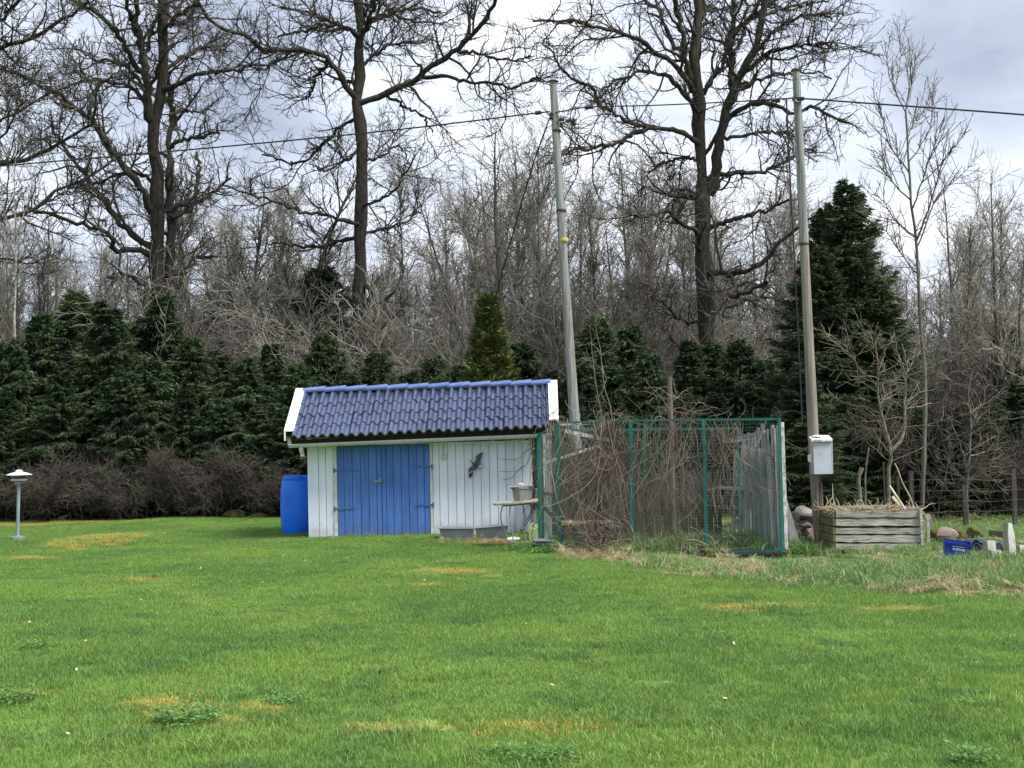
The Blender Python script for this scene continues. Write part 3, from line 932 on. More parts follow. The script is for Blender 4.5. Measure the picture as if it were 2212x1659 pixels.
def tile_mesh(w=0.302, ln=0.42, name='roof_tile', th=0.026, mat='tile', lip=True):
    """a double-roll tile: two rolls and their pans, thick, x across, y up the slope"""
    prof = []
    for i in range(19):
        x = i / 18 * 1.04
        ph = (x * 2) % 1.0
        prof.append((x, .056 * math.sin(math.pi * ph / .70) ** .85 if ph < .70 else .002 * math.sin(math.pi * (ph - .7) / .3)))
    V, F = [], []
    n = len(prof)
    for (y, dz) in ((0, 0), (ln, 0)):
        for x, z in prof:
            V.append((x * w, y, z + dz))
    for (y, dz) in ((0, -th), (ln, -th)):
        for x, z in prof:
            V.append((x * w, y, z + dz))
    for i in range(n - 1):
        F.append((i, i + 1, n + i + 1, n + i))
        F.append((2 * n + i + 1, 2 * n + i, 3 * n + i, 3 * n + i + 1))
        F.append((i + 1, i, 2 * n + i, 2 * n + i + 1))
        F.append((n + i, n + i + 1, 3 * n + i + 1, 3 * n + i))
    F.append((0, n, 3 * n, 2 * n)); F.append((2 * n - 1, n - 1, 3 * n - 1, 4 * n - 1))
    me = bpy.data.meshes.new(name); me.from_pydata(V, [], F)
    me.polygons.foreach_set('use_smooth', np.ones(len(me.polygons), bool))
    try:
        me.set_sharp_from_angle(angle=R(50))
    except Exception:
        pass
    me.materials.append(M[mat])
    return me


TM = tile_mesh()
NCOL, rows = 14, [(-0.085, 0.165), (0.165, 0.415), (0.415, 0.665), (0.665, 0.90)]
u0, u1 = 0.026, 0.972
du = (u1 - u0) / 13.5
for r, (v0, v1) in enumerate(rows):
    for cidx in range(NCOL):
        ua = u0 + (cidx - (0.0)) * du
        fr = 1.0 if cidx < 13 else 0.5
        p = roof_pt(ua, v0 - 0.012, 0.0); px_ = roof_pt(ua + du, v0 - 0.012, 0.0); py_ = roof_pt(ua, min(v1 + .05, 1.0), 0.0)
        X = (px_ - p) / 0.302 * fr
        Yv = (py_ - p); Yn = Yv.normalized(); Z = X.cross(Yn).normalized()
        ln = Yv.length / 0.42
        tilt = 0.085 + random.uniform(-.012, .012)
        Yt = (Yn - Z * tilt) * ln
        pos = p + Z * (0.030 + random.uniform(-.003, .003)) + Yn * random.uniform(-.008, .008) + X * random.uniform(-.006, .006)
        o = bpy.data.objects.new('roof_tile', TM); COL.objects.link(o)
        o.parent = roof; o.matrix_parent_inverse = Matrix.Identity(4)
        m = Matrix(((X.x, Yt.x, Z.x, pos.x), (X.y, Yt.y, Z.y, pos.y), (X.z, Yt.z, Z.z, pos.z), (0, 0, 0, 1)))
        o.matrix_parent_inverse = world_of(roof).inverted()
        o.matrix_basis = m
# ridge tiles, each overlapping the next
rdir = (RR - RL)
NR = 12
for i in range(NR):
    ta, tb = 0.028 + i * (0.945 / NR), 0.028 + (i + 1.10) * (0.945 / NR)
    pa, pb = RL + rdir * ta, RL + rdir * min(tb, .975)
    m = MB(); k = 9
    lift = 0.072
    for (pp, rr, dz) in ((pa, 0.098, -.006), (pb, 0.112, .014)):
        for sgn in (0, 1):
            for j in range(k):
                an = math.pi * (-0.10 + 1.20 * j / (k - 1))
                rr2 = rr - 0.014 * sgn
                m.v.append((pp.x, pp.y - math.cos(an) * rr2 * 1.05, pp.z + lift + dz + math.sin(an) * rr2 * 0.62 - 0.03))
    for e in range(1):
        for j in range(k - 1):
            m.f.append((j, j + 1, 2 * k + j + 1, 2 * k + j))
            m.f.append((k + j, k + j + 1, 3 * k + j + 1, 3 * k + j))
            m.f.append((j, j + 1, k + j + 1, k + j)); m.f.append((2 * k + j, 2 * k + j + 1, 3 * k + j + 1, 3 * k + j))
    m.f.append((0, k, 3 * k, 2 * k)); m.f.append((k - 1, 2 * k - 1, 4 * k - 1, 3 * k - 1))
    m.add('ridge_tile', M['ridge'], roof, True)
# bargeboards: a capped white board along each verge, front slope and back slope
for (e, rg, bk, s) in ((EL, RL, BL, 1), (ER, RR, BR, -1)):
    wv = 0.155
    for (lo, hi, nm) in ((e, rg, 'bargeboard'), (bk, rg, 'bargeboard')):
        up = Vector((0, 0, 0.075)); ins = Vector((s * wv, 0, 0)); ext = (hi - lo).normalized() * 0.02
        A = [lo - ext + up, hi + up, hi + up + ins, lo - ext + up + ins]
        th = Vector((0, 0, 0.024))
        mb = MB().hexa([A[0], A[1], A[2], A[3], A[0] + th, A[1] + th, A[2] + th, A[3] + th])
        fl = Vector((0, 0, -0.15))
        i2 = Vector((s * 0.022, 0, 0)); e2 = Vector((0, 0, -.002))
        mb.hexa([A[0] + fl, A[1] + fl, A[1] + fl + i2, A[0] + fl + i2, A[0] + e2, A[1] + e2, A[1] + i2 + e2, A[0] + i2 + e2])
        mb.add(nm, M['white_trim'], roof)
# soffit and fascia
g0, g1 = at(623, 961.5, 22.18), at(1190, 938, 22.18)
MB().hexa([at(630, 967, 22.33), at(1188, 941.5, 22.33), at(1188, 941.5, 22.36), at(630, 967, 22.36), at(630, 951, 22.33), at(1188, 925, 22.33), at(1188, 925, 22.36), at(630, 951, 22.36)]).add('fascia', M['dark_wood'], roof)
MB().hexa([at(630, 967.2, 22.34), at(1165, 942.7, 22.34), at(1165, 942.7, 22.62), at(630, 967.2, 22.62), at(630, 965, 22.34), at(1165, 940.5, 22.34), at(1165, 940.5, 22.62), at(630, 965, 22.62)]).add('soffit', M['gutter'], roof)
# half-round gutter: outer shell with a rolled front lip
gm = MB(); k = 9; rg_ = 0.052
for (pp) in (g0, g1):
    for sg in (0, 1):
        for j in range(k):
            an = math.pi + math.pi * j / (k - 1)
            rr = rg_ - 0.005 * sg
            gm.v.append((pp.x, pp.y + 0.055 + math.cos(an) * rr, pp.z + math.sin(an) * rr * 0.95))
for j in range(k - 1):
    gm.f += [(j, j + 1, 2 * k + j + 1, 2 * k + j), (k + j, 3 * k + j, 3 * k + j + 1, k + j + 1)]
    gm.f += [(j, j + 1, k + j + 1, k + j), (2 * k + j, 3 * k + j, 3 * k + j + 1, 2 * k + j + 1)]
gut = gm.add('gutter', M['gutter'], shed, True)
MB().tube([g0 + Vector((-.012, .002, .004)), g1 + Vector((.012, .002, .004))], 0.0085, 8).add('gutter_lip', M['white_trim'], gut, True)
sp = at(650, 968, 22.22)
MB().tube([sp + Vector((0, .03, .01)), sp + Vector((0.004, .03, -.05)), sp + Vector((0.012, .07, -.085)), sp + Vector((.014, .07, -.135))], [.036, .036, .034, .033], 12).add('outlet_pipe', M['frame_paint'], gut, True)
MB().hexa([at(617, 943, 22.24), at(624, 964, 22.24), at(624, 964, 22.4), at(617, 943, 22.4), at(626, 943, 22.24), at(631, 962, 22.24), at(631, 962, 22.4), at(626, 943, 22.4)]).add('eaves_block', M['frame_paint'], roof)
# downpipe: a black plastic pipe down the right corner and out over the grass
MB().tube([at(1158, 948, 22.35), at(1160, 965, 22.36), at(1158.5, 1010, 22.3), at(1151.5, 1070, 22.24), at(1152, 1098, 22.2), at(1147, 1112, 22.15), at(1126, 1146, 21.9)], [.024, .026, .026, .026, .026, .024, .022], 10).add('downpipe', M['black'], shed, True)
# small white fitting below the gutter
s_ = at(863.5 + 160, 958, YS - .03)
MB().lathe([(.022, -.02), (.03, -.012), (.03, .012), (.018, .02)], s_, 12).add('sensor_light', M['white_trim'], shed, True)

# ------------------------------------------------------------------ things on and by the shed
o = empty('wall_socket_box', at(958, 987, YS - .03), 'small ivory box with a short cable on the white wall beside the blue door', 'socket box')
MB().hexa([at(952.8, 992.8, YS - .045), at(963.2, 992.6, YS - .045), at(963.2, 992.6, YS - .003), at(952.8, 992.8, YS - .003), at(952.6, 981.8, YS - .045), at(963, 981.6, YS - .045), at(963, 981.6, YS - .003), at(952.6, 981.8, YS - .003)]).add('box_body', M['ivory'], o)
MB().hexa([at(955, 990.6, YS - .05), at(961, 990.5, YS - .05), at(961, 990.5, YS - .046), at(955, 990.6, YS - .046), at(955, 984, YS - .05), at(961, 983.9, YS - .05), at(961, 983.9, YS - .046), at(955, 984, YS - .046)]).add('box_flap', M['ivory'], o)
MB().tube([at(957.8, 982, YS - .014), at(957.4, 972, YS - .012), at(957.5, 960, YS - .012)], .006, 6).add('cable', M['steel'], o)


def z6(x, y):      # enlarged view of the bird
    f = 250 / 1382 * 0.5486
    return 960.05 + x * f, 932.6 + y * f


bird = empty('bird_ornament', at(*z6(690, 690), YS - .05), 'dark painted wooden gull with spread wings hung on the white wall', 'bird ornament')


def flat_shape(pts, name, mat, y, th=0.014, cup=0.0):
    w = [at(*z6(x, y_), YS - y) for x, y_ in pts]
    return MB().prism(w, (0, th, 0)).add(name, mat, bird)


# wings: grey inner parts with dark edges and tips
flat_shape([(650, 690), (672, 640), (688, 590), (684, 540), (720, 500), (785, 465), (800, 500), (778, 545), (768, 600), (752, 660), (720, 690)], 'wing', M['bird_grey'], .062)
flat_shape([(785, 465), (836, 445), (834, 475), (805, 540), (790, 590), (775, 640), (752, 668), (748, 650), (765, 600), (776, 545), (796, 500)], 'wing_edge', M['bird_dark'], .066, .016)
flat_shape([(720, 715), (690, 705), (620, 730), (545, 780), (522, 815), (530, 880), (560, 880), (610, 830), (680, 770), (728, 735)], 'wing', M['bird_grey'], .062)
flat_shape([(735, 705), (725, 760), (690, 800), (630, 850), (618, 890), (606, 960), (553, 1026), (545, 1020), (530, 930), (526, 870), (560, 880), (620, 820), (700, 750)], 'wing_edge', M['bird_dark'], .066, .016)
flat_shape([(540, 900), (612, 842), (618, 856), (550, 915)], 'wing_bar', M['bird_white'], .070, .006)
bc = [at(*z6(x, y), YS - .075) for x, y in ((600, 700), (650, 690), (700, 700), (760, 725), (795, 765), (800, 790))]
MB().tube(bc, [.010, .026, .034, .034, .026, .010], 10).add('body', M['bird_grey'], bird, True)
MB().tube([at(*z6(770, 735), YS - .082), at(*z6(790, 765), YS - .088), at(*z6(788, 800), YS - .088)], [.028, .036, .012], 10).add('head', M['bird_white'], bird, True)
MB().prism([at(*z6(x, y), YS - .06) for x, y in ((612, 690), (560, 640), (538, 606), (552, 604), (600, 650), (630, 668))], (0, .01, 0)).add('tail', M['bird_grey'], bird)
MB().tube([at(*z6(784, 800), YS - .088), at(*z6(778, 815), YS - .088)], [.008, .002], 6).add('beak', material('pink_beak', (.5, .3, .28), None, .5), bird)

# barrel
yb = 22.25
bb = gnd(642, 1156.5)
k_ = bb.y / FPX


def Lz(py, px=642):
    return at(px, py, bb.y).z


barrel = empty('plastic_barrel', bb, 'tall blue plastic barrel with lid beside the left end of the shed', 'barrel')
prof = [(.5, 1157.2), (29.2, 1157), (30.4, 1154), (32.5, 1144), (34.2, 1125), (35.2, 1105), (35.3, 1085), (34.6, 1062), (33.2, 1048), (31.3, 1040), (30.0, 1037.5), (29.2, 1036)]
zb = Lz(1157.2) * 0
prof = [(r * k_, (1157.2 - y) * k_) for r, y in prof]
MB().lathe(prof, bb, 36).add('barrel_body', M['barrel'], barrel, True)
MB().lathe([(29.0 * k_, 119.5 * k_), (31.0 * k_, 119.5 * k_), (31.3 * k_, 121.5 * k_), (30.2 * k_, 122.3 * k_)], bb, 36).add('clamp_ring', M['barrel'], barrel, True)
MB().lathe([(29.0 * k_, 122.3 * k_), (29.3 * k_, 127 * k_), (28.3 * k_, 128.8 * k_), (24 * k_, 129.2 * k_), (.02, 127.8 * k_)], bb, 36).add('lid', M['barrel'], barrel, True)


def tub(name, px0, px1, py0, py1, Y, depth, label, cat, mat='zinc', taper=0.04, tilt=0.0, lip=.018, group=None):
    """an open rectangular tub: walls, floor, rolled lip"""
    a_, b_ = at(px0, py0, Y), at(px1, py0 - tilt, Y); h = at(px0, py1, Y).z
    a_, b_ = a_.copy(), b_.copy()
    g = hgt((a_.x + b_.x) / 2, Y + depth / 2)
    o = empty(name, ((a_.x + b_.x) / 2, Y + depth / 2, g), label, cat, group)
    zb0, zb1 = g + 0.005, g + 0.005
    w = .012
    T = [a_, b_, b_ + Vector((0, depth, 0)), a_ + Vector((0, depth, 0))]
    tp = taper
    Bt = [Vector((a_.x + tp, Y + tp, zb0)), Vector((b_.x - tp, Y + tp, zb1)), Vector((b_.x - tp, Y + depth - tp, zb1)), Vector((a_.x + tp, Y + depth - tp, zb0))]
    c = sum(T, Vector()) / 4
    inn = lambda p, s=w: p + (Vector((c.x, c.y, p.z)) - p).normalized() * s
    m = MB()
    V = T + Bt + [inn(p) for p in T] + [inn(p) + Vector((0, 0, w)) for p in Bt]
    F = []
    for i in range(4):
        j = (i + 1) % 4
        F += [(4 + i, 4 + j, j, i), (8 + i, 8 + j, 12 + j, 12 + i), (i, j, 8 + j, 8 + i)]
    F += [(7, 6, 5, 4), (12, 13, 14, 15)]
    m._add(V, F)
    m.add('tub_body', M[mat], o)
    l = MB()
    outp = [p + (p - Vector((c.x, c.y, p.z))).normalized() * .006 for p in T]
    for i in range(4):
        l.tube([outp[i], outp[(i + 1) % 4]], lip * .62, 6)
    l.add('tub_rim', M[mat], o, True)
    return o


tub('mortar_tub', 949, 1023, 1141.5, 1166, 21.5, .42, 'grey plastic trough by the wall right beside the blue door', 'trough', group=None)
tub('mortar_tub', 1026, 1098, 1141, 1164, 21.55, .42, 'grey plastic trough by the wall with its far end behind the garden table', 'trough', tilt=6)
# round garden table with bowed iron legs
YT = 20.3


def z8(x, y):      # enlarged view of the table
    f = 360 / 1757 * 0.5486
    return 1020.4 + x * f, 1009.4 + y * f


tc = at(*z8(845, 672), YT)
tab = empty('garden_table', (tc.x, tc.y, hgt(tc.x, tc.y)), 'round metal garden table with flaking top and thin curved legs before the white wall', 'table')
tl, trr = at(*z8(396, 704), YT), at(*z8(1293, 622), YT)
rad = (trr - tl).length / 2
tilt_ = (trr - tl).normalized()
ax = (Vector((0, 1, -0.012)).cross(tilt_)).normalized()
ax = -ax if ax.z < 0 else ax
MB().lathe([(rad * .96, -.022), (rad, -.02), (rad, .004), (rad * .975, .012), (rad * .9, .006), (.01, .006)], (tl + trr) / 2, 40, ax).add('tabletop', M['table_top'], tab, True)
for pts, dy in (([(590, 715), (565, 800), (542, 930), (560, 1060), (610, 1190), (650, 1280), (655, 1400), (618, 1565)], -.16), ([(733, 712), (718, 820), (718, 960), (735, 1120), (765, 1280), (785, 1400), (778, 1650)], -.34),
                ([(960, 690), (995, 830), (1018, 960), (1005, 1130), (995, 1230), (1015, 1360), (1050, 1525)], .20), ([(1098, 680), (1130, 770), (1190, 880), (1203, 1000), (1185, 1120), (1150, 1290), (1150, 1380), (1235, 1575)], .02)):
    w = []
    for i, (x, y) in enumerate(pts):
        w.append(at(*z8(x, y), YT + dy * (.75 + .25 * i / (len(pts) - 1))))
    ez = hgt(w[-1].x, w[-1].y)
    zt = w[0].z; zl = w[-1].z
    for p in w:
        p.z = zt + (p.z - zt) * (zt - ez + .02) / (zt - zl)
    MB().tube([Vector(p) for p in resample([tuple(p) for p in w], 16)], .0105, 6).add('leg', M['iron'], tab, True)
MB().lathe([(rad * .55, -.05), (rad * .57, -.05), (rad * .57, -.03), (rad * .55, -.03)], (tl + trr) / 2, 30, ax).add('apron_ring', M['iron'], tab, True)
# bucket on the table
bk0 = at(*z8(968, 652), YT - .02); kk = YT / FPX * 0.1124
bk = empty('square_bucket', bk0, 'grey tapered square bucket standing on the garden table', 'bucket')
htb = (652 - 372) * kk


def sq(c, hw, z, rot=R(20)):
    return [Vector((c.x + math.cos(rot + R(45) + i * math.pi / 2) * hw * 1.4142, c.y + math.sin(rot + R(45) + i * math.pi / 2) * hw * 1.4142, z)) for i in range(4)]


b0, b1 = sq(bk0, .098, bk0.z + .008, R(28)), sq(bk0, .118, bk0.z + htb, R(28))
MB().hexa(b0 + b1).add('bucket_body', M['bucket'], bk)
MB().hexa(sq(bk0, .127, bk0.z + htb - .03, R(28)) + sq(bk0, .128, bk0.z + htb - .008, R(28))).add('bucket_rim', M['bucket'], bk)
lb = empty('lid_board', bk0 + Vector((0, 0, htb)), 'thin grey board laid over the square bucket as a lid', 'board')
p0, p1 = at(*z8(716, 378), YT - .02), at(*z8(1168, 350), YT - .02)
MB().bar(p0, p1, .20, .013, (0, 1, 0)).add('board', M['grey_wood'], lb)
MB().bar(lerp(p0, p1, .03) + Vector((0, 0, -.022)), lerp(p0, p1, .06) + Vector((0, 0, -.022)), .16, .02, (0, 1, 0)).add('batten', M['grey_wood'], lb)


def rock_mesh(name, size, seed, mat, sub=2, cuts=9):
    rng = np.random.default_rng(seed)
    bm = bmesh.new(); bmesh.ops.create_icosphere(bm, subdivisions=sub, radius=1)
    pl = [(Vector(nrm(rng.normal(size=3))), rng.uniform(.50, .80)) for _ in range(cuts)]
    for v in bm.verts:
        n_ = v.co.normalized()
        r = 1 + 0.16 * mnoise.noise(n_ * 1.7 + Vector((seed * 3.1, 0, 0))) + .07 * mnoise.noise(n_ * 4 + Vector((0, seed, 0)))
        co = n_ * r
        for d_, h_ in pl:
            e = co.dot(d_) - h_
            if e > 0:
                co = co - d_ * e * .9
        v.co = Vector((co.x * size[0], co.y * size[1], co.z * size[2]))
    me = bpy.data.meshes.new(name); bm.to_mesh(me); bm.free()
    me.materials.append(M[mat])
    me.polygons.foreach_set('use_smooth', np.ones(len(me.polygons), bool))
    try:
        me.set_sharp_from_angle(angle=R(18))
    except Exception:
        pass
    return me


def rock(name, px, py, Y, w, h, seed, mat, label, cat='stone', group=None, d=None, rot=0):
    kx = Y / FPX
    c = at(px, py, Y)
    o = add(name, rock_mesh(name, (w * kx / 2 * 1.12, (d or w * .8) * kx / 2, h * kx / 2 * 1.12), seed, mat), None, None, c, label=label, cat=cat, group=group)
    o.rotation_euler = (0, R(rot), 0)
    return o


p = at(*z8(940, 335), YT - .02)
rock('pale_rock', *z8(942, 327), YT - .02, 14.5, 6.5, 3, 'pale_stone', 'pale pinkish stone weighing down the board on the bucket')
# a second grey tub on the table's far side, by the pipe
o = empty('square_bucket', at(*z8(1170, 640), 22.44), 'grey square bucket behind the garden table beside the black pipe', 'bucket')
c0 = at(*z8(1172, 690), 22.44); kz = 22.44 / FPX * .1124
MB().hexa(sq(c0, .105, c0.z, 0) + sq(c0, .115, c0.z + 280 * kz, 0)).add('bucket_body', M['bucket'], o)
MB().bar(Vector((c0.x, c0.y, hgt(c0.x, c0.y))), Vector((c0.x, c0.y, c0.z - .003)), .11, .11).add('prop', M['grey_wood'], o)
# lime basket / bag beneath the table
lc = gnd(*z8(1190, 1415)); kk = lc.y / FPX * .1124
bag = empty('plastic_basket', lc, 'pale lime plastic basket with two flopped handles under the garden table edge', 'basket')
rr_ = 103 * kk
prof = []
for i in range(14):
    zz = i / 13
    prof.append((rr_ * (1.0 + .035 * math.sin(i * 2.4) - .10 * max(0, zz - .75)), zz * 255 * kk))
MB().lathe(prof[:-1] + [(prof[-1][0] * .9, prof[-1][1]), (prof[-1][0] * .86, prof[-1][1] - .03), (.02, prof[-1][1] - .05)], lc, 20).add('basket_body', M['lime'], bag, True)
for (x0, x1, ztop) in ((1100, 1215, 1078), (1215, 1240, 1085), (1255, 1300, 1076)):
    a_ = at(*z8(x0, 1180), lc.y - .06); b_ = at(*z8(x1, 1160), lc.y - .05); tpt = at(*z8((x0 + x1) / 2 + (35 if x0 > 1250 else 0), ztop), lc.y - .04)
    MB().tube(resample([tuple(a_), tuple(tpt), tuple(b_)], 9), .016, 7).add('handle', M['lime'], bag, True)
tub('wash_tub', *[1020.4 + v * .1124 for v in (1195, 1550)], 1009.4 + 1415 * .1124, 1009.4 + 1580 * .1124, 19.55, .30, 'small grey open tub in the grass beside the green corner post', 'tub', taper=.05)
dsh = gnd(*z8(790, 1415))
dish = empty('upturned_dish', dsh, 'shiny white dish lying on the ground beneath the garden table', 'dish')
MB().lathe([(.11, .0), (.115, .01), (.085, .035), (.02, .045)], dsh + Vector((.0, 0, .02)), 24).add('dish', M['white_trim'], dish, True)
MB().lathe([(.03, 0), (.05, .008), (.045, .02), (.01, .024)], dsh + Vector((-.06, -.14, .02)), 16).add('dish_cap', M['white_trim'], dish, True)

# ================================================================== WIRE ENCLOSURE
def z2(x, y):      # enlarged view of the enclosure
    return 1042.4 + x * 0.31, 877.8 + y * 0.31


YL, YR = 18.7, 17.7


def ky(px):        # depth of the front panel plane at photograph x
    return YL + (YR - YL) * (px - 1207) / (1690 - 1207)


pen = empty('wire_enclosure', at(1450, 1188, 18.8), 'teal green wire mesh animal run overgrown with dry vines right of the shed', 'enclosure')


def pp(px, py, dy=0.0):
    return at(px, py, ky(px) + dy)


def rail(p0, p1, name, r=.019, mat='green_post', parent=None):
    return MB().bar(p0, p1, r * 2, r * 2, (0, 1, 0)).add(name, M[mat], parent or pen)


for (x0, y0, x1, y1, w) in ((1205, 915, 1210, 1188, .056), (1362, 908, 1368, 1190, .046), (1519.5, 907, 1526, 1190, .046), (1683.5, 905.5, 1690, 1190, .036)):
    p = pp(x1, y1); q = pp(x0, y0)
    p.z = min(p.z, hgt(p.x, p.y) + .01) if x0 < 1300 else p.z - .05
    MB().bar(p, q, w, .04, (1, 0, 0)).add('post', M['green_post'], pen)
MB().bar(at(1167, 1172, 20.2), at(1164, 936, 20.2), .062, .05, (1, 0, 0)).add('post', M['green_post'], pen, label='darker back post beside the shed corner')
for x0, x1, y0, y1 in ((1205, 1362, 913.5, 909.5), (1362, 1519.5, 908.5, 907), (1519.5, 1685, 906.6, 905)):
    rail(pp(x0, y0) + Vector((0, .002, 0)), pp(x1, y1) + Vector((0, .002, 0)), 'top_rail', .015)
for x0, x1 in ((1372, 1524), (1528, 1690)):
    rail(pp(x0, 1190.5), pp(x1, 1190.5), 'bottom_rail', .015)
rail(at(1164, 940, 20.2), pp(1205, 914), 'side_rail', .014)
# wire mesh panels
def mesh_panel(c00, c10, c01, c11, name, sp=.042, r=.0021, mat='green_wire'):
    """welded mesh between four corners: c00 low left, c10 low right, c01 top left, c11 top right"""
    c00, c10, c01, c11 = (np.array(c) for c in (c00, c10, c01, c11))
    nu = max(2, int(np.linalg.norm(c10 - c00) / sp)); nv = max(2, int(np.linalg.norm(c01 - c00) / sp))
    u = np.linspace(0, 1, nu + 1)[:, None]; v = np.linspace(0, 1, nv + 1)[:, None]
    A = c00 + (c10 - c00) * u; B = c01 + (c11 - c01) * u
    C = c00 + (c01 - c00) * v; D = c10 + (c11 - c10) * v
    rng = np.random.default_rng(len(name) + nu)
    P = np.stack([A, (A + B) / 2 + rng.normal(size=A.shape) * .004, B], 1)
    Q = np.stack([C, (C + D) / 2 + rng.normal(size=C.shape) * .005, D], 1); Q[:, :, 1] -= r * 1.8
    t = Tubes().add(P, np.full(P.shape[:2], r), 3).add(Q, np.full(Q.shape[:2], r), 3)
    return add(name, t.mesh(name, M[mat], False), None, pen)


for x0, x1 in ((1208, 1365), (1365, 1523), (1523, 1687)):
    mesh_panel(pp(x0, 1189), pp(x1, 1189), pp(x0 - 2.5, 911), pp(x1 - 2.5, 908), 'wire_mesh_panel')
mesh_panel(at(1167, 1170, 20.2), pp(1209, 1187), at(1165, 940, 20.2), pp(1206, 915), 'wire_mesh_panel', .05)
# rear frame and rear mesh
YB = 20.9
fr_ = pp(1683.5, 905.5)
xr = pp(1687, 1050).x
rb = Vector((xr - .02, YB, 0)); lb_ = Vector((.72, YB, 0))
for p, h in ((rb, 1.68), (lb_, 1.7), (Vector((2.0, YB, 0)), 1.69)):
    MB().bar(p + Vector((0, 0, -.02)), p + Vector((0, 0, h)), .035, .035).add('post', M['green_post'], pen)
rail(lb_ + Vector((0, 0, 1.68)), rb + Vector((0, 0, 1.66)), 'top_rail', .015)
mesh_panel(lb_ + Vector((.02, 0, .02)), rb + Vector((-.02, 0, .02)), lb_ + Vector((.02, 0, 1.66)), rb + Vector((-.02, 0, 1.64)), 'wire_mesh_panel', .05)
rail(at(1566, 927, 19.6), at(1520, 927.5, 19.6), 'inner_rail', .014)
rail(at(1566, 926, 19.6), at(1567, 944, 19.6), 'inner_rail', .014)
# plinth under the front right corner with its board
a_, b_ = pp(1335, 1196), pp(1701, 1195)
MB().bar(a_ + Vector((0, .02, 0)), b_ + Vector((0, .02, 0)), .15, .035, (0, 1, 0)).add('sill_board', M['dark_wood'], pen)
for i in range(7):
    t0, t1 = i / 7, (i + 1) / 7
    q0, q1 = lerp(a_, b_, t0), lerp(a_, b_, t1 - .02)
    q = (q0 + q1) / 2
    rk = rock_mesh('plinth_stone', ((q1 - q0).length / 2 * 1.15, .13, .115), 40 + i, 'concrete', 2, 6)
    add('plinth_stone', rk, None, pen, (q.x, q.y + .06, q.z - .11))
# weathered planks of the right side wall, seen from within
for i in range(17):
    y = 17.95 + i * .172
    x = xr + .03 + random.uniform(-.012, .012)
    top = 1.72 - random.uniform(0, .12) - (.12 if i > 9 else 0)
    MB().bar((x, y, -.05), (x + random.uniform(-.02, .02), y + random.uniform(-.01, .01), top), .022, random.uniform(.13, .165), (1, 0, 0)).add('plank', M['grey_wood'], pen)
for (x0, y0, x1, y1, Y, w) in ((1668, 1186, 1652, 968, 18.2, .17), (1676, 1186, 1662, 985, 18.1, .10), (1640, 1180, 1628, 965, 19.0, .12), (1622, 1100, 1612, 962, 19.4, .16), (1600, 1165, 1606, 975, 19.6, .06), (1585, 1160, 1588, 972, 20.0, .05)):
    MB().bar(at(x0, y0, Y), at(x1, y1, Y), w, .022, (1, 0, 0)).add('plank', M['grey_wood'], pen)
MB().bar(at(1699, 1186, 17.9), at(1689.5, 912, 17.9), .045, .03, (1, 0, 0)).add('corner_lath', M['white_lath'], pen)
MB().bar(at(1720, 1184, 18.4), at(1692, 1068, 18.4), .14, .022, (1, 0, 0), w1=.05).add('leaning_board', M['grey_wood'], pen)
MB().bar(at(1567, 952, 19.5), at(1652, 934, 18.6), .05, .03, (0, 0, 1)).add('inner_batten', M['grey_wood'], pen)
MB().bar(at(1560, 953, 20.2), at(1648, 944, 20.2), .06, .03, (0, 0, 1)).add('inner_batten', M['grey_wood'], pen)
MB().bar(at(1560, 1054, 20.3), at(1640, 1060, 19.3), .035, .22, (0, 0, 1)).add('shelf', M['grey_wood'], pen)
# low back wall of old boards and the straw-covered sleeping shelf
for i in range(19):
    x = .78 + i * .128
    MB().bar((x, YB - .1, 0), (x + random.uniform(-.01, .01), YB - .1 + random.uniform(-.01, .01), (1.36 if i < 9 else .98) + random.uniform(-.05, .05)), .118, .02).add('plank', M['fence_post'], pen)
MB().bar(at(1205, 1136, 20.0), at(1320, 1134, 20.0), .5, .04, (0, 1, 0)).add('sleeping_shelf', M['dark_wood'], pen)
for px in (1212, 1312):
    MB().bar(at(px, 1170, 19.9), at(px, 1138, 19.9), .05, .05).add('shelf_leg', M['dark_wood'], pen)
rng = np.random.default_rng(5)
n = 700
c = np.array(at(1265, 1131, 20.0))
P = np.zeros((n, 2, 3)); P[:, 0] = c + np.stack([rng.uniform(-.36, .36, n), rng.uniform(-.22, .22, n), rng.uniform(0, .03, n)], 1)
P[:, 1] = P[:, 0] + rng.normal(size=(n, 3)) * np.array([.08, .06, .014])
add('straw_bedding', Tubes().add(P, np.full((n, 2), .0025), 3).mesh('straw_bedding', M['straw'], False), None, pen, kind='stuff')
# dark gate frame and flaking white laths at the shed end
for (x0, y0, x1, y1, Y, w, mt) in ((1180, 1176, 1176, 940, 20.9, .05, 'white_lath'), (1172.5, 1176, 1170, 945, 21.2, .085, 'dark_wood'), (1188, 1172, 1186, 950, 21.6, .07, 'grey_wood'), (1220, 931, 1342, 956, 20.4, .055, 'white_lath'), (1176, 1000, 1300, 961, 20.6, .045, 'white_lath'),
                                (1203, 917, 1256, 913, 19.2, .045, 'white_lath'), (1174, 1066, 1205, 1069, 20.8, .05, 'dark_wood'), (1174, 1095, 1206, 1128, 20.8, .06, 'dark_wood'), (1196, 1176, 1194, 960, 21.9, .12, 'dark_wood'), (1208, 1176, 1206, 965, 22.0, .10, 'fence_post'), (1222, 1176, 1220, 965, 22.0, .10, 'dark_wood')):
    MB().bar(at(x0, y0, Y), at(x1, y1, Y), w, .024, (1, 0, 0) if abs(y1 - y0) > abs(x1 - x0) else (0, 0, 1)).add('lath' if mt == 'white_lath' else 'gate_board', M[mt], pen)
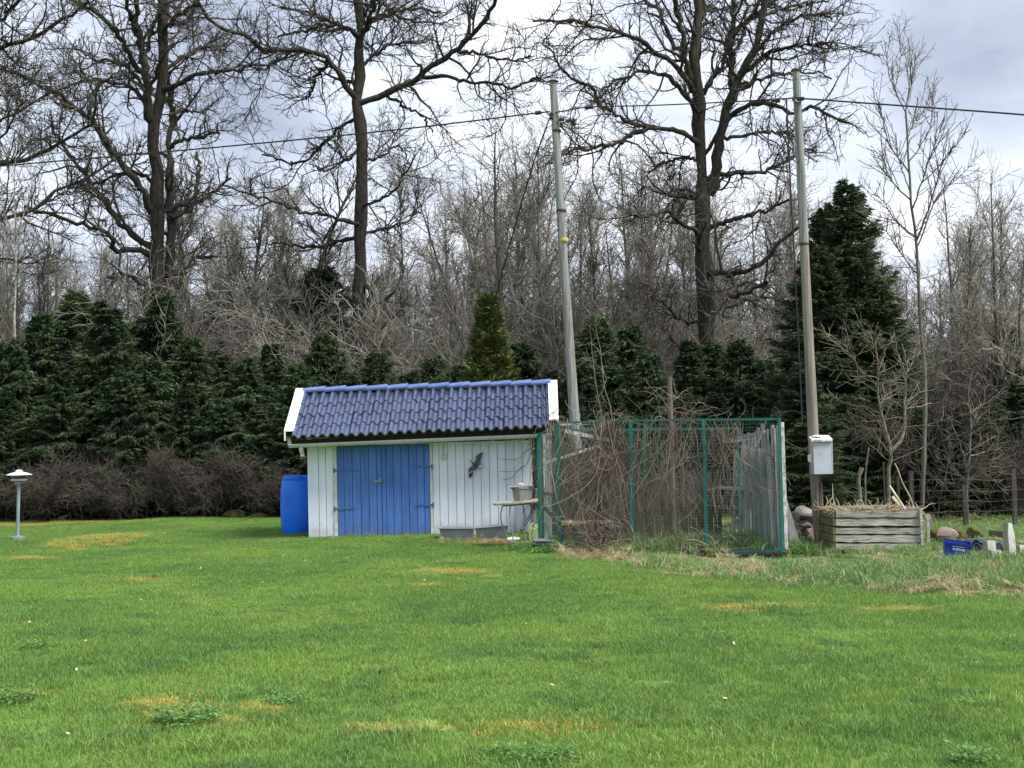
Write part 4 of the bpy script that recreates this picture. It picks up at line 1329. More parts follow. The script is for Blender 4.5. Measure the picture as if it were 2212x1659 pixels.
# brown pole standing within
o = empty('wooden_stake', at(1453, 1180, 19.6), 'tall brown wooden stake rising through the vines of the wire run', 'stake')
MB().tube([at(1455, 1183, 19.6), at(1450, 950, 19.6), at(1446, 815, 19.6)], [.045, .042, .034], 10).add('stake', M['pole_brown'], o, True)

# dry climbing vines over the run
def build_vines():
    rng = np.random.default_rng(11)
    t = Tubes()
    k = YR / FPX

    def strands(x0, y0, n, steps, step, dirn, gn, dep, rad, pull=0.0, sag=0.0):
        P = np.zeros((n, steps, 3))
        st = [pp(x0[i], y0[i]) for i in range(n)]
        P[:, 0] = np.array([tuple(s) for s in st]) + np.stack([np.zeros(n), rng.normal(size=n) * dep - .01, np.zeros(n)], 1)
        d = nrm(dirn + rng.normal(size=(n, 3)) * .35)
        cur = rng.normal(size=(n, 3)) * .12
        for i in range(1, steps):
            cur = cur * .8 + rng.normal(size=(n, 3)) * gn
            d = nrm(d + cur + np.array([0, 0, -sag]))
            d[:, 1] *= .6
            P[:, i] = P[:, i - 1] + d * step
            P[:, i, 2] = np.maximum(P[:, i, 2], .01)
        r = rad * (0.6 + .8 * rng.random(n))[:, None] * np.linspace(1, .5, steps)[None]
        t.add(P, r, 3)
        return P, r

    xs = lambda n, a, b: rng.uniform(a, b, n)
    # curtains hanging from the top rail, thickest over the first panel and near the second post
    for (a, b, n, L) in ((1206, 1350, 60, 24), (1290, 1345, 60, 27), (1372, 1470, 46, 22), (1440, 1600, 56, 20), (1530, 1600, 18, 20), (1160, 1215, 18, 14), (1600, 1685, 10, 9)):
        strands(xs(n, a, b), xs(n, 905, 930), n, L, .062, np.array([0, 0, -1.0]), .08, .07, .0042, sag=.14)
    for (a, b, y0, y1, n, L) in ((1210, 1350, 930, 1100, 60, 13), (1380, 1600, 930, 1080, 56, 12), (1290, 1340, 950, 1100, 70, 14)):
        strands(xs(n, a, b), xs(n, y0, y1), n, L, .055, np.array([0, 0, -.9]), .15, .08, .0040, sag=.10)
    # springy loops above the rail, also over the roof end
    for (a, b, n) in ((1215, 1560, 26), (1400, 1500, 12), (1560, 1680, 5)):
        strands(xs(n, a, b), xs(n, 902, 915), n, 11, .045, np.array([0, -.05, .9]), .20, .10, .0036, sag=.19)
    strands(xs(14, 1448, 1462), xs(14, 850, 912), 14, 12, .05, np.array([0, 0, .5]), .22, .06, .004, sag=.10)
    strands(xs(9, 1285, 1345), xs(9, 900, 912), 9, 27, .066, np.array([0, 0, -1.0]), .06, .05, .011, sag=.2)
    strands(xs(5, 1440, 1560), xs(5, 900, 912), 5, 24, .066, np.array([0, 0, -1.0]), .07, .05, .008, sag=.2)
    # tangle at the foot
    for (a, b, y0, y1, n) in ((1225, 1345, 1120, 1208, 190), (1255, 1320, 1150, 1215, 150), (1345, 1600, 1160, 1212, 120)):
        P, r = strands(xs(n, a, b), xs(n, y0, y1), n, 10, .05, np.array([0, -.5, .2]), .28, .16, .0046, sag=.05)
    v = empty('climbing_vine', pp(1285, 1200), 'bare brown climbing vine hanging in curtains over the green wire run', 'vine')
    add('vine_stems', t.mesh('vine_stems', M['vine'], False), None, v)
    # a few tendrils straying on to the white wall
    w = Tubes()
    for pts in ([(1150, 968), (1135, 975), (1120, 990), (1100, 993), (1078, 991)], [(1148, 975), (1138, 1002), (1120, 1015), (1098, 1019), (1075, 1018)], [(1130, 1005), (1118, 1018), (1105, 1033), (1086, 1036)], [(1158, 940), (1146, 955), (1150, 990), (1155, 1015), (1162, 1020)], [(1185, 915), (1160, 930), (1150, 948), (1140, 965)],
                [(1195, 890), (1182, 905), (1190, 925), (1175, 940)], [(1200, 905), (1170, 918), (1145, 925), (1120, 945)], [(1190, 900), (1165, 905), (1150, 915)], [(1205, 880), (1195, 895), (1200, 912)]):
        c = resample([tuple(at(x, y, YS - .12 - .9 * max(0, (x - 1150) / 60))) for x, y in pts], 14)
        w.add(c[None], np.linspace(.006, .003, 14)[None], 4)
    add('vine_tendrils', w.mesh('vine_tendrils', M['vine'], False), None, v)


build_vines()


# ================================================================== POLES, CABLES, METER BOX
YP1, YP2 = 22.2, 18.75


def pole(name, pts, Y, label, cap=True):
    w = [at(x, y, Y) for x, y, r in pts]; rs = [r * Y / FPX for x, y, r in pts]
    w[0].z = hgt(w[0].x, w[0].y) - .1
    o = empty(name, Vector((w[0].x, w[0].y, 0)), label, 'utility pole')
    c = resample([tuple(p) for p in w], 16)
    rr = np.interp(np.linspace(0, 1, 16), np.linspace(0, 1, len(rs)), rs)
    return o, c, rr, w


o1, c, rr, w = pole('utility_pole', [(1258, 1160, 12.5), (1241, 905, 11.3), (1214, 500, 9.6), (1203, 320, 9.0), (1195, 176, 8.0)], YP1, 'grey cracked wooden utility pole behind the shed end with yellow band')
MB().tube(c, rr, 16).add('pole_shaft', M['pole'], o1, True)
MB().lathe([(.088, -.01), (.092, 0), (.05, .028), (.005, .04)], w[-1], 16).add('cap', M['dark_wood'], o1, True)
yb_ = at(1217.5, 519, YP1)
MB().lathe([(.079, -.03), (.0805, -.028), (.0805, .028), (.079, .03)], yb_, 16).add('yellow_band', M['yellow'], o1, True)
for (x, y, r) in ((1212, 455, .076), (1202.5, 283, .07)):
    p = at(x, y, YP1)
    MB().lathe([(r, -.02), (r + .004, -.018), (r + .004, .018), (r, .02)], p, 16).add('clamp_band', M['dark_wood'], o1, True)
for (x, y) in ((1213, 258), (1228, 261)):
    p = at(x, y, YP1 - .08)
    MB().tube([p + Vector((-.05, 0, 0)), p + Vector((.05, 0, 0))], [.03, .026], 10).add('insulator', M['ceramic'], o1, True)
for (x, y) in ((1191, 250), (1239, 263)):
    p = at(x, y, YP1 - .05)
    MB().lathe([(.02, -.06), (.04, -.04), (.03, 0), (.042, .03), (.015, .06)], p, 10).add('insulator', M['ceramic'], o1, True)
br = MB()
for pts in ([(1202, 252), (1225, 254), (1240, 263)], [(1203, 265), (1222, 264), (1238, 262)], [(1239, 262), (1252, 250), (1248, 238), (1252, 233)], [(1236, 258), (1243, 247), (1242, 236), (1246, 231)], [(1226, 248), (1230, 236), (1240, 232), (1252, 231)]):
    br.tube(resample([tuple(at(x, y, YP1 - .1)) for x, y in pts], 10), .008, 5)
br.add('jumper_cable', M['cable'], o1, True)

o2, c, rr, w = pole('utility_pole', [(1776, 1185, 13), (1765, 1080, 12.2), (1750, 800, 10.8), (1737, 524, 9.6)], YP2, 'right hand wooden utility pole carrying the grey meter box beside the crate')
MB().tube(c, rr, 16).add('pole_foot', material('browner_pole_wood', (0.27, 0.245, 0.215), (0.15, 0.13, 0.11), 0.85, 2.2, (16, 16, .5), bump=.6), o2, True)
wt = [at(x, y, YP2) for x, y in ((1737, 526), (1728, 330), (1719.5, 152))]
MB().tube(resample([tuple(p) for p in wt], 12), np.linspace(10.2, 8.4, 12) * YP2 / FPX, 16).add('pole_shaft', M['pole'], o2, True)
MB().lathe([(.070, -.012), (.074, 0), (.045, .024), (.005, .034)], wt[-1], 16).add('cap', M['dark_wood'], o2, True)
p = at(1737, 527, YP2)
MB().lathe([(.062, -.02), (.067, -.018), (.067, .012), (.062, .014)], p, 16).add('clamp_band', M['dark_wood'], o2, True)
p = at(1721, 214, YP2 - .07)
MB().bar(p + Vector((-.06, 0, 0)), p + Vector((.1, 0, .004)), .045, .04, (0, 0, 1)).add('cable_clamp', M['ceramic'], o2)
MB().tube([p + Vector((-.03, -.02, -.02)), p + Vector((.01, -.03, -.055)), p + Vector((.06, -.02, -.03))], .012, 6).add('cable_hook', M['ceramic'], o2, True)
for (x, y) in ((1722, 240), (1724, 350), (1720, 170)):
    q = at(x, y, YP2 - .061)
    MB().lathe([(.009, -.006), (.009, .006)], q, 6, (0, 1, 0)).add('bolt', M['ceramic'], o2)


def cable(name, pts, r, label, cat='cable', group=None):
    w = [at(x, y, Y) for x, y, Y in pts]
    return add(name, MB().tube(resample([tuple(p) for p in w], 28), r, 6).mesh(name, M['cable'], True), None, None, label=label, cat=cat, group=group)


cable('overhead_cable', [(-420, 398, 25.5), (0, 359, 24.3), (480, 317, 23.3), (860, 280, 22.7), (1160, 244, YP1 - .08), (1188, 241, YP1 - .06)], .013, 'black overhead cable sloping down to the left from the cracked pole')
cable('overhead_cable', [(1200, 243, YP1 - .06), (1275, 231, 21.9), (1400, 228, 21.1), (1580, 220, 19.8), (1660, 215, 19.2), (1722, 212, YP2 - .06)], .010, 'black overhead cable strung between the two utility poles')
cable('overhead_cable', [(1722, 212, YP2 - .07), (1860, 222, 18.3), (2040, 235, 17.7), (2212, 248, 17.2), (2600, 282, 16)], .012, 'black overhead cable leaving the meter pole towards the right edge')
cable('stay_wire', [(1189, 250, YP1 - .02), (1150, 360, 23.2), (1104, 520, 24.6), (1066, 660, 25.8), (1046, 740, 26.5)], .012, 'dark stay cable slanting from the cracked pole down behind the shed')
cable('service_cable', [(1688, 213, YP2 - .1), (1692, 203, YP2 - .1), (1698, 206, YP2 - .1), (1700, 240, YP2 - .1), (1709, 430, YP2 - .05), (1720, 640, YP2 - .05), (1728, 800, YP2 - .06), (1733, 915, YP2 - .08)], .011, 'black cable hanging down left of the meter pole')
cable('stay_wire', [(1738, 552, YP2), (1760, 600, 19.1), (1800, 680, 19.6), (1850, 770, 20.2), (1905, 870, 20.9)], .004, 'thin pale stay wire slanting right from the meter pole')
cp = MB()
for (xa, ya, xb, yb2, Y, r) in ((1156, 244.5, 1169, 242.5, YP1 - .07, .034), (1264, 232.5, 1281, 230.5, 21.85, .034)):
    cp.tube([at(xa, ya, Y), at(xb, yb2, Y)], r, 8)
add('cable_coupler', cp.mesh('cable_coupler', M['cable'], True), None, o1)
cp = MB()
for (xa, ya, xb, yb2, r) in ((1644, 215.5, 1653, 215, .03), (1657, 216, 1664, 216, .018), (1666, 216, 1676, 216.5, .026), (1677, 219, 1685, 218, .022)):
    cp.tube([at(xa, ya, YP2 + .3), at(xb, yb2, YP2 + .3)], r, 8)
add('cable_coupler', cp.mesh('cable_coupler', M['cable'], True), None, o2)


def z9(x, y):      # enlarged view of the meter box
    f = 400 / 1106 * .5486
    return 1673.3 + x * f, 905.2 + y * f


YBX = YP2 - .2
bx = empty('meter_box', at(*z9(510, 600), YBX), 'grey metal meter box with sloping lid strapped to the pole', 'meter box')
F_ = [at(*z9(x, y), YBX) for x, y in ((428, 603), (632, 600), (628, 248), (414, 248))]
Bk = [at(*z9(x, y), YBX + .24) for x, y in ((380, 598), (590, 596), (584, 226), (368, 222))]
MB().hexa([F_[0], F_[1], Bk[1], Bk[0], F_[3], F_[2], Bk[2], Bk[3]]).add('box_body', M['meter_side'], bx)
Dv = Vector((0, -.012, 0))
q = [at(*z9(x, y), YBX - .016) for x, y in ((432, 600), (630, 597), (625, 254), (420, 254))]
MB().hexa([q[0], q[1], q[1] + Vector((0, .013, 0)), q[0] + Vector((0, .013, 0)), q[3], q[2], q[2] + Vector((0, .013, 0)), q[3] + Vector((0, .013, 0))]).add('box_door', M['meter_box'], bx)
q = [at(*z9(x, y), YBX - .02) for x, y in ((630, 594), (638, 594), (630, 250), (622, 250))]
MB().hexa([q[0], q[1], q[1] + Vector((0, .02, 0)), q[0] + Vector((0, .02, 0)), q[3], q[2], q[2] + Vector((0, .02, 0)), q[3] + Vector((0, .02, 0))]).add('hinge_strip', M['meter_box'], bx)
lo = [at(*z9(404, 248), YBX - .05), at(*z9(633, 243), YBX - .05), at(*z9(592, 222), YBX + .27), at(*z9(360, 214), YBX + .27)]
hi_ = [p + Vector((0, 0, .028)) for p in lo]
hi_[2] += Vector((0, 0, .03)); hi_[3] += Vector((0, 0, .03))
MB().hexa(lo + hi_).add('box_lid', M['flaky'], bx)
c = at(*z9(455, 190), YBX + .1)
add('lid_flake', rock_mesh('lid_flake', (.065, .05, .022), 9, 'flaky', 2, 3), None, bx, c)
q = [at(*z9(x, y), YBX + .10) for x, y in ((370, 465), (412, 475), (408, 378), (366, 392))]
MB().prism(q, (.0, .04, 0)).add('side_socket', M['white_trim'], bx)
o = MB().tube([at(*z9(x, y), YBX + .06) for x, y in ((500, 612), (503, 640), (520, 955))], .012, 8).mesh('conduit', M['pole_brown'], True)
add('conduit', o, None, o2)
MB().tube([at(*z9(x, y), YBX + .04) for x, y in ((530, 640), (505, 660), (492, 690), (492, 950))], .010, 6).add('earth_cable', M['cable'], o2, True)

# ================================================================== COMPOST CRATE, STONES, CLUTTER ON THE RIGHT
def zc(x, y):      # enlarged view of the crate
    f = 500 / 1190 * .5486
    return 1782.95 + x * f, 1014.9 + y * f


YC = 17.9
cr = empty('compost_crate', at(1890, 1190, YC + .5), 'weathered grey slatted compost crate heaped with straw beside the pole', 'crate')
rowsC = [(378, 450), (456, 526), (540, 603), (612, 680), (688, 755)]
for i, (ya, yb2) in enumerate(rowsC):
    x0, x1 = 98, 893
    q = [at(*zc(x0, yb2 - 3), YC), at(*zc(x1, yb2), YC), at(*zc(x1, ya), YC), at(*zc(x0, ya + 3), YC)]
    f = Vector((0, random.uniform(-.008, .008), 0)); th = Vector((0, .028, 0))
    # a ragged plank: several segments with uneven edges
    n = 13; m = MB()
    ring = []
    for j in range(n):
        t = j / (n - 1)
        lo_, hi2 = lerp(q[0], q[1], t), lerp(q[3], q[2], t)
        lo_ = lo_ + Vector((0, 0, random.uniform(-.006, .009))); hi2 = hi2 + Vector((0, 0, random.uniform(-.010, .004)))
        yj = Vector((0, random.uniform(-.003, .003), 0))
        ring.append([lo_ + f + yj, hi2 + f + yj, hi2 + f + yj + th, lo_ + f + yj + th])
    for r_ in ring:
        m.v += [tuple(p) for p in r_]
    for j in range(n - 1):
        for k_ in range(4):
            m.f.append((j * 4 + k_, j * 4 + (k_ + 1) % 4, (j + 1) * 4 + (k_ + 1) % 4, (j + 1) * 4 + k_))
    m.f += [(3, 2, 1, 0), ((n - 1) * 4, (n - 1) * 4 + 1, (n - 1) * 4 + 2, (n - 1) * 4 + 3)]
    m.add('plank', M['crate_wood'], cr)
fl, frr = at(*zc(96, 700), YC), at(*zc(896, 700), YC)
xl, xrr = fl.x, frr.x
bkx = at(1762, 1140, YC + 1.0).x
for i, (ya, yb2) in enumerate(rowsC):
    z0, z1_ = at(*zc(96, yb2), YC).z, at(*zc(96, ya), YC).z
    # left side, mossy, going back
    MB().bar(Vector((xl - .012, YC + .01, (z0 + z1_) / 2)), Vector((bkx, YC + 1.0, (z0 + z1_) / 2 - .0)), z1_ - z0, .026, (0, 0, 1)).add('plank', M['moss_wood'], cr)
    MB().bar(Vector((xrr + .03, YC + .03, (z0 + z1_) / 2)), Vector((xrr - .02, YC + 1.0, (z0 + z1_) / 2)), z1_ - z0, .026, (0, 0, 1)).add('plank', M['crate_wood'], cr)
    MB().bar(Vector((bkx, YC + 1.02, (z0 + z1_) / 2)), Vector((xrr, YC + 1.02, (z0 + z1_) / 2)), z1_ - z0, .026, (0, 0, 1)).add('plank', M['crate_wood'], cr)
for (x0, y0, x1, y1, Y, w, mt) in ((912, 800, 892, 372, YC - .03, .036, 'crate_wood'), (965, 730, 960, 412, YC + .45, .04, 'crate_wood'), (98, 760, 97, 378, YC + .035, .05, 'dark_wood'), (898, 760, 890, 380, YC + .05, .05, 'dark_wood')):
    MB().bar(at(*zc(x0, y0), Y), at(*zc(x1, y1), Y), w, .04).add('corner_post', M[mt], cr)
MB().tube(resample([tuple(at(*zc(x, y), YC + .45)) for x, y in ((962, 425), (988, 455), (990, 530), (975, 558))], 10), .008, 6).add('wire_handle', M['steel'], cr, True)
MB().bar(at(*zc(0, 372), YC + .52), at(*zc(98, 372), YC + .02), .05, .03, (1, 0, 0)).add('top_board', M['crate_wood'], cr)
# heap of straw and twigs within
rng = np.random.default_rng(21)
soil_top = at(*zc(500, 388), YC).z
V, F = [], []
hp = MB()
nx, ny = 14, 9
for j in range(ny):
    for i in range(nx):
        u, v = i / (nx - 1), j / (ny - 1)
        x = lerp(lerp(xl, xrr, u), lerp(bkx, xrr, u), v); y = YC + .05 + v * .92
        hp.v.append((x, y, soil_top + .010 * mnoise.noise(Vector((x * 6, y * 6, 0))) + .012 * math.sin(math.pi * u) * math.sin(math.pi * v)))
for j in range(ny - 1):
    for i in range(nx - 1):
        hp.f.append((j * nx + i, j * nx + i + 1, (j + 1) * nx + i + 1, (j + 1) * nx + i))
hp.add('compost', M['soil'], cr, True)
n = 230
P = np.zeros((n, 4, 3))
u = rng.random(n); v = rng.random(n)
P[:, 0] = np.stack([xl + (xrr - xl) * u - .2 * v * (1 - u), YC - .02 + v * .95, soil_top + .010 + .016 * np.sin(np.pi * u) * np.sin(np.pi * v) + rng.uniform(0, .014, n)], 1)
d = nrm(rng.normal(size=(n, 3)) * np.array([1, .8, .22]))
for i in range(1, 4):
    d = nrm(d + rng.normal(size=d.shape) * np.array([.3, .3, .2]))
    P[:, i] = P[:, i - 1] + d * .045
add('straw_heap', Tubes().add(P, np.full((n, 4), .0028), 3).mesh('straw_heap', M['straw'], False), None, cr, kind='stuff')
st = Tubes()
for pts in ([(495, 370), (492, 320), (495, 262)], [(515, 372), (525, 330), (542, 288)], [(505, 372), (512, 345), (530, 320)], [(85, 350), (80, 290), (66, 262), (40, 280), (28, 320)], [(70, 265), (68, 180), (66, 130)], [(60, 360), (50, 340), (45, 300), (60, 270)], [(130, 350), (118, 300), (95, 260)], [(8, 340), (20, 290), (5, 250)],
            [(355, 350), (352, 310), (335, 285), (290, 295)], [(440, 350), (420, 310), (400, 280)], [(830, 372), (822, 330)], [(872, 370), (858, 335), (838, 305)], [(905, 372), (945, 350), (980, 322), (1030, 318)], [(240, 345), (225, 320), (215, 308)], [(900, 380), (940, 420), (955, 440)], [(905, 400), (950, 455), (945, 490), (970, 510)], [(905, 460), (935, 500), (950, 540)]):
    c = resample([tuple(at(*zc(x, y), YC + .25)) for x, y in pts], 8)
    st.add(c[None], np.linspace(.008, .003, 8)[None], 4)
add('stalks', st.mesh('stalks', M['dead_stick'], False), None, cr)
o = MB().bar(at(*zc(752, 378), YC + .15), at(*zc(602, 152), YC + .55), .018, .028, (1, 0, 0)).mesh('stick', M['dead_stick'])
add('pale_stick', o, None, None, label='pale squared stick poking slantwise out of the compost crate', cat='stick')
o = MB().tube(resample([tuple(at(*zc(x, y), YC + .6)) for x, y in ((835, 372), (800, 270), (745, 165), (712, 95), (680, 0), (650, -60))], 12), [.010] * 6 + [.008] * 6, 6).mesh('branch', M['dead_stick'], True)
add('leaning_branch', o, None, None, label='long thin branch leaning from the crate on to the forked tree', cat='branch')
o = MB().bar(at(*zc(700, 335), YC + .9), at(*zc(628, 250), YC + .95), .04, .02).mesh('board', M['dead_stick'])
add('broken_slat', o, None, None, label='short broken yellowish slat standing behind the crate by the forked trunk', cat='slat')

# heap of field stones between the run and the crate
STN = [(1716, 1116, 26, 24, 0), (1734, 1106, 40, 24, 1), (1756, 1116, 26, 30, 1), (1712, 1134, 30, 22, 0), (1738, 1134, 30, 16, 0), (1742, 1150, 56, 20, 2), (1718, 1158, 34, 24, 0), (1752, 1168, 30, 24, 1), (1720, 1176, 26, 20, 0), (1735, 1172, 26, 24, 0), (1706, 1150, 20, 24, 0), (1760, 1146, 22, 20, 0), (1729, 1188, 36, 22, 0), (1752, 1190, 30, 24, 0), (1707, 1184, 26, 24, 0)]
LBL = {0: 'grey angular field stone in the heap left of the meter pole', 1: 'brownish rounded field stone in the heap left of the meter pole', 2: 'large reddish wedge shaped stone in the middle of the stone heap'}
for i, (x, y, w_, h_, kd) in enumerate(STN):
    lab = LBL[kd]
    lab += '' if kd == 2 else ''
    rock('field_stone', x, y, 18.95 + .12 * ((i * 7) % 3), w_ * 1.1, h_ * 1.1, 60 + i, 'stone_red' if kd == 2 or i in (2, 7) else 'stone', lab, 'stone', 'stones heaped between the run and the crate', rot=random.uniform(-20, 20))
rock('boulder', 2048, 1156, 18.6, 46, 40, 91, 'stone_red', 'bare pinkish boulder behind the blue crate', 'boulder')
rock('mossy_boulder', 2019, 1160, 18.8, 38, 34, 92, 'stone_moss', 'moss covered boulder right behind the compost crate corner', 'boulder')
rock('mossy_boulder', 2077, 1156, 18.7, 34, 30, 93, 'stone_moss', 'small round mossy boulder between the pink boulder and the tile stacks', 'boulder')
rock('mossy_boulder', 2106, 1156, 18.9, 44, 36, 94, 'stone_moss', 'wide moss covered boulder behind the stacked roof tiles', 'boulder')
rock('mossy_boulder', 2008, 1172, 18.7, 30, 26, 95, 'stone_moss', 'low mossy boulder touching the right end of the compost crate', 'boulder')


def zr(x, y):      # enlarged view of the clutter at the right edge
    f = 352 / 1947 * .5486
    return 2018.8 + x * f, 1097.1 + y * f


YK = 16.4
bc_ = empty('plastic_crate', gnd(*zr(500, 1160)), 'blue plastic crate with white lettering tilted in the grass', 'crate')
FT = [at(*zr(225, 730), YK), at(*zr(815, 800), YK)]
FB = [at(*zr(200, 1110), YK + .03), at(*zr(795, 1190), YK + .03)]
dp = Vector((0.05, .26, .015)); dpb = Vector((.05, .22, .0))


def fq(u, v, off=0.0):
    """point of the crate's front: u across, v up"""
    return lerp(lerp(FB[0] + Vector((.022, 0, 0)), FB[1] - Vector((.016, 0, 0)), u), lerp(FT[0], FT[1], u), v) + Vector((0, off, 0))


def slab(u0, u1, v0, v1, o0, o1, m):
    m.hexa([fq(u0, v0, o0), fq(u1, v0, o0), fq(u1, v0, o1), fq(u0, v0, o1), fq(u0, v1, o0), fq(u1, v1, o0), fq(u1, v1, o1), fq(u0, v1, o1)])


m = MB()
slab(0, .34, 0, .88, 0, .010, m); slab(.70, 1, 0, .88, 0, .010, m); slab(.342, .698, .50, .88, 0, .010, m); slab(.342, .698, 0, .18, 0, .010, m)
m.add('crate_front', M['crate_blue'], bc_)
m = MB()
for (pa, pb, qa, qb) in ((fq(0, 0, .011), fq(0, .9, .011), fq(0, 0, .0) + dpb, fq(0, .9, 0) + dp), (fq(1, 0, .011), fq(1, .9, .011), fq(1, 0, 0) + dpb, fq(1, .9, 0) + dp), (fq(0, 0, 0) + dpb, fq(0, .9, 0) + dp, fq(1, 0, 0) + dpb, fq(1, .9, 0) + dp)):
    m.prism([pa, pb, qb, qa], (.006, .006, 0))
m.prism([fq(0, 0, .012), fq(1, 0, .012), fq(1, 0, 0) + dpb, fq(0, 0, 0) + dpb], (0, 0, .008))
m.add('crate_walls', M['crate_blue'], bc_)
m = MB(); slab(-.02, 1.02, .885, 1.0, -.014, .004, m)
for s_ in (-.02, 1.0):
    m.prism([fq(s_, .885, .006), fq(s_ + .02, .885, .006), fq(s_ + .02, .885, 0) + dp, fq(s_, .885, 0) + dp], (0, 0, .035))
m.prism([fq(-.02, .9, 0) + dp, fq(1.02, .9, 0) + dp, fq(1.02, 1, 0) + dp, fq(-.02, 1, 0) + dp], (0, .015, 0))
m.add('crate_rim', M['crate_blue'], bc_)
m = MB(); slab(0, 1, .04, .075, -.006, -.001, m); slab(.68, .70, .18, .5, -.006, -.001, m); slab(.34, .36, .18, .5, -.006, -.001, m); slab(.34, .70, .50, .525, -.006, -.001, m)
m.add('crate_ribs', M['crate_blue'], bc_)


def print_row(u0, u1, v0, v1, n, seed, tail=None):
    """a row of small worn print, too blurred in the photograph to read: separate flat marks a hair proud of the crate"""
    rng = random.Random(seed)
    m = MB()
    w = (u1 - u0) / n
    for i in range(n):
        a_ = u0 + i * w + w * .06
        b_ = a_ + w * rng.uniform(.72, .9)
        top = v1 - (v1 - v0) * rng.choice((0, .18, .22, 0))
        low = v0 - (v1 - v0) * (.38 if tail == i else 0)
        # an open mark: two uprights and a bar
        k_ = (b_ - a_) * .36
        slab(a_, a_ + k_, low, top, -.0024, -.0006, m)
        slab(b_ - k_, b_, v0, top, -.0024, -.0006, m)
        bar = rng.choice((v0, (v0 + v1) / 2, top - (v1 - v0) * .25))
        slab(a_ + k_, b_ - k_, bar, bar + (v1 - v0) * .25, -.0024, -.0006, m)
    m.add('lettering', M['print_white'], bc_)


print_row(.285, .765, .765, .815, 12, 1)
print_row(.285, .765, .58, .70, 9, 2, tail=8)

# stacks of spare roof tiles
SM = tile_mesh(.30, .40, 'spare_tile', .013, 'stack_tile')
for s_i, (px, py0, Y, ntl, lab) in enumerate(((2101, 1199, 16.9, 8, 'dark blue roof tile in the stack beside the blue crate'), (2152, 1207, 16.7, 8, 'dark blue roof tile in the stack behind the white posts'))):
    b0_ = at(px, py0, Y)
    for i in range(ntl):
        o = bpy.data.objects.new('spare_roof_tile', SM); COL.objects.link(o)
        o.location = (b0_.x + random.uniform(-.006, .006) - (.0 if s_i == 0 else -.0), Y + random.uniform(-.012, .012), b0_.z - .02 + i * .0255)
        o.rotation_euler = (R(-3), R(1.0), R(random.uniform(-2, 2)))
        o.scale = (.9, .9, .72)
        tag(o, lab, 'roof tile', 'spare roof tiles, stack ' + ('by the crate' if s_i == 0 else 'behind the posts'))
o = empty('stone_slab', at(2122, 1204, 16.6), 'pale grey block lying under the tile stack beside the blue crate', 'block')
MB().hexa([at(2106, 1214, 16.55), at(2136, 1216, 16.55), at(2136, 1216, 16.8), at(2106, 1214, 16.8), at(2107, 1200, 16.55), at(2135, 1202, 16.55), at(2135, 1202, 16.8), at(2107, 1200, 16.8)]).add('block', M['zinc'], o)


def white_post(pts_top, pts_bot, Y, label, side=.03, chamfer=False):
    """a short white stake: pale face, left flank coloured darker to carry its shade"""
    (xl0, xr0, yt), (xl1, xr1, yb2) = pts_top, pts_bot
    o = empty('white_stake', at((xl1 + xr1) / 2, yb2, Y), label, 'stake')
    tl_, tr_, bl_, br_ = at(xl0, yt, Y), at(xr0, yt, Y), at(xl1, yb2, Y), at(xr1, yb2, Y)
    g = hgt(bl_.x, Y) - .06
    for p in (bl_, br_):
        p.z = min(p.z, g)
    dpt = Vector((0.0, .07, 0))
    if chamfer:
        sh = at(xl0 - .5, yt + 26, Y), at(xr0 + 6.5, yt + 30, Y)
        poly = [bl_, br_, sh[1], tr_, tl_, sh[0]]
    else:
        poly = [bl_, br_, tr_, tl_]
    MB().prism(poly, (0, .012, 0)).add('stake_face', M['post_white'], o)
    back = [p + Vector((-.001, .0125, 0)) for p in poly]
    MB().prism(back, (-side, .07, 0)).add('stake_body', M['post_shade'], o)
    return o


white_post((2133, 2150, 1168.5), (2138, 2156, 1222), 16.3, 'thick white stake with a stepped head left of the shorter stake')
white_post((2142, 2162.5, 1189), (2149, 2166.5, 1226), 16.1, 'shortest white speckled stake in the row by the blue crate', .01)
white_post((2178.5, 2186, 1130), (2184, 2198.5, 1228), 16.1, 'tallest white stake with pointed top at the row of stakes', .035, True)
white_post((2203, 2220, 1178), (2210, 2228, 1228), 16.1, 'white stake cut by the picture edge right of the tallest stake', .03)
o = MB().bar(at(2138, 1152, 18), at(2180, 1156, 18), .08, .04, (0, 0, 1)).mesh('dark_plank', M['dark_wood'])
add('dark_plank', o, None, None, label='dark plank lying level behind the white stakes', cat='plank')

# ================================================================== GARDEN LAMP
lp = gnd(38, 1168)
KL = lp.y / FPX
lamp = empty('garden_lamp', lp, 'grey post lamp with white two tier shade on the lawn at the left', 'lamp')


def LP(x, y):
    return at(x, y, lp.y)


def zl(x, y):
    f = 200 / 976 * .5486
    return x * f, 998.5 + y * f


MB().lathe([(15.2 * KL, -.02), (15.2 * KL, 8.5 * KL), (14.6 * KL, 9.2 * KL), (.02, 9.2 * KL)], lp, 24).add('concrete_base', M['zinc'], lamp, True)
MB().lathe([(7 * KL, 0), (7 * KL, 1.5 * KL), (.02, 1.6 * KL)], lp + Vector((0, 0, 9.3 * KL)), 16).add('foot_plate', M['lamp_grey'], lamp)
MB().tube([lp + Vector((0, 0, 9 * KL)), LP(*zl(362, 410))], [3.6 * KL, 3.6 * KL], 16).add('post', M['lamp_grey'], lamp, True)
hd = LP(*zl(368, 380)); Lk = KL * .1124
MB().lathe([(68 * Lk, -30 * Lk), (74 * Lk, -28 * Lk), (74 * Lk, 8 * Lk), (60 * Lk, 12 * Lk)], hd, 20).add('collar', M['steel'], lamp, True)
MB().lathe([(95 * Lk, 20 * Lk), (158 * Lk, 34 * Lk), (156 * Lk, 42 * Lk), (120 * Lk, 64 * Lk), (100 * Lk, 66 * Lk)], hd, 28).add('lower_shade', M['lamp_white'], lamp, True)
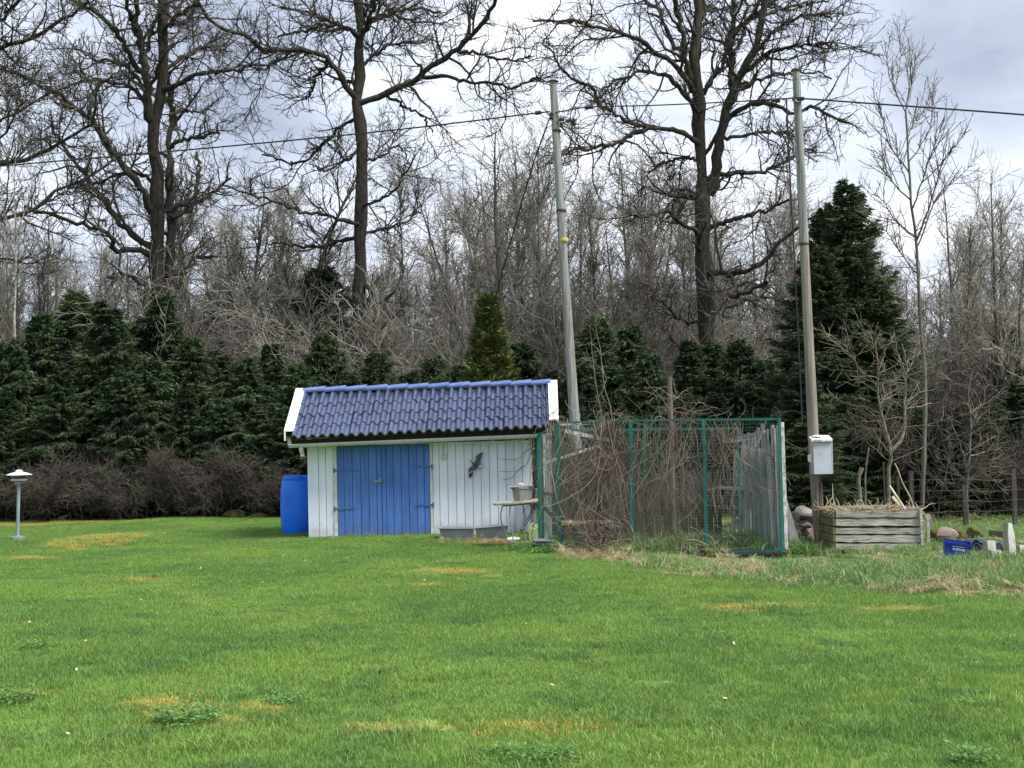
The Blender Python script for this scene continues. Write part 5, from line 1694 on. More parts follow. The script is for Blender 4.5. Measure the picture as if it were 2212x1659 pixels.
MB().lathe([(96 * Lk, 10 * Lk), (100 * Lk, 60 * Lk), (135 * Lk, 100 * Lk), (135 * Lk, 132 * Lk)], hd, 24).add('lamp_glass', M['lamp_glass'], lamp, True)
MB().lathe([(234 * Lk, 132 * Lk), (240 * Lk, 136 * Lk), (236 * Lk, 142 * Lk), (150 * Lk, 174 * Lk), (70 * Lk, 192 * Lk), (.01, 196 * Lk)], hd, 32).add('upper_shade', M['lamp_white'], lamp, True)
MB().lathe([(72 * Lk, 184 * Lk), (66 * Lk, 212 * Lk), (42 * Lk, 232 * Lk), (.01, 238 * Lk)], hd, 20).add('finial_dome', M['lamp_white'], lamp, True)


# ================================================================== THE GREAT OAKS
def build_oaks():
    A = [([(345, 1100), (345, 900), (342, 720), (341, 620), (339, 451), (334, 301), (329, 258), (331, 241), (350, 185), (352, 116), (352, 0), (350, -90)], 17, 6, 0),
         ([(329, 262), (320, 241), (318, 172), (307, 107), (297, 56), (297, 0), (290, -80)], 9, 4, -1),
         ([(307, 107), (292, 60), (279, 26), (274, -20)], 5, 3, -1.5), ([(318, 110), (330, 60), (345, 20), (350, -30)], 4, 2, 1),
         ([(356, 100), (359, 60), (395, 28), (430, 0), (452, -30)], 5, 3, -1), ([(352, 70), (375, 40), (392, 10), (400, -30)], 4, 2, 1.5),
         ([(367, 600), (366, 430), (366, 301), (374, 241), (361, 163), (359, 86)], 9, 4, 2), ([(350, 196), (387, 180), (413, 165), (456, 155), (516, 150), (540, 140)], 6, 2, -2),
         ([(326, 250), (301, 206), (275, 185), (232, 176), (193, 172), (140, 190)], 5, 2, 1.5), ([(317, 172), (275, 112), (241, 56), (198, 21), (159, 0), (130, -25)], 5.5, 2.5, -1.5),
         ([(330, 458), (301, 400), (249, 335), (206, 267), (172, 241), (142, 215), (103, 189)], 7.5, 3, -2), ([(336, 540), (301, 516), (258, 477), (215, 421), (170, 360), (140, 318), (110, 270)], 7, 3, 1.5),
         ([(338, 585), (318, 545), (280, 540), (249, 548), (236, 505), (172, 484), (107, 462), (50, 446)], 6, 2.5, -2.5), ([(344, 464), (387, 443), (430, 434), (464, 413), (499, 383)], 4.5, 2, 1),
         ([(368, 470), (410, 455), (424, 420), (430, 360), (425, 330)], 5, 2.5, 1.5), ([(340, 400), (310, 378), (262, 375), (215, 395), (180, 392)], 4, 2, 2), ([(366, 320), (395, 300), (430, 300), (462, 285), (480, 290)], 4, 2, -1),
         ([(366, 250), (400, 235), (430, 245), (458, 230)], 3.5, 1.5, 2), ([(341, 640), (300, 610), (262, 590), (230, 600)], 4, 2, -1), ([(342, 600), (390, 590), (420, 560), (470, 555)], 4, 2, 1),
         ([(354, 150), (400, 120), (440, 100), (478, 108)], 4, 2, 2), ([(318, 200), (290, 160), (240, 130), (205, 130), (160, 100)], 4, 2, 2.5)]
    oak(A, 36.0, (345, 1100), 'twin stemmed bare oak rising at the left between two limbs that cross the cable', 101, 150, 1000, 7200, first_weight=.3, thick=1.15)
    L = [([(-330, 1110), (-330, 800), (-310, 500), (-290, 250), (-280, 0), (-280, -200)], 26, 12, 0), ([(-310, 470), (-200, 330), (-100, 270), (0, 245), (0, 240)], 4, 2, 0),
         ([(-300, 320), (-150, 190), (0, 105), (64, 82), (125, 47), (172, 19), (195, 0)], 10, 4.5, -1), ([(-305, 480), (-150, 400), (0, 357), (64, 344), (129, 310), (189, 275), (206, 249), (215, 193), (241, 170)], 11, 3, -2),
         ([(-320, 600), (-150, 500), (0, 470), (69, 451), (129, 413), (189, 383), (241, 348), (267, 331)], 10, 3.5, 1), ([(-300, 200), (-120, 120), (0, 146), (50, 165), (86, 185), (142, 215)], 6, 2.5, 2),
         ([(-290, 150), (-100, 80), (0, 40), (30, 15), (55, -20)], 9, 5, -1), ([(-300, 420), (-120, 320), (0, 262), (47, 241), (107, 202), (172, 181), (224, 172)], 6.5, 2, 2), ([(-320, 560), (-100, 430), (0, 300), (30, 255), (60, 215)], 6, 2.5, -2),
         ([(-300, 350), (-120, 220), (-20, 180), (40, 190), (90, 150)], 5, 2, 2.5), ([(-320, 640), (-120, 590), (0, 560), (60, 570), (110, 545)], 6, 2, 2)]
    oak(L, 33.0, (-330, 1110), 'oak out beyond the left edge whose long limbs reach into view', 102, 150, 950, 6600, first_weight=.02, thick=.72)
    B = [([(776, 1100), (777, 900), (775, 709), (776, 559), (780, 473), (781, 365), (779, 279), (773, 215), (778, 150), (778, 86), (773, 34), (769, 0), (765, -90)], 15, 7, 0),
         ([(780, 222), (844, 198), (905, 168), (948, 133), (982, 107), (1021, 73), (1051, 39), (1068, 9), (1072, -20)], 6.5, 3.5, -2), ([(909, 166), (973, 168), (1016, 178), (1064, 176), (1102, 189), (1145, 172), (1175, 174)], 4, 1.5, -3),
         ([(982, 109), (1034, 116), (1085, 129), (1128, 129), (1150, 120)], 3.5, 1.5, -1), ([(830, 202), (850, 215), (879, 232), (913, 254), (935, 284)], 3.5, 1.5, 1),
         ([(773, 215), (762, 206), (741, 172), (715, 133), (689, 116), (646, 107), (603, 103), (563, 107), (537, 84), (494, 64), (456, 43), (430, 13), (420, -10)], 6, 2.5, -2.5), ([(706, 128), (706, 142), (685, 160), (677, 189), (659, 215)], 3.5, 2, 1),
         ([(776, 100), (776, 82), (745, 60), (711, 47), (681, 34), (640, 20), (600, 15)], 4.5, 2, 2), ([(777, 90), (766, 69), (719, 52), (659, 64), (603, 82)], 4, 2, -1), ([(779, 90), (780, 82), (797, 52), (818, 34), (849, 26), (900, 19), (948, 26)], 5.5, 2, 1.5),
         ([(779, 80), (793, 47), (810, 9), (814, -40)], 5, 3, -1), ([(778, 262), (775, 258), (745, 267), (720, 292), (685, 323), (651, 353), (603, 344), (570, 330)], 4.5, 1.5, 2), ([(780, 446), (788, 443), (827, 430), (857, 404), (879, 370), (900, 330)], 3.5, 1.5, -1.5),
         ([(777, 512), (788, 507), (818, 494), (861, 486), (905, 460)], 3.5, 1.5, 2), ([(779, 482), (767, 482), (711, 469), (655, 456), (603, 439), (560, 425), (500, 410)], 4, 1.5, -2), ([(778, 516), (767, 516), (745, 516), (689, 535), (629, 529), (590, 522)], 4.5, 1.5, 1.5),
         ([(776, 611), (800, 625), (818, 649), (836, 645), (850, 630)], 5, 2.5, -1), ([(778, 150), (810, 120), (850, 95), (900, 92)], 3.5, 1.5, 2), ([(776, 330), (745, 345), (700, 370), (668, 352)], 2.8, 1.2, -1), ([(781, 350), (820, 340), (850, 318), (880, 322)], 2.6, 1.2, 1),
         ([(776, 40), (800, 10), (830, -10)], 4, 2, 0), ([(850, 27), (880, 45), (930, 50), (980, 45)], 2.8, 1.2, 1), ([(646, 107), (610, 120), (570, 150), (540, 145)], 3, 1.3, -1), ([(777, 660), (740, 640), (700, 650), (670, 640)], 3.5, 1.5, 1)]
    oak(B, 35.0, (776, 1100), 'straight single stemmed bare oak standing right behind the shed roof', 103, 175, 1080, 7400, first_weight=.18, thick=1.14)
    C = [([(1532, 1090), (1530, 900), (1528, 760), (1521, 648), (1518, 509), (1516, 394), (1514, 301), (1509, 232), (1509, 195), (1500, 139), (1505, 60), (1505, 0), (1500, -80)], 17, 8, 0),
         ([(1530, 420), (1542, 394), (1551, 324), (1560, 273), (1583, 208), (1602, 157), (1625, 116), (1640, 60), (1650, 0), (1655, -60)], 11, 5, -1), ([(1604, 160), (1653, 120), (1699, 102), (1764, 97), (1806, 95)], 5.5, 2, -2),
         ([(1578, 215), (1583, 199), (1579, 139), (1581, 69), (1588, 0), (1590, -50)], 7, 4, 1), ([(1580, 90), (1583, 74), (1639, 28), (1662, 0), (1680, -30)], 5, 3, 1.5), ([(1505, 75), (1518, 28), (1516, 0), (1520, -60)], 6, 4, 1),
         ([(1497, 180), (1481, 116), (1463, 28), (1458, 0), (1450, -60)], 7, 4, -1), ([(1506, 197), (1500, 195), (1467, 144), (1421, 116), (1384, 88), (1329, 65), (1282, 56), (1213, 42), (1150, 46)], 6, 2, -2.5), ([(1480, 120), (1449, 83), (1421, 19), (1393, 0), (1370, -30)], 5, 2.5, 1.5),
         ([(1510, 255), (1491, 218), (1444, 167), (1398, 153), (1366, 157), (1319, 181), (1291, 199)], 5, 2, -1.5), ([(1319, 240), (1291, 218), (1273, 185), (1236, 171), (1199, 120), (1171, 97)], 4, 1.5, -2), ([(1514, 316), (1504, 306), (1458, 278), (1398, 278), (1356, 264), (1319, 240), (1301, 232), (1287, 204)], 5.5, 2, -1.5),
         ([(1398, 278), (1360, 292), (1329, 310), (1282, 320), (1236, 324), (1215, 330)], 5, 1.5, -2.5), ([(1515, 200), (1528, 185), (1560, 139), (1579, 93)], 6, 3.5, 0), ([(1560, 285), (1580, 250), (1602, 232), (1643, 222), (1690, 232), (1717, 245), (1755, 232), (1810, 260), (1840, 268)], 6, 2, -2),
         ([(1530, 388), (1542, 380), (1588, 375), (1643, 370), (1694, 352), (1745, 324), (1765, 330)], 5.5, 1.8, 1), ([(1522, 495), (1574, 477), (1648, 458), (1700, 430)], 5.5, 2, -1), ([(1516, 508), (1504, 500), (1467, 477), (1440, 454), (1400, 470), (1356, 463)], 5, 2, -1.5),
         ([(1522, 585), (1537, 588), (1574, 593), (1588, 620), (1580, 634), (1606, 634), (1653, 607)], 6.5, 4, -2), ([(1574, 593), (1588, 588), (1639, 574), (1690, 519), (1736, 482), (1773, 463)], 6, 2.5, -1.5), ([(1640, 40), (1690, 20), (1740, 10), (1790, 0)], 4, 2, 1), ([(1620, 125), (1660, 80), (1700, 50), (1760, 30), (1800, 40)], 4.5, 2, -1),
         ([(1590, 190), (1640, 170), (1700, 160), (1760, 155), (1790, 170)], 3.5, 1.5, 1.5), ([(1516, 350), (1480, 340), (1440, 350), (1400, 372)], 3.5, 1.5, 1.5), ([(1518, 420), (1470, 410), (1430, 420), (1390, 400)], 3.5, 1.5, 2), ([(1526, 680), (1580, 660), (1640, 640), (1700, 650)], 5, 2, 1), ([(1526, 700), (1470, 690), (1430, 650), (1400, 640)], 4, 2, -1),
         ([(1585, 120), (1610, 60), (1612, 0), (1620, -50)], 4, 2, 2), ([(1555, 300), (1620, 290), (1680, 285), (1720, 300)], 3.5, 1.5, 2)]
    oak(C, 34.0, (1532, 1090), 'broad forked bare oak standing between the two utility poles', 104, 200, 1250, 8600, first_weight=.22, thick=1.12)


build_oaks()


# slender young aspen by the crate: pale lower stem, long ascending branches
def build_aspen():
    rng = np.random.default_rng(31)
    Y = 21.6
    T = [([(1992, 1100), (1997, 967), (2000, 835), (1990, 719), (1984, 603), (1979, 521), (1968, 432), (1963, 348), (1956, 240)], 5.2, 2.0, 0), ([(1956, 242), (1924, 174), (1914, 110), (1912, 92)], 1.5, .6, -.3), ([(1956, 242), (1973, 159), (1978, 110), (1985, 100)], 1.6, .6, .3), ([(1932, 190), (1945, 140), (1944, 78)], 1.2, .5, .4),
         ([(1980, 521), (2013, 432), (2038, 348), (2075, 300), (2085, 280)], 2.4, .7, -.8), ([(1983, 530), (2023, 427), (2060, 392), (2090, 365), (2110, 338)], 1.9, .6, .9), ([(1968, 434), (1924, 388), (1904, 338), (1879, 323)], 1.8, .6, .5), ([(1964, 373), (1924, 318), (1909, 268), (1884, 189)], 1.8, .6, -.6),
         ([(1963, 350), (1993, 308), (2012, 260), (2015, 199)], 1.7, .6, .6), ([(1972, 450), (2003, 358), (2043, 249)], 1.9, .6, -.9), ([(1966, 415), (1940, 340), (1932, 290), (1910, 240)], 1.5, .5, 1.0), ([(1978, 515), (1930, 470), (1905, 430), (1885, 420)], 1.8, .6, -1), ([(1985, 600), (1940, 540), (1915, 500), (1890, 480)], 1.7, .6, .7), ([(1960, 300), (1975, 262), (1995, 240), (2005, 215)], 1.3, .5, .3)]
    P, Rd = traced(T, Y, rng, 18, .006)
    P1, R1 = spawn(P[1:], Rd[1:], rng, 150, (.3, .95), (18, 45), 5, .10, .10, .15, 1, .7, .012, .005, .45)
    P2, R2 = spawn(np.concatenate([resample_m(P[1:], 5), P1]), np.concatenate([resample_r(Rd[1:], 5), R1]), rng, 700, (.08, .30), (30, 60), 4, .16, .10, .1, 1, .8, .007, .0038, .3)
    P3, R3 = spawn(resample_m(P[:1], 8)[:, 2:], resample_r(Rd[:1], 8)[:, 2:], rng, 40, (.2, .9), (40, 80), 6, .18, .05, 0, .6, .5, .008, .004, .2)
    b = at(1992, 1100, Y); b.z = 0
    thing_tree('aspen_tree', b, 'slender young aspen with long upswept branches at the right of the meter pole', 'tree', None, Tubes().add(P[:1], Rd[:1], 9).mesh('trunk', M['bark_aspen']),
               Tubes().add(P[1:], Rd[1:], 5).add(P1, R1, 4).add(P2, R2, 3).add(P3, R3, 4).mesh('crown', M['twig_aspen'], False))


build_aspen()


def small_tree(name, T, Y, label, seed, n1=70, n2=320, l1=(.25, .8), mat='bark_birch', tm='twig_pale', ang=(35, 80), up=.04):
    rng = np.random.default_rng(seed)
    P, Rd = traced(T, Y, rng, 14, .008)
    P1, R1 = spawn(P, Rd, rng, n1, l1, ang, 6, .16, up, .25, 1, .55, .010, .004, .3)
    P2, R2 = spawn(P1, R1, rng, n2, (.10, .40), (25, 65), 4, .18, up, .15, 1, .8, .006, .0034, .3)
    b = at(T[0][0][0][0], T[0][0][0][1], Y); b.z = 0
    thing_tree(name, b, label, 'tree', None, Tubes().add(P, Rd, 8).mesh('trunk', M[mat]), Tubes().add(P1, R1, 4).add(P2, R2, 3).mesh('crown', M[tm], False))


small_tree('forked_tree', [([(1917, 1100), (1921, 1007), (1924, 977), (1914, 934), (1901, 885), (1896, 832), (1898, 789), (1892, 740)], 5.4, 1.2, 0), ([(1925, 976), (1944, 954), (1954, 928), (1954, 868), (1957, 818), (1962, 770)], 4.2, 1.2, .3), ([(1897, 840), (1880, 815), (1850, 790), (1838, 750)], 1.3, .5, -.3), ([(1912, 925), (1880, 890), (1855, 868)], 1.2, .5, -.2), ([(1898, 800), (1910, 770), (1905, 730)], 1.2, .5, .2)],
           20.6, 'pale forked small tree with many thin bare twigs behind the compost crate', 41, 66, 280, (.3, 1.0), 'bark_grey')
small_tree('sapling', [([(2086, 1140), (2090, 1050), (2091, 1033), (2096, 960), (2098, 921), (2092, 860), (2100, 800)], 3.6, .8, 0), ([(2090, 1050), (2136, 977), (2160, 935), (2180, 890)], 1.6, .6, -.3), ([(2088, 1020), (2086, 994), (2068, 944), (2055, 915)], 1.4, .5, .3), ([(2094, 1035), (2130, 1020), (2165, 1003), (2195, 990)], 1.2, .5, -.3), ([(2097, 925), (2110, 890), (2122, 870)], 1.2, .5, .2)],
           22.0, 'thin pale bare sapling with spreading limbs above the mossy boulders', 42, 30, 130, (.3, .9), 'bark_grey')
small_tree('sapling', [([(1325, 1100), (1322, 900), (1305, 830), (1296, 760), (1286, 690)], 2.0, .6, 0), ([(1320, 880), (1300, 855), (1308, 820), (1300, 795)], 1.2, .5, .2)], 22.4, 'crooked bare sapling standing behind the vine covered run', 43, 12, 30, (.12, .4), 'twig_pale')
small_tree('sapling', [([(1304, 1100), (1299, 900), (1288, 830), (1278, 750), (1272, 700)], 1.4, .5, 0)], 22.6, 'straight thin bare sapling beside the crooked sapling', 44, 8, 14, (.1, .35), 'twig_pale')
small_tree('birch_tree', [([(36, 1100), (34, 850), (32, 700), (33, 600), (36, 500), (30, 400), (34, 330)], 4.4, .9, 0), ([(34, 620), (50, 560), (70, 500)], 1.6, .6, -.4), ([(34, 560), (15, 500), (5, 430)], 1.5, .5, .5), ([(35, 500), (60, 440), (75, 380)], 1.5, .5, .4)], 32.0, 'white stemmed slim birch near the left edge above the spruces', 45, 80, 420, (.5, 1.6), 'bark_birch', 'twig_far', (25, 50), .08)
for (pts, Y, lab) in (([(1855, 1100, 5.4), (1857, 1055, 5.0), (1852, 1040, 4.8), (1862, 1010, 4.4)], 20.3, 'pale sawn off birch stump behind the left of the compost crate'), ([(1871, 1100, 2.8), (1869, 1050, 2.5), (1872, 1000, 2.2), (1877, 966, 1.4)], 20.6, 'thin dead snag beside the sawn off birch stump'), ([(1912, 1095, 2.0), (1910, 1050, 1.9), (1908, 998, 1.7)], 20.4, 'thin cut pole standing against the forked tree'),
                      ([(1941, 1095, 3.4), (1940, 1060, 3.2), (1938, 1030, 3.0)], 20.8, 'grey broken stump between the forked tree and the aspen')):
    c = [at(x, y, Y) for x, y, r in pts]; c[0].z = -.05
    rs = [r * Y / FPX for x, y, r in pts]
    o = add('tree_stump', MB().tube(resample([tuple(p) for p in c], 10), np.interp(np.linspace(0, 1, 10), np.linspace(0, 1, len(rs)), rs) * (1 + .08 * np.random.default_rng(3).normal(size=10)), 9).mesh('tree_stump', M['bark_grey'] if 'birch' in lab else M['fence_post'], True), None, None, label=lab, cat='stump')

# ================================================================== SPRUCES
SP = []
for i, kw in enumerate((dict(H=4.6, Rb=1.5, nb=150, shape=.85, droop=.7), dict(H=4.4, Rb=1.6, nb=140, droop=.9, shape=.8), dict(H=4.8, Rb=1.4, nb=155, droop=.6, shape=.9), dict(H=4.2, Rb=1.55, nb=140, upward=.25, droop=.7, shape=.8))):
    tm, cm = spruce(200 + i, **kw)
    SP.append((thing_tree('spruce_tree', (0, 0, 0), None, 'tree', None, tm, cm), kw['H']))
LS = {0: 'dark green spruce in the dense screen left of the shed', 1: 'dark spruce directly behind the blue tiled roof', 2: 'dark spruce behind the wire run between the two poles', 3: 'dark shaded spruce in the thicket at the right edge'}
GS = {0: 'spruces screening the left of the lawn', 1: 'spruces behind the shed', 2: 'spruces behind the wire run', 3: 'spruces at the right edge'}


def put_spruce(px, top, Y, s_i, wf=1.0, zone=0, label=None):
    c = at(px, 1000, Y)
    H = at(px, top, Y).z
    o, H0 = SP[s_i % 4]
    s = H / H0
    place(o, c.x, Y, s * (.45 + .55 * wf), random.uniform(0, 6.3), label or LS[zone], GS[zone] if not label else None, z=-.02, sz=s)


for k, (px, top, Y, wf) in enumerate([(-70, 720, 31.5, 1.1), (20, 735, 31.0, 1.15), (95, 680, 32.0, 1.1), (165, 640, 32.8, 1.1), (235, 655, 31.2, 1.2), (300, 690, 32.6, 1.1), (360, 640, 32.4, 1.1), (420, 735, 31.4, 1.2), (475, 760, 32.2, 1.2), (530, 775, 30.9, 1.25), (590, 745, 32.0, 1.2), (645, 790, 30.6, 1.2),
                                     (130, 800, 30.2, 1.35), (270, 800, 30.0, 1.35), (400, 840, 30.0, 1.4), (10, 850, 30.2, 1.3), (560, 880, 29.8, 1.5), (480, 860, 30.0, 1.4), (620, 880, 29.6, 1.5), (680, 860, 29.6, 1.4), (200, 760, 31, 1.3), (330, 770, 30.8, 1.3)]):
    put_spruce(px, top, Y, k, wf, 0)
for k, (px, top, Y, wf) in enumerate([(700, 725, 31.5, 1.2), (760, 800, 30.5, 1.25), (820, 765, 31.8, 1.15), (885, 800, 30.2, 1.3), (940, 770, 31.6, 1.2), (1000, 790, 30.8, 1.3), (1130, 745, 31.6, 1.2), (1190, 800, 30.6, 1.3), (850, 830, 29.5, 1.4), (1080, 800, 29.6, 1.4), (960, 820, 29.6, 1.4)]):
    put_spruce(px, top, Y, k + 1, wf, 1)
for k, (px, top, Y, wf) in enumerate([(1255, 760, 30.0, 1.2), (1300, 690, 31.2, 1.1), (1365, 700, 31.5, 1.1), (1405, 760, 30.4, 1.05), (1490, 735, 30.6, 1.15), (1545, 745, 31.4, 1.2), (1605, 735, 30.2, 1.25), (1660, 780, 30.0, 1.2), (1700, 800, 29.0, 1.2), (1330, 860, 28.0, 1.3), (1550, 850, 28.0, 1.4), (1250, 880, 27.5, 1.3), (1640, 880, 27.0, 1.4), (1400, 900, 27.2, 1.3), (1480, 850, 28.4, 1.2)]):
    put_spruce(px, top, Y, k + 2, wf, 2)
for k, (px, top, Y, wf) in enumerate([(1905, 690, 27.5, 1.0), (1945, 820, 26.5, 1.2), (2010, 880, 27.5, 1.25), (2070, 850, 28.5, 1.2), (2140, 870, 27.5, 1.3), (2205, 820, 28.0, 1.2), (2260, 860, 27, 1.3), (2175, 700, 34, .9), (1985, 900, 24.6, 1.6), (2060, 880, 24.2, 1.7), (2130, 920, 24.0, 1.7), (2200, 890, 24.4, 1.7), (1830, 860, 24.6, 1.4), (1900, 930, 24.2, 1.6), (1770, 900, 23.6, 1.3)]):
    put_spruce(px, top, Y, k + 3, wf, 3)
tm, cm = spruce(231, H=6.4, Rb=1.85, nb=230, droop=.5, tw=13, shape=.8)
b = at(1848, 1000, 27.0)
o = thing_tree('spruce_tree', (0, 0, 0), 'tallest dark spruce right of the meter pole rising to a point', 'tree', None, tm, cm)
H = at(1848, 395, 27.0).z
place(o, b.x, 27.0, 1.0, .4, None, None, -.02, sz=H / 6.4)
o['_used'] = 1
c = copy_tree(o); b = at(1778, 1000, 26.2); c.location = (b.x, 26.2, -.02); c.rotation_euler = (0, 0, 2.2); c.scale = (.95, .95, at(1782, 540, 26.2).z / 6.4); tag(c, 'second tall dark spruce rising directly behind the meter pole')
c = copy_tree(o); b = at(1800, 1000, 28.4); c.location = (b.x, 28.4, -.02); c.rotation_euler = (0, 0, 1.1); c.scale = (.9, .9, at(1800, 455, 28.4).z / 6.4); tag(c, 'tall ragged spruce just left of the tallest dark spruce')
c = copy_tree(o); b = at(1900, 1000, 26.4); c.location = (b.x, 26.4, -.02); c.rotation_euler = (0, 0, 5.2); c.scale = (.85, .85, at(1900, 600, 26.4).z / 6.4); tag(c, 'broad spruce on the right flank of the tallest dark spruce')
c = copy_tree(o); b = at(1738, 1000, 22.6); c.location = (b.x, 22.6, -.02); c.rotation_euler = (0, 0, 4.0); c.scale = (.62, .62, at(1735, 800, 22.6).z / 6.4); tag(c, 'nearer spruce whose pale green boughs frame the meter box')
tm, cm = spruce(232, H=4.2, Rb=.95, nb=210, droop=.15, upward=.9, mat='needles_light', width=.034, shape=.75)
b = at(1062, 1000, 29.4)
o = thing_tree('juniper_tree', (0, 0, 0), 'yellowish green columnar juniper peeking above the right half of the roof', 'tree', None, tm, cm)
place(o, b.x, 29.4, 1.25, .4, None, None, -.02, sz=at(1062, 650, 29.4).z / 4.2)
tm, cm = spruce(233, H=6.6, Rb=1.3, nb=90, droop=.5, bare=.56, shape=.9)
b = at(700, 1000, 37.0)
o = thing_tree('spruce_tree', (0, 0, 0), 'dark evergreen crown on a bare stem left of the straight oak trunk', 'tree', None, tm, cm)
place(o, b.x, 37.0, 1.35, .4, None, None, -.02, sz=at(700, 575, 37).z / 6.6)

# ================================================================== WOODLAND OF BARE TREES
BT = []
for i, kw in enumerate((dict(H=10, r0=.13, forks=1, n1=38, a1=(25, 50)), dict(H=10, r0=.12, forks=2, n1=46, a1=(25, 50), n2=300), dict(H=10, r0=.09, forks=1, n1=44, l1=(.8, 2.0), a1=(25, 50), tmin=.15), dict(H=10, r0=.11, forks=3, n1=50, l1=(1.2, 2.8), a1=(20, 45), n2=320),
                        dict(H=10, r0=.08, forks=1, n1=50, l1=(.6, 1.6), a1=(30, 60), tmin=.12, n2=300), dict(H=10, r0=.15, forks=2, n1=44, l1=(1.6, 3.6), a1=(35, 65), gnarl=.26, up=.05, n2=320))):
    tm, cm = bare_tree(300 + i, **kw)
    BT.append(thing_tree('bare_tree', (0, 0, 0), None, 'tree', None, tm, cm))
LW = 'bare grey twigged tree in the wood behind the oaks'


def put_bare(px, top, Y, k, wf=1.0, label=LW, group='bare trees of the wood behind'):
    c = at(px, 950, Y)
    H = at(px, top, Y).z
    place(BT[k % len(BT)], c.x, Y, H / 10 * wf, random.uniform(0, 6.3), label, group, z=-.1, sz=H / 10)


for (px, top, Y, k, wf, lab) in ((560, 312, 38.5, 1, 1.25, 'rounded bare tree standing clear between the left oak and the straight oak'), (1062, 285, 38.0, 3, 1.2, 'bushy bare tree rising just left of the cracked pole'), (1392, 320, 41, 3, 1.0, 'fan shaped bare tree between the cracked pole and the forked oak'), (1740, 380, 42, 5, 1.0, 'bare tree behind the upper meter pole'), (1195, 330, 37.0, 0, .9, 'grey bare tree whose stem stands beside the cracked pole'),
                             (430, 330, 39, 5, 1.0, 'bare tree to the right of the twin stemmed oak'), (2095, 395, 36, 3, 1.0, 'bare tree with upswept crown right of the aspen'), (2190, 380, 34, 1, .9, 'bare tree at the right edge of the picture'), (880, 345, 40, 4, .8, 'slight bare tree right of the straight oak')):
    put_bare(px, top, Y, k, wf, lab, None)
rng = random.Random(77)


def skyline(px):
    xs_ = [-150, 0, 110, 250, 420, 480, 640, 700, 800, 930, 1000, 1150, 1230, 1290, 1480, 1560, 1720, 1820, 1890, 1960, 2020, 2120, 2212, 2350]
    ys_ = [440, 450, 440, 470, 420, 430, 400, 470, 500, 470, 360, 330, 420, 350, 370, 420, 400, 430, 510, 560, 480, 440, 420, 430]
    return float(np.interp(px, xs_, ys_))


i = 0
for row, (Y, n, drop) in enumerate(((41, 25, 0), (46, 27, 10), (52, 26, 20), (59, 22, 30), (38, 14, 120))):
    for j in range(n):
        px = -140 + (j + rng.uniform(.1, .9)) * 2500 / n
        top = skyline(px) + drop + rng.uniform(-10, 120)
        put_bare(px, top, Y + rng.uniform(-2, 2), rng.randrange(6), rng.uniform(.85, 1.15))
        i += 1

# twiggy undergrowth between the spruces and the tall trees
BR = []
for i in range(3):
    BR.append(add('brushwood', shrub_mesh(400 + i, 4.6, 1.6, 16, 260, 1900, 'twig_far', .22, .006, .08, (.5, 1.5), (.2, .7)), None, None, cat='bush'))
for j in range(36):
    px = -60 + (j + rng.uniform(.1, .9)) * 2360 / 36
    Y = rng.uniform(34.4, 38.5)
    c = at(px, 950, Y)
    top = at(px, rng.uniform(560, 690), Y).z
    if 1860 < px < 2040:
        top *= .7
    o = BR[j % 3] if j < 3 else copy_tree(BR[j % 3])
    o.location = (c.x, Y, -.05); o.rotation_euler = (0, 0, rng.uniform(0, 6.3)); s = top / 4.4; o.scale = (s, s, s)
    tag(o, 'grey leafless brushwood filling the gap above the spruces', 'bush', 'brushwood under the tall trees')

# brown bare hedge along the back of the lawn, left
SHB = [add('bare_shrub', shrub_mesh(420 + i, 1.75, 1.0, 11, 230, 2000, 'shrub', .30, .0045, .03), None, None, cat='shrub') for i in range(3)]
SHB[0]['_n'] = 0
for j in range(17):
    px = -30 + j * 42 + rng.uniform(-9, 9)
    Y = 29.3 + rng.uniform(-.25, .5)
    c = at(px, 1000, Y)
    top = 1115 - at(px, 0, 1).x * 0
    H = at(px, rng.uniform(965, 1000) + (40 if px < 130 else 0) + (15 if px > 560 else 0), Y).z
    o = SHB[j % 3] if j < 3 else copy_tree(SHB[j % 3])
    o.location = (c.x, Y, hgt(c.x, Y)); o.rotation_euler = (0, 0, rng.uniform(0, 6.3)); s = H / 1.6; o.scale = (s * 1.1, s * 1.1, s)
    tag(o, 'brown leafless hedge shrub at the back of the lawn left of the barrel', 'shrub', 'leafless hedge shrubs at the back of the lawn')
for j in range(2):
    px = 2040 + j * 130 + rng.uniform(-8, 8)
    Y = rng.uniform(22.5, 25)
    c = at(px, 1000, Y)
    H = at(px, rng.uniform(820, 1000), Y).z
    o = copy_tree(SHB[j % 3])
    o.location = (c.x, Y, hgt(c.x, Y)); o.rotation_euler = (0, 0, rng.uniform(0, 6.3)); s = H / 1.6; o.scale = (s * .75, s * .75, s)
    tag(o, 'bare brown brush behind the wire fence at the right edge', 'shrub', 'bare brush behind the right wire fence')


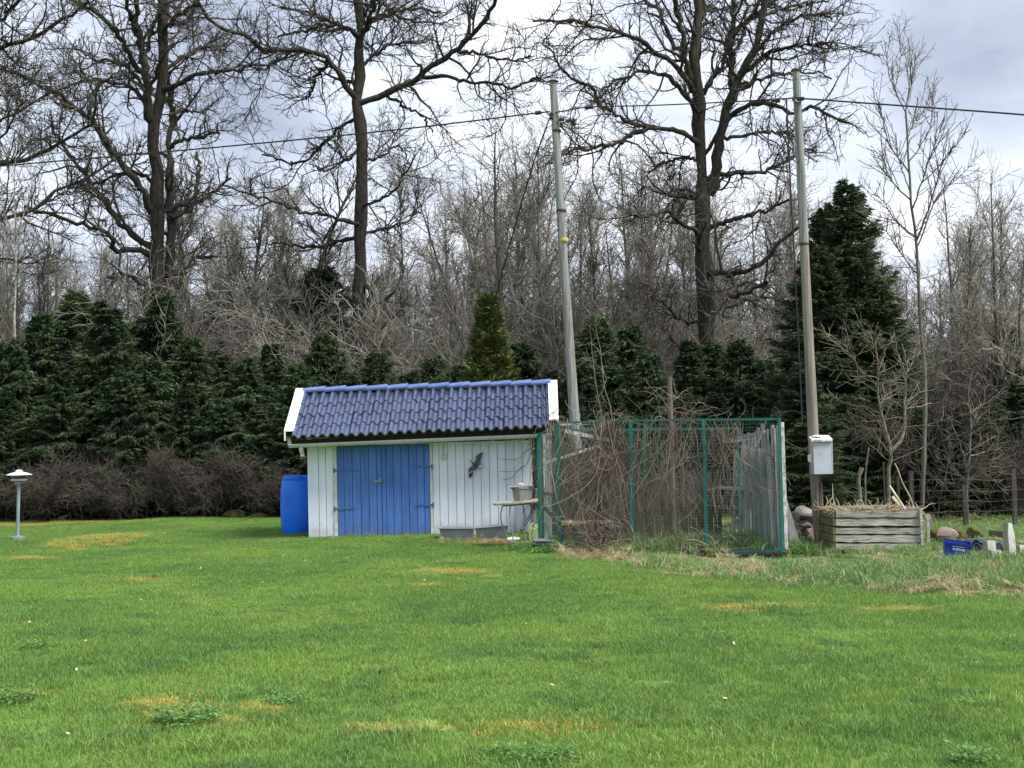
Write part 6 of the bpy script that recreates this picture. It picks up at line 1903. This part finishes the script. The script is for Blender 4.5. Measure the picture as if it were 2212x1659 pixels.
# ================================================================== WIRE FENCES
def fence(posts, wires, label, h):
    o = empty('wire_fence', posts[0][0], label, 'fence')
    for p, hh in posts:
        MB().bar(Vector((p.x, p.y, hgt(p.x, p.y) - .05)), Vector((p.x + random.uniform(-.03, .03), p.y, hgt(p.x, p.y) + hh)), .07, .06).add('fence_post', M['fence_post'], o)
    for z in wires:
        t = MB()
        for (p, _), (q, _) in zip(posts[:-1], posts[1:]):
            mid = (p + q) / 2
            t.tube([Vector((p.x, p.y - .05, z)), Vector((mid.x, mid.y - .05, z - .02 + random.uniform(-.02, .02))), Vector((q.x, q.y - .05, z))], .0021, 4)
        t.add('wire', M['fence_wire'], o)
    t = MB()
    for (p, _), (q, _) in zip(posts[:-1], posts[1:]):
        n = int((q - p).length / .16)
        for i in range(1, n):
            c = lerp(p, q, i / n)
            t.tube([Vector((c.x, c.y - .05, wires[0])), Vector((c.x, c.y - .05, wires[-1]))], .0012, 3)
    t.add('stay_wires', M['fence_wire'], o)


fence([(Vector((at(x, 1100, 29.9).x, 29.9, 0)), h) for x, h in ((-40, 1.1), (60, 1.15), (190, 1.2), (312, 1.1), (436, 1.15), (560, 1.1), (670, 1.1))], [.08, .28, .48, .68, .9, 1.08], 'old wire netting fence on wooden posts among the hedge shrubs', 1.1)
fence([(Vector((at(x, 1100, 21.6).x, 21.6, 0)), h) for x, h in ((1968, .95), (2086, .7), (2192, .95), (2330, .95))], [.12, .30, .46, .62, .80], 'sagging wire fence behind the mossy boulders at the right edge', .9)
# moss patches at the foot of the hedge
for i, (x, y, w_, h_) in enumerate(((505, 1112, 52, 16), (560, 1113, 56, 12))):
    rock('mossy_stone', x, y, 29.0, w_, h_, 300 + i, 'stone_moss', ('low mossy stone at the hedge foot left of the barrel' if i else 'low mossy stone at the hedge foot farther from the barrel'), 'stone')


# ================================================================== GRASS
def blade_mesh(name, n, size, hmin, hmax, wid, lean, mat, seed, segs=2, clump=0, curve=.5):
    """a square patch of n separate blades"""
    rng = np.random.default_rng(seed)
    if clump:
        cc = rng.uniform(-size / 2, size / 2, (clump, 2))
        xy = cc[rng.integers(0, clump, n)] + rng.normal(size=(n, 2)) * size * .05
    else:
        xy = rng.uniform(-size / 2, size / 2, (n, 2))
    h = rng.uniform(hmin, hmax, n) * (.75 + .5 * rng.random(n))
    a = rng.random(n) * 2 * np.pi
    l = lean * h * (.3 + rng.random(n))
    la = rng.random(n) * 2 * np.pi
    tip = np.stack([np.cos(la) * l, np.sin(la) * l], 1)
    w = np.stack([np.cos(a), np.sin(a)], 1) * (wid * (.6 + .8 * rng.random(n)))[:, None]
    z0 = np.zeros(n)
    p0 = np.column_stack([xy, z0 - .01])
    p1 = np.column_stack([xy + tip * .30, h * .60])
    p2 = np.column_stack([xy + tip, h * (1 - curve * (l / np.maximum(h, 1e-6)) * .35)])
    W3 = np.column_stack([w, z0]) / 2
    V = np.stack([p0 - W3, p0 + W3, p1 + W3 * .8, p1 - W3 * .8, p2], 1).reshape(-1, 3)
    b = np.arange(n)[:, None] * 5
    Q = np.concatenate([b, b + 1, b + 2, b + 3], 1); T = np.concatenate([b + 3, b + 2, b + 4], 1)
    return mesh_np(name, V, [Q, T], M[mat])


def grass_material(name, kind):
    m = bpy.data.materials.new(name); m.use_nodes = True
    t = NT(m.node_tree); p = t.n['Principled BSDF']; p.inputs['Roughness'].default_value = .55; p.inputs['Specular IOR Level'].default_value = .3
    pos = t.node('ShaderNodeNewGeometry').outputs['Position']
    r = t.node('ShaderNodeNewGeometry').outputs['Random Per Island']
    col, g, flat = lawn_colour(t, pos)
    if kind == 'lawn':
        col = t.mix(t.math('GREATER_THAN', r, .955), col, (0.30, 0.25, 0.10))
    elif kind == 'rough':
        col = t.mix(.5, col, (0.12, 0.235, 0.085))
        col = t.mix(t.math('GREATER_THAN', r, .86), col, (0.48, 0.44, 0.27))
    elif kind == 'dry':
        col = t.mix(t.smooth(r, .2, .8), (0.34, 0.27, 0.16), (0.52, 0.44, 0.29))
        col = t.mix(t.math('GREATER_THAN', r, .93), col, (0.20, 0.09, 0.035))
    elif kind == 'weed':
        col = t.mix(t.smooth(r, .2, .8), (0.085, 0.19, 0.045), (0.13, 0.26, 0.065))
    elif kind == 'moss':
        col = t.mix(t.smooth(r, .1, .9), (0.42, 0.37, 0.075), (0.40, 0.31, 0.09))
    hsv = t.node('ShaderNodeHueSaturation')
    t.put(hsv.inputs['Value'], t.math('ADD', t.math('MULTIPLY', r, .5), .78)); t.put(hsv.inputs['Color'], col)
    t.put(p.inputs['Base Color'], hsv.outputs[0])
    tr = t.node('ShaderNodeBsdfTranslucent'); t.put(tr.inputs[0], hsv.outputs[0])
    mx = t.node('ShaderNodeMixShader'); mx.inputs[0].default_value = .35
    t.l.new(p.outputs[0], mx.inputs[1]); t.l.new(tr.outputs[0], mx.inputs[2]); t.l.new(mx.outputs[0], t.n['Material Output'].inputs[0])
    return m


for k_, n_ in (('lawn', 'lawn_blades'), ('rough', 'rough_grass_blades'), ('dry', 'dry_grass_blades'), ('weed', 'weed_leaves'), ('moss', 'moss_tips')):
    M['g_' + k_] = grass_material(n_, k_)


def scatter(name, pts, scale, meshes, seed, align=None, tiltv=.0):
    """one object: copies of the patch meshes on the points"""
    rng = np.random.default_rng(seed)
    n = len(pts)
    me = bpy.data.meshes.new(name); me.vertices.add(n); me.vertices.foreach_set('co', np.asarray(pts, np.float32).ravel())
    me.attributes.new('s', 'FLOAT_VECTOR', 'POINT').data.foreach_set('vector', np.asarray(scale, np.float32).ravel())
    rot = np.zeros((n, 3), np.float32); rot[:, 2] = rng.random(n) * 6.283; rot[:, :2] = rng.normal(size=(n, 2)) * tiltv
    me.attributes.new('r', 'FLOAT_VECTOR', 'POINT').data.foreach_set('vector', rot.ravel())
    me.attributes.new('k', 'INT', 'POINT').data.foreach_set('value', rng.integers(0, len(meshes), n).astype(np.int32))
    o = bpy.data.objects.new(name, me); COL.objects.link(o)
    tag(o, kind='stuff')
    g = bpy.data.node_groups.new(name, 'GeometryNodeTree')
    g.interface.new_socket('Geometry', in_out='INPUT', socket_type='NodeSocketGeometry'); g.interface.new_socket('Geometry', in_out='OUTPUT', socket_type='NodeSocketGeometry')
    N, Lk_ = g.nodes, g.links
    gi, go = N.new('NodeGroupInput'), N.new('NodeGroupOutput')
    inst = N.new('GeometryNodeInstanceOnPoints'); inst.inputs['Pick Instance'].default_value = True
    g2i = N.new('GeometryNodeGeometryToInstance')
    for ms in reversed(meshes):
        src = bpy.data.objects.new(name + '_patch', ms)
        oi = N.new('GeometryNodeObjectInfo'); oi.inputs['Object'].default_value = src
        Lk_.new(oi.outputs['Geometry'], g2i.inputs[0])

    def named(a, typ):
        q = N.new('GeometryNodeInputNamedAttribute'); q.data_type = typ; q.inputs[0].default_value = a
        return q.outputs[0]
    Lk_.new(gi.outputs[0], inst.inputs['Points']); Lk_.new(g2i.outputs[0], inst.inputs['Instance'])
    Lk_.new(named('k', 'INT'), inst.inputs['Instance Index']); Lk_.new(named('r', 'FLOAT_VECTOR'), inst.inputs['Rotation']); Lk_.new(named('s', 'FLOAT_VECTOR'), inst.inputs['Scale'])
    Lk_.new(inst.outputs[0], go.inputs[0])
    md = o.modifiers.new('scatter', 'NODES'); md.node_group = g
    return o


def jitter_grid(y0, y1, sp, seed, margin=1.0):
    rng = np.random.default_rng(seed)
    out = []
    y = y0
    while y < y1:
        hw = y * .40 + margin
        n = int(2 * hw / sp)
        x = -hw + (np.arange(n) + .5) * 2 * hw / n + rng.uniform(-.35, .35, n) * sp
        out.append(np.stack([x, y + rng.uniform(-.35, .35, n) * sp], 1))
        y += sp
    return np.concatenate(out)


def blocked(x, y):
    """under the shed, barrel, crate, lamp foot"""
    return ((x > -3.35) & (x < .42) & (y > 22.56) & (y < 25.4)) | ((x > -.0 + 3.93) & (x < 5.42) & (y > 17.88) & (y < 18.95)) | (np.hypot(x + 8.55, y - 23.2) < .14)


def build_grass():
    rng = np.random.default_rng(3)
    lawn = [blade_mesh('lawn_patch', 2000, .62, .016, .040, .0036, .75, 'g_lawn', 500 + i) for i in range(4)]
    g = jitter_grid(5.2, 31.0, .40, 1)
    x, y = g[:, 0], g[:, 1]
    edge = LAWN_BACK + .25 * np.sin(x * 2.1) + .2 * np.sin(x * 5.3)
    keep = (y < edge) & ~blocked(x, y) & ~bank_np(x, y) & ~((x > .75) & (x < 3.6) & (y > 17.6))
    keep &= ~((np.hypot((x - gnd(303, 1257).x) / .26, (y - gnd(303, 1257).y) / .4)) < 1)
    x, y = x[keep], y[keep]
    d = dry_np(x, y)
    # slow swells in how long the grass stands
    v = np.sin(x * 1.3 + 1.7 * np.sin(y * .45)) * np.sin(y * .9 + x * .5) + .6 * np.sin(x * 3.1 + y * 1.3) * np.sin(y * 2.3)
    s = 1 + .22 * v + rng.normal(size=len(x)) * .12
    hz = np.clip(s, .5, 1.7) * (1 - .55 * d)
    scatter('lawn_grass', np.stack([x, y, hgt_np(x, y)], 1), np.stack([np.ones_like(x), np.ones_like(x), hz], 1), lawn, 9)
    # longer tufts here and there in the lawn: where the mower misses
    tuft = [blade_mesh('tuft_patch', 260, .34, .05, .10, .005, .7, 'g_lawn', 520 + i) for i in range(3)]
    m = 420
    yy = 6 + 24 * rng.random(m) ** 1.3; xx = (rng.random(m) * 2 - 1) * (yy * .39 + .5)
    kp = ~blocked(xx, yy) & ~((xx > .75) & (xx < 3.6) & (yy > 17.6))
    ss = rng.uniform(.5, 1.0, m)
    spots = [(1360, 1392, 6), (1420, 1385, 6), (1600, 1560, 12), (1700, 1558, 8), (1540, 1555, 8), (860, 1480, 8), (1300, 1395, 4)]
    for (px, py, nn) in spots:
        c = gnd(px, py)
        xx = np.concatenate([xx, c.x + rng.normal(size=nn) * .25]); yy = np.concatenate([yy, c.y + rng.normal(size=nn) * .22]); ss = np.concatenate([ss, rng.uniform(.55, .85, nn)]); kp = np.concatenate([kp, np.ones(nn, bool)])
    xx, yy, ss = xx[kp], yy[kp], ss[kp]
    scatter('grass_tufts', np.stack([xx, yy, hgt_np(xx, yy)], 1), np.stack([ss * 1.1, ss * 1.1, ss * .8], 1), tuft, 10)
    # rough bank on the right, up to the crate, run and clutter
    rough = [blade_mesh('rough_patch', 420, .60, .05, .15, .0062, 1.0, 'g_rough', 540 + i, clump=14) for i in range(4)]
    dry = [blade_mesh('dry_patch', 300, .60, .05, .15, .0055, 1.8, 'g_dry', 560 + i, clump=12, curve=1.3) for i in range(3)]
    g = jitter_grid(11, 23.5, .34, 4)
    x, y = g[:, 0], g[:, 1]
    kp = bank_np(x, y) & ~blocked(x, y) & ~((x > .75) & (x < 3.45) & (y > 17.75)) & (x < y * .40 + .6)
    x, y = x[kp], y[kp]
    front = (y - (16.5 - .86 * x))
    n1 = np.array([mnoise.noise(Vector((a * .9, b * .9, 3.3))) for a, b in zip(x, y)])
    isdry = (n1 + np.where((x > 3.9) & (front < 1.0), .40, 0) + np.where(front < .3, .10, 0)) > .48
    hs = np.clip(.55 + .45 * np.clip(front, 0, 1.2) + rng.normal(size=len(x)) * .18, .3, 1.35)
    near = (x > 3.85) & (y > 15.9) & (y < 17.6)
    hs = np.where(near, hs * .32, hs)
    hs = np.where((y > 17.2), hs * .6, hs)
    foot = (x > 1.9) & (x < 3.9) & (y > 15.6) & (y < 17.8)
    hs = np.where(foot, hs * .45, hs)
    gr = ~isdry | (rng.random(len(x)) < .45)
    scatter('rough_grass', np.stack([x, y, hgt_np(x, y)], 1)[gr], np.stack([np.ones_like(x), np.ones_like(x), hs], 1)[gr], rough, 11, tiltv=.1)
    dr = isdry | (rng.random(len(x)) < .14)
    scatter('dry_grass', np.stack([x, y, hgt_np(x, y)], 1)[dr], np.stack([np.ones_like(x), np.ones_like(x), hs * .8], 1)[dr], dry, 12, tiltv=.2)
    # grass standing inside the run and along the wall, barrel and posts
    q = []
    for (a, b, ya, yb2, nn, s0, s1) in ((1360, 1690, 1170, 1189, 120, .6, 1.25), (1640, 1760, 1190, 1215, 26, .6, 1.2)):
        for _ in range(nn):
            px, Y = rng.uniform(a, b), rng.uniform(17.9, 19.6)
            p = at(px, 1100, Y); q.append((p.x, Y, rng.uniform(s0, s1)))
    for (pa, pb, nn, s0, s1, dz) in (((680, 1162), (940, 1162), 26, .2, .5, .10), ((940, 1172), (1110, 1172), 14, .15, .3, .05), ((612, 1158), (672, 1160), 12, .25, .5, .0), ((1200, 1188), (1360, 1200), 40, .4, .9, .2), ((1360, 1216), (1700, 1226), 40, .25, .5, .12), ((18, 1172), (60, 1172), 5, .25, .4, .0), ((1760, 1200), (1995, 1200), 40, .35, .75, .2), ((2020, 1222), (2212, 1234), 30, .2, .38, .1)):
        for _ in range(nn):
            t = rng.random(); p = gnd(pa[0] + (pb[0] - pa[0]) * t, pa[1] + (pb[1] - pa[1]) * t); q.append((p.x, p.y + rng.normal() * dz, rng.uniform(s0, s1)))
    q = np.array(q)
    edge_t = [blade_mesh('edge_patch', 110, .30, .10, .24, .006, .6, 'g_rough', 580 + i, clump=4) for i in range(3)]
    kp = ~blocked(q[:, 0], q[:, 1])
    q = q[kp]
    scatter('edge_grass', np.stack([q[:, 0], q[:, 1], hgt_np(q[:, 0], q[:, 1])], 1), np.stack([q[:, 2]] * 3, 1), edge_t, 13, tiltv=.1)
    # dry litter under the wall and vines, along the hedge foot
    q = []
    for (pa, pb, nn, dz, s) in (((960, 1172), (1150, 1176), 60, .18, .45), ((1220, 1205), (1360, 1212), 40, .15, .6), ((0, 1116), (640, 1114), 150, .22, .75), ((1380, 1212), (1600, 1226), 44, .2, .5)):
        for _ in range(nn):
            t = rng.random(); p = gnd(pa[0] + (pb[0] - pa[0]) * t, pa[1] + (pb[1] - pa[1]) * t); q.append((p.x, p.y + rng.normal() * dz, s * rng.uniform(.6, 1.2)))
    q = np.array(q)
    q = q[~blocked(q[:, 0], q[:, 1])]
    scatter('dry_litter', np.stack([q[:, 0], q[:, 1], hgt_np(q[:, 0], q[:, 1])], 1), np.stack([q[:, 2], q[:, 2], q[:, 2] * .6], 1), dry, 14, tiltv=.3)
    # low leafy weeds: by the table, in the lawn
    def leaf_mesh(seed, n=90, size=.30):
        r_ = np.random.default_rng(seed)
        c = np.column_stack([r_.uniform(-size / 2, size / 2, (n, 2)), r_.uniform(.01, .09, n)])
        a = r_.random(n) * 6.283; L = r_.uniform(.018, .038, n); el = r_.uniform(-.3, .6, n)
        d = np.column_stack([np.cos(a) * np.cos(el), np.sin(a) * np.cos(el), np.sin(el)]) * L[:, None]
        sd = np.column_stack([-np.sin(a), np.cos(a), r_.normal(size=n) * .3]) * (L * .42)[:, None]
        V = np.stack([c, c + d * .5 + sd, c + d, c + d * .5 - sd], 1).reshape(-1, 3)
        return mesh_np('weed_patch', V, np.arange(n * 4).reshape(-1, 4), M['g_weed'])
    weeds = [leaf_mesh(600 + i) for i in range(3)]
    q = []
    for (px, py, rx, ry, nn, s) in ((1180, 1190, 60, 8, 46, 1.0), (1240, 1192, 30, 8, 26, 1.1), (1720, 1195, 30, 10, 16, 1.3), (1860, 1168, 60, 12, 14, 1.2), (410, 1565, 26, 8, 7, 1.0), (20, 1520, 18, 6, 5, 1.0), (85, 1402, 18, 4, 4, .7), (560, 1500, 60, 4, 6, .6), (745, 1325, 20, 4, 4, .7), (300, 1250, 40, 4, 3, .5), (2075, 1528, 24, 6, 3, .6), (1150, 1640, 60, 8, 8, .7), (2110, 1650, 40, 6, 6, .7), (1560, 1378, 12, 3, 2, .6), (620, 1520, 40, 3, 5, .7), (1000, 1330, 120, 40, 8, .45)):
        for _ in range(nn):
            p = gnd(px + rng.normal() * rx * .6, py + rng.normal() * ry * .6); q.append((p.x, p.y, s * rng.uniform(.6, 1.2)))
    q = np.array(q)
    q = q[~blocked(q[:, 0], q[:, 1])]
    scatter('weeds', np.stack([q[:, 0], q[:, 1], hgt_np(q[:, 0], q[:, 1])], 1), np.stack([q[:, 2]] * 3, 1), weeds, 15)
    # yellow moss tips in the thin spots
    moss = [blade_mesh('moss_patch', 500, .34, .008, .022, .006, 1.1, 'g_moss', 620 + i) for i in range(3)]
    g = jitter_grid(6, 29, .17, 8, .3)
    d = dry_np(g[:, 0], g[:, 1])
    n1 = np.array([mnoise.noise(Vector((a * 2.2, b * 2.2, 1.3))) for a, b in g[d > .05]])
    gg, dd = g[d > .05], d[d > .05]
    kp = (dd + n1 * .9) > .55
    gg = gg[kp]
    kp = ~blocked(gg[:, 0], gg[:, 1]); gg = gg[kp]
    s = rng.uniform(.6, 1.2, len(gg))
    scatter('yellow_moss', np.stack([gg[:, 0], gg[:, 1], hgt_np(gg[:, 0], gg[:, 1]) + .004], 1), np.stack([s, s, s], 1), moss, 16)
    # scattered pale fallen leaves
    def fallen(seed):
        r_ = np.random.default_rng(seed)
        n = 1
        V = np.array([(-.02, 0, .02), (0, .013, .026 + .006 * r_.random()), (.024, .002, .034), (0, -.014, .022)])
        return mesh_np('fallen_leaf', V, np.array([[0, 3, 2, 1]]), material('pale_dead_leaf', (.55, .46, .34), (.42, .32, .22), .8, 10))
    fl = [fallen(1), fallen(2)]
    m = 90
    yy = 7 + 22 * rng.random(m) ** 1.1; xx = (rng.random(m) * 2 - 1) * yy * .37
    for (px, py) in ((175, 1283), (567, 1263), (165, 1455), (1195, 1490), (410, 1603), (1550, 1630), (1570, 1520), (2050, 1615), (305, 1300), (1090, 1437), (545, 1575)):
        p = gnd(px, py); xx = np.append(xx, p.x); yy = np.append(yy, p.y)
    kp = ~blocked(xx, yy) & ~((xx > .7) & (xx < 3.6) & (yy > 17.5))
    xx, yy = xx[kp], yy[kp]
    s = rng.uniform(.4, .9, len(xx))
    scatter('fallen_leaves', np.stack([xx, yy, hgt_np(xx, yy) + .012], 1), np.stack([s] * 3, 1), fl, 17, tiltv=.5)


build_grass()
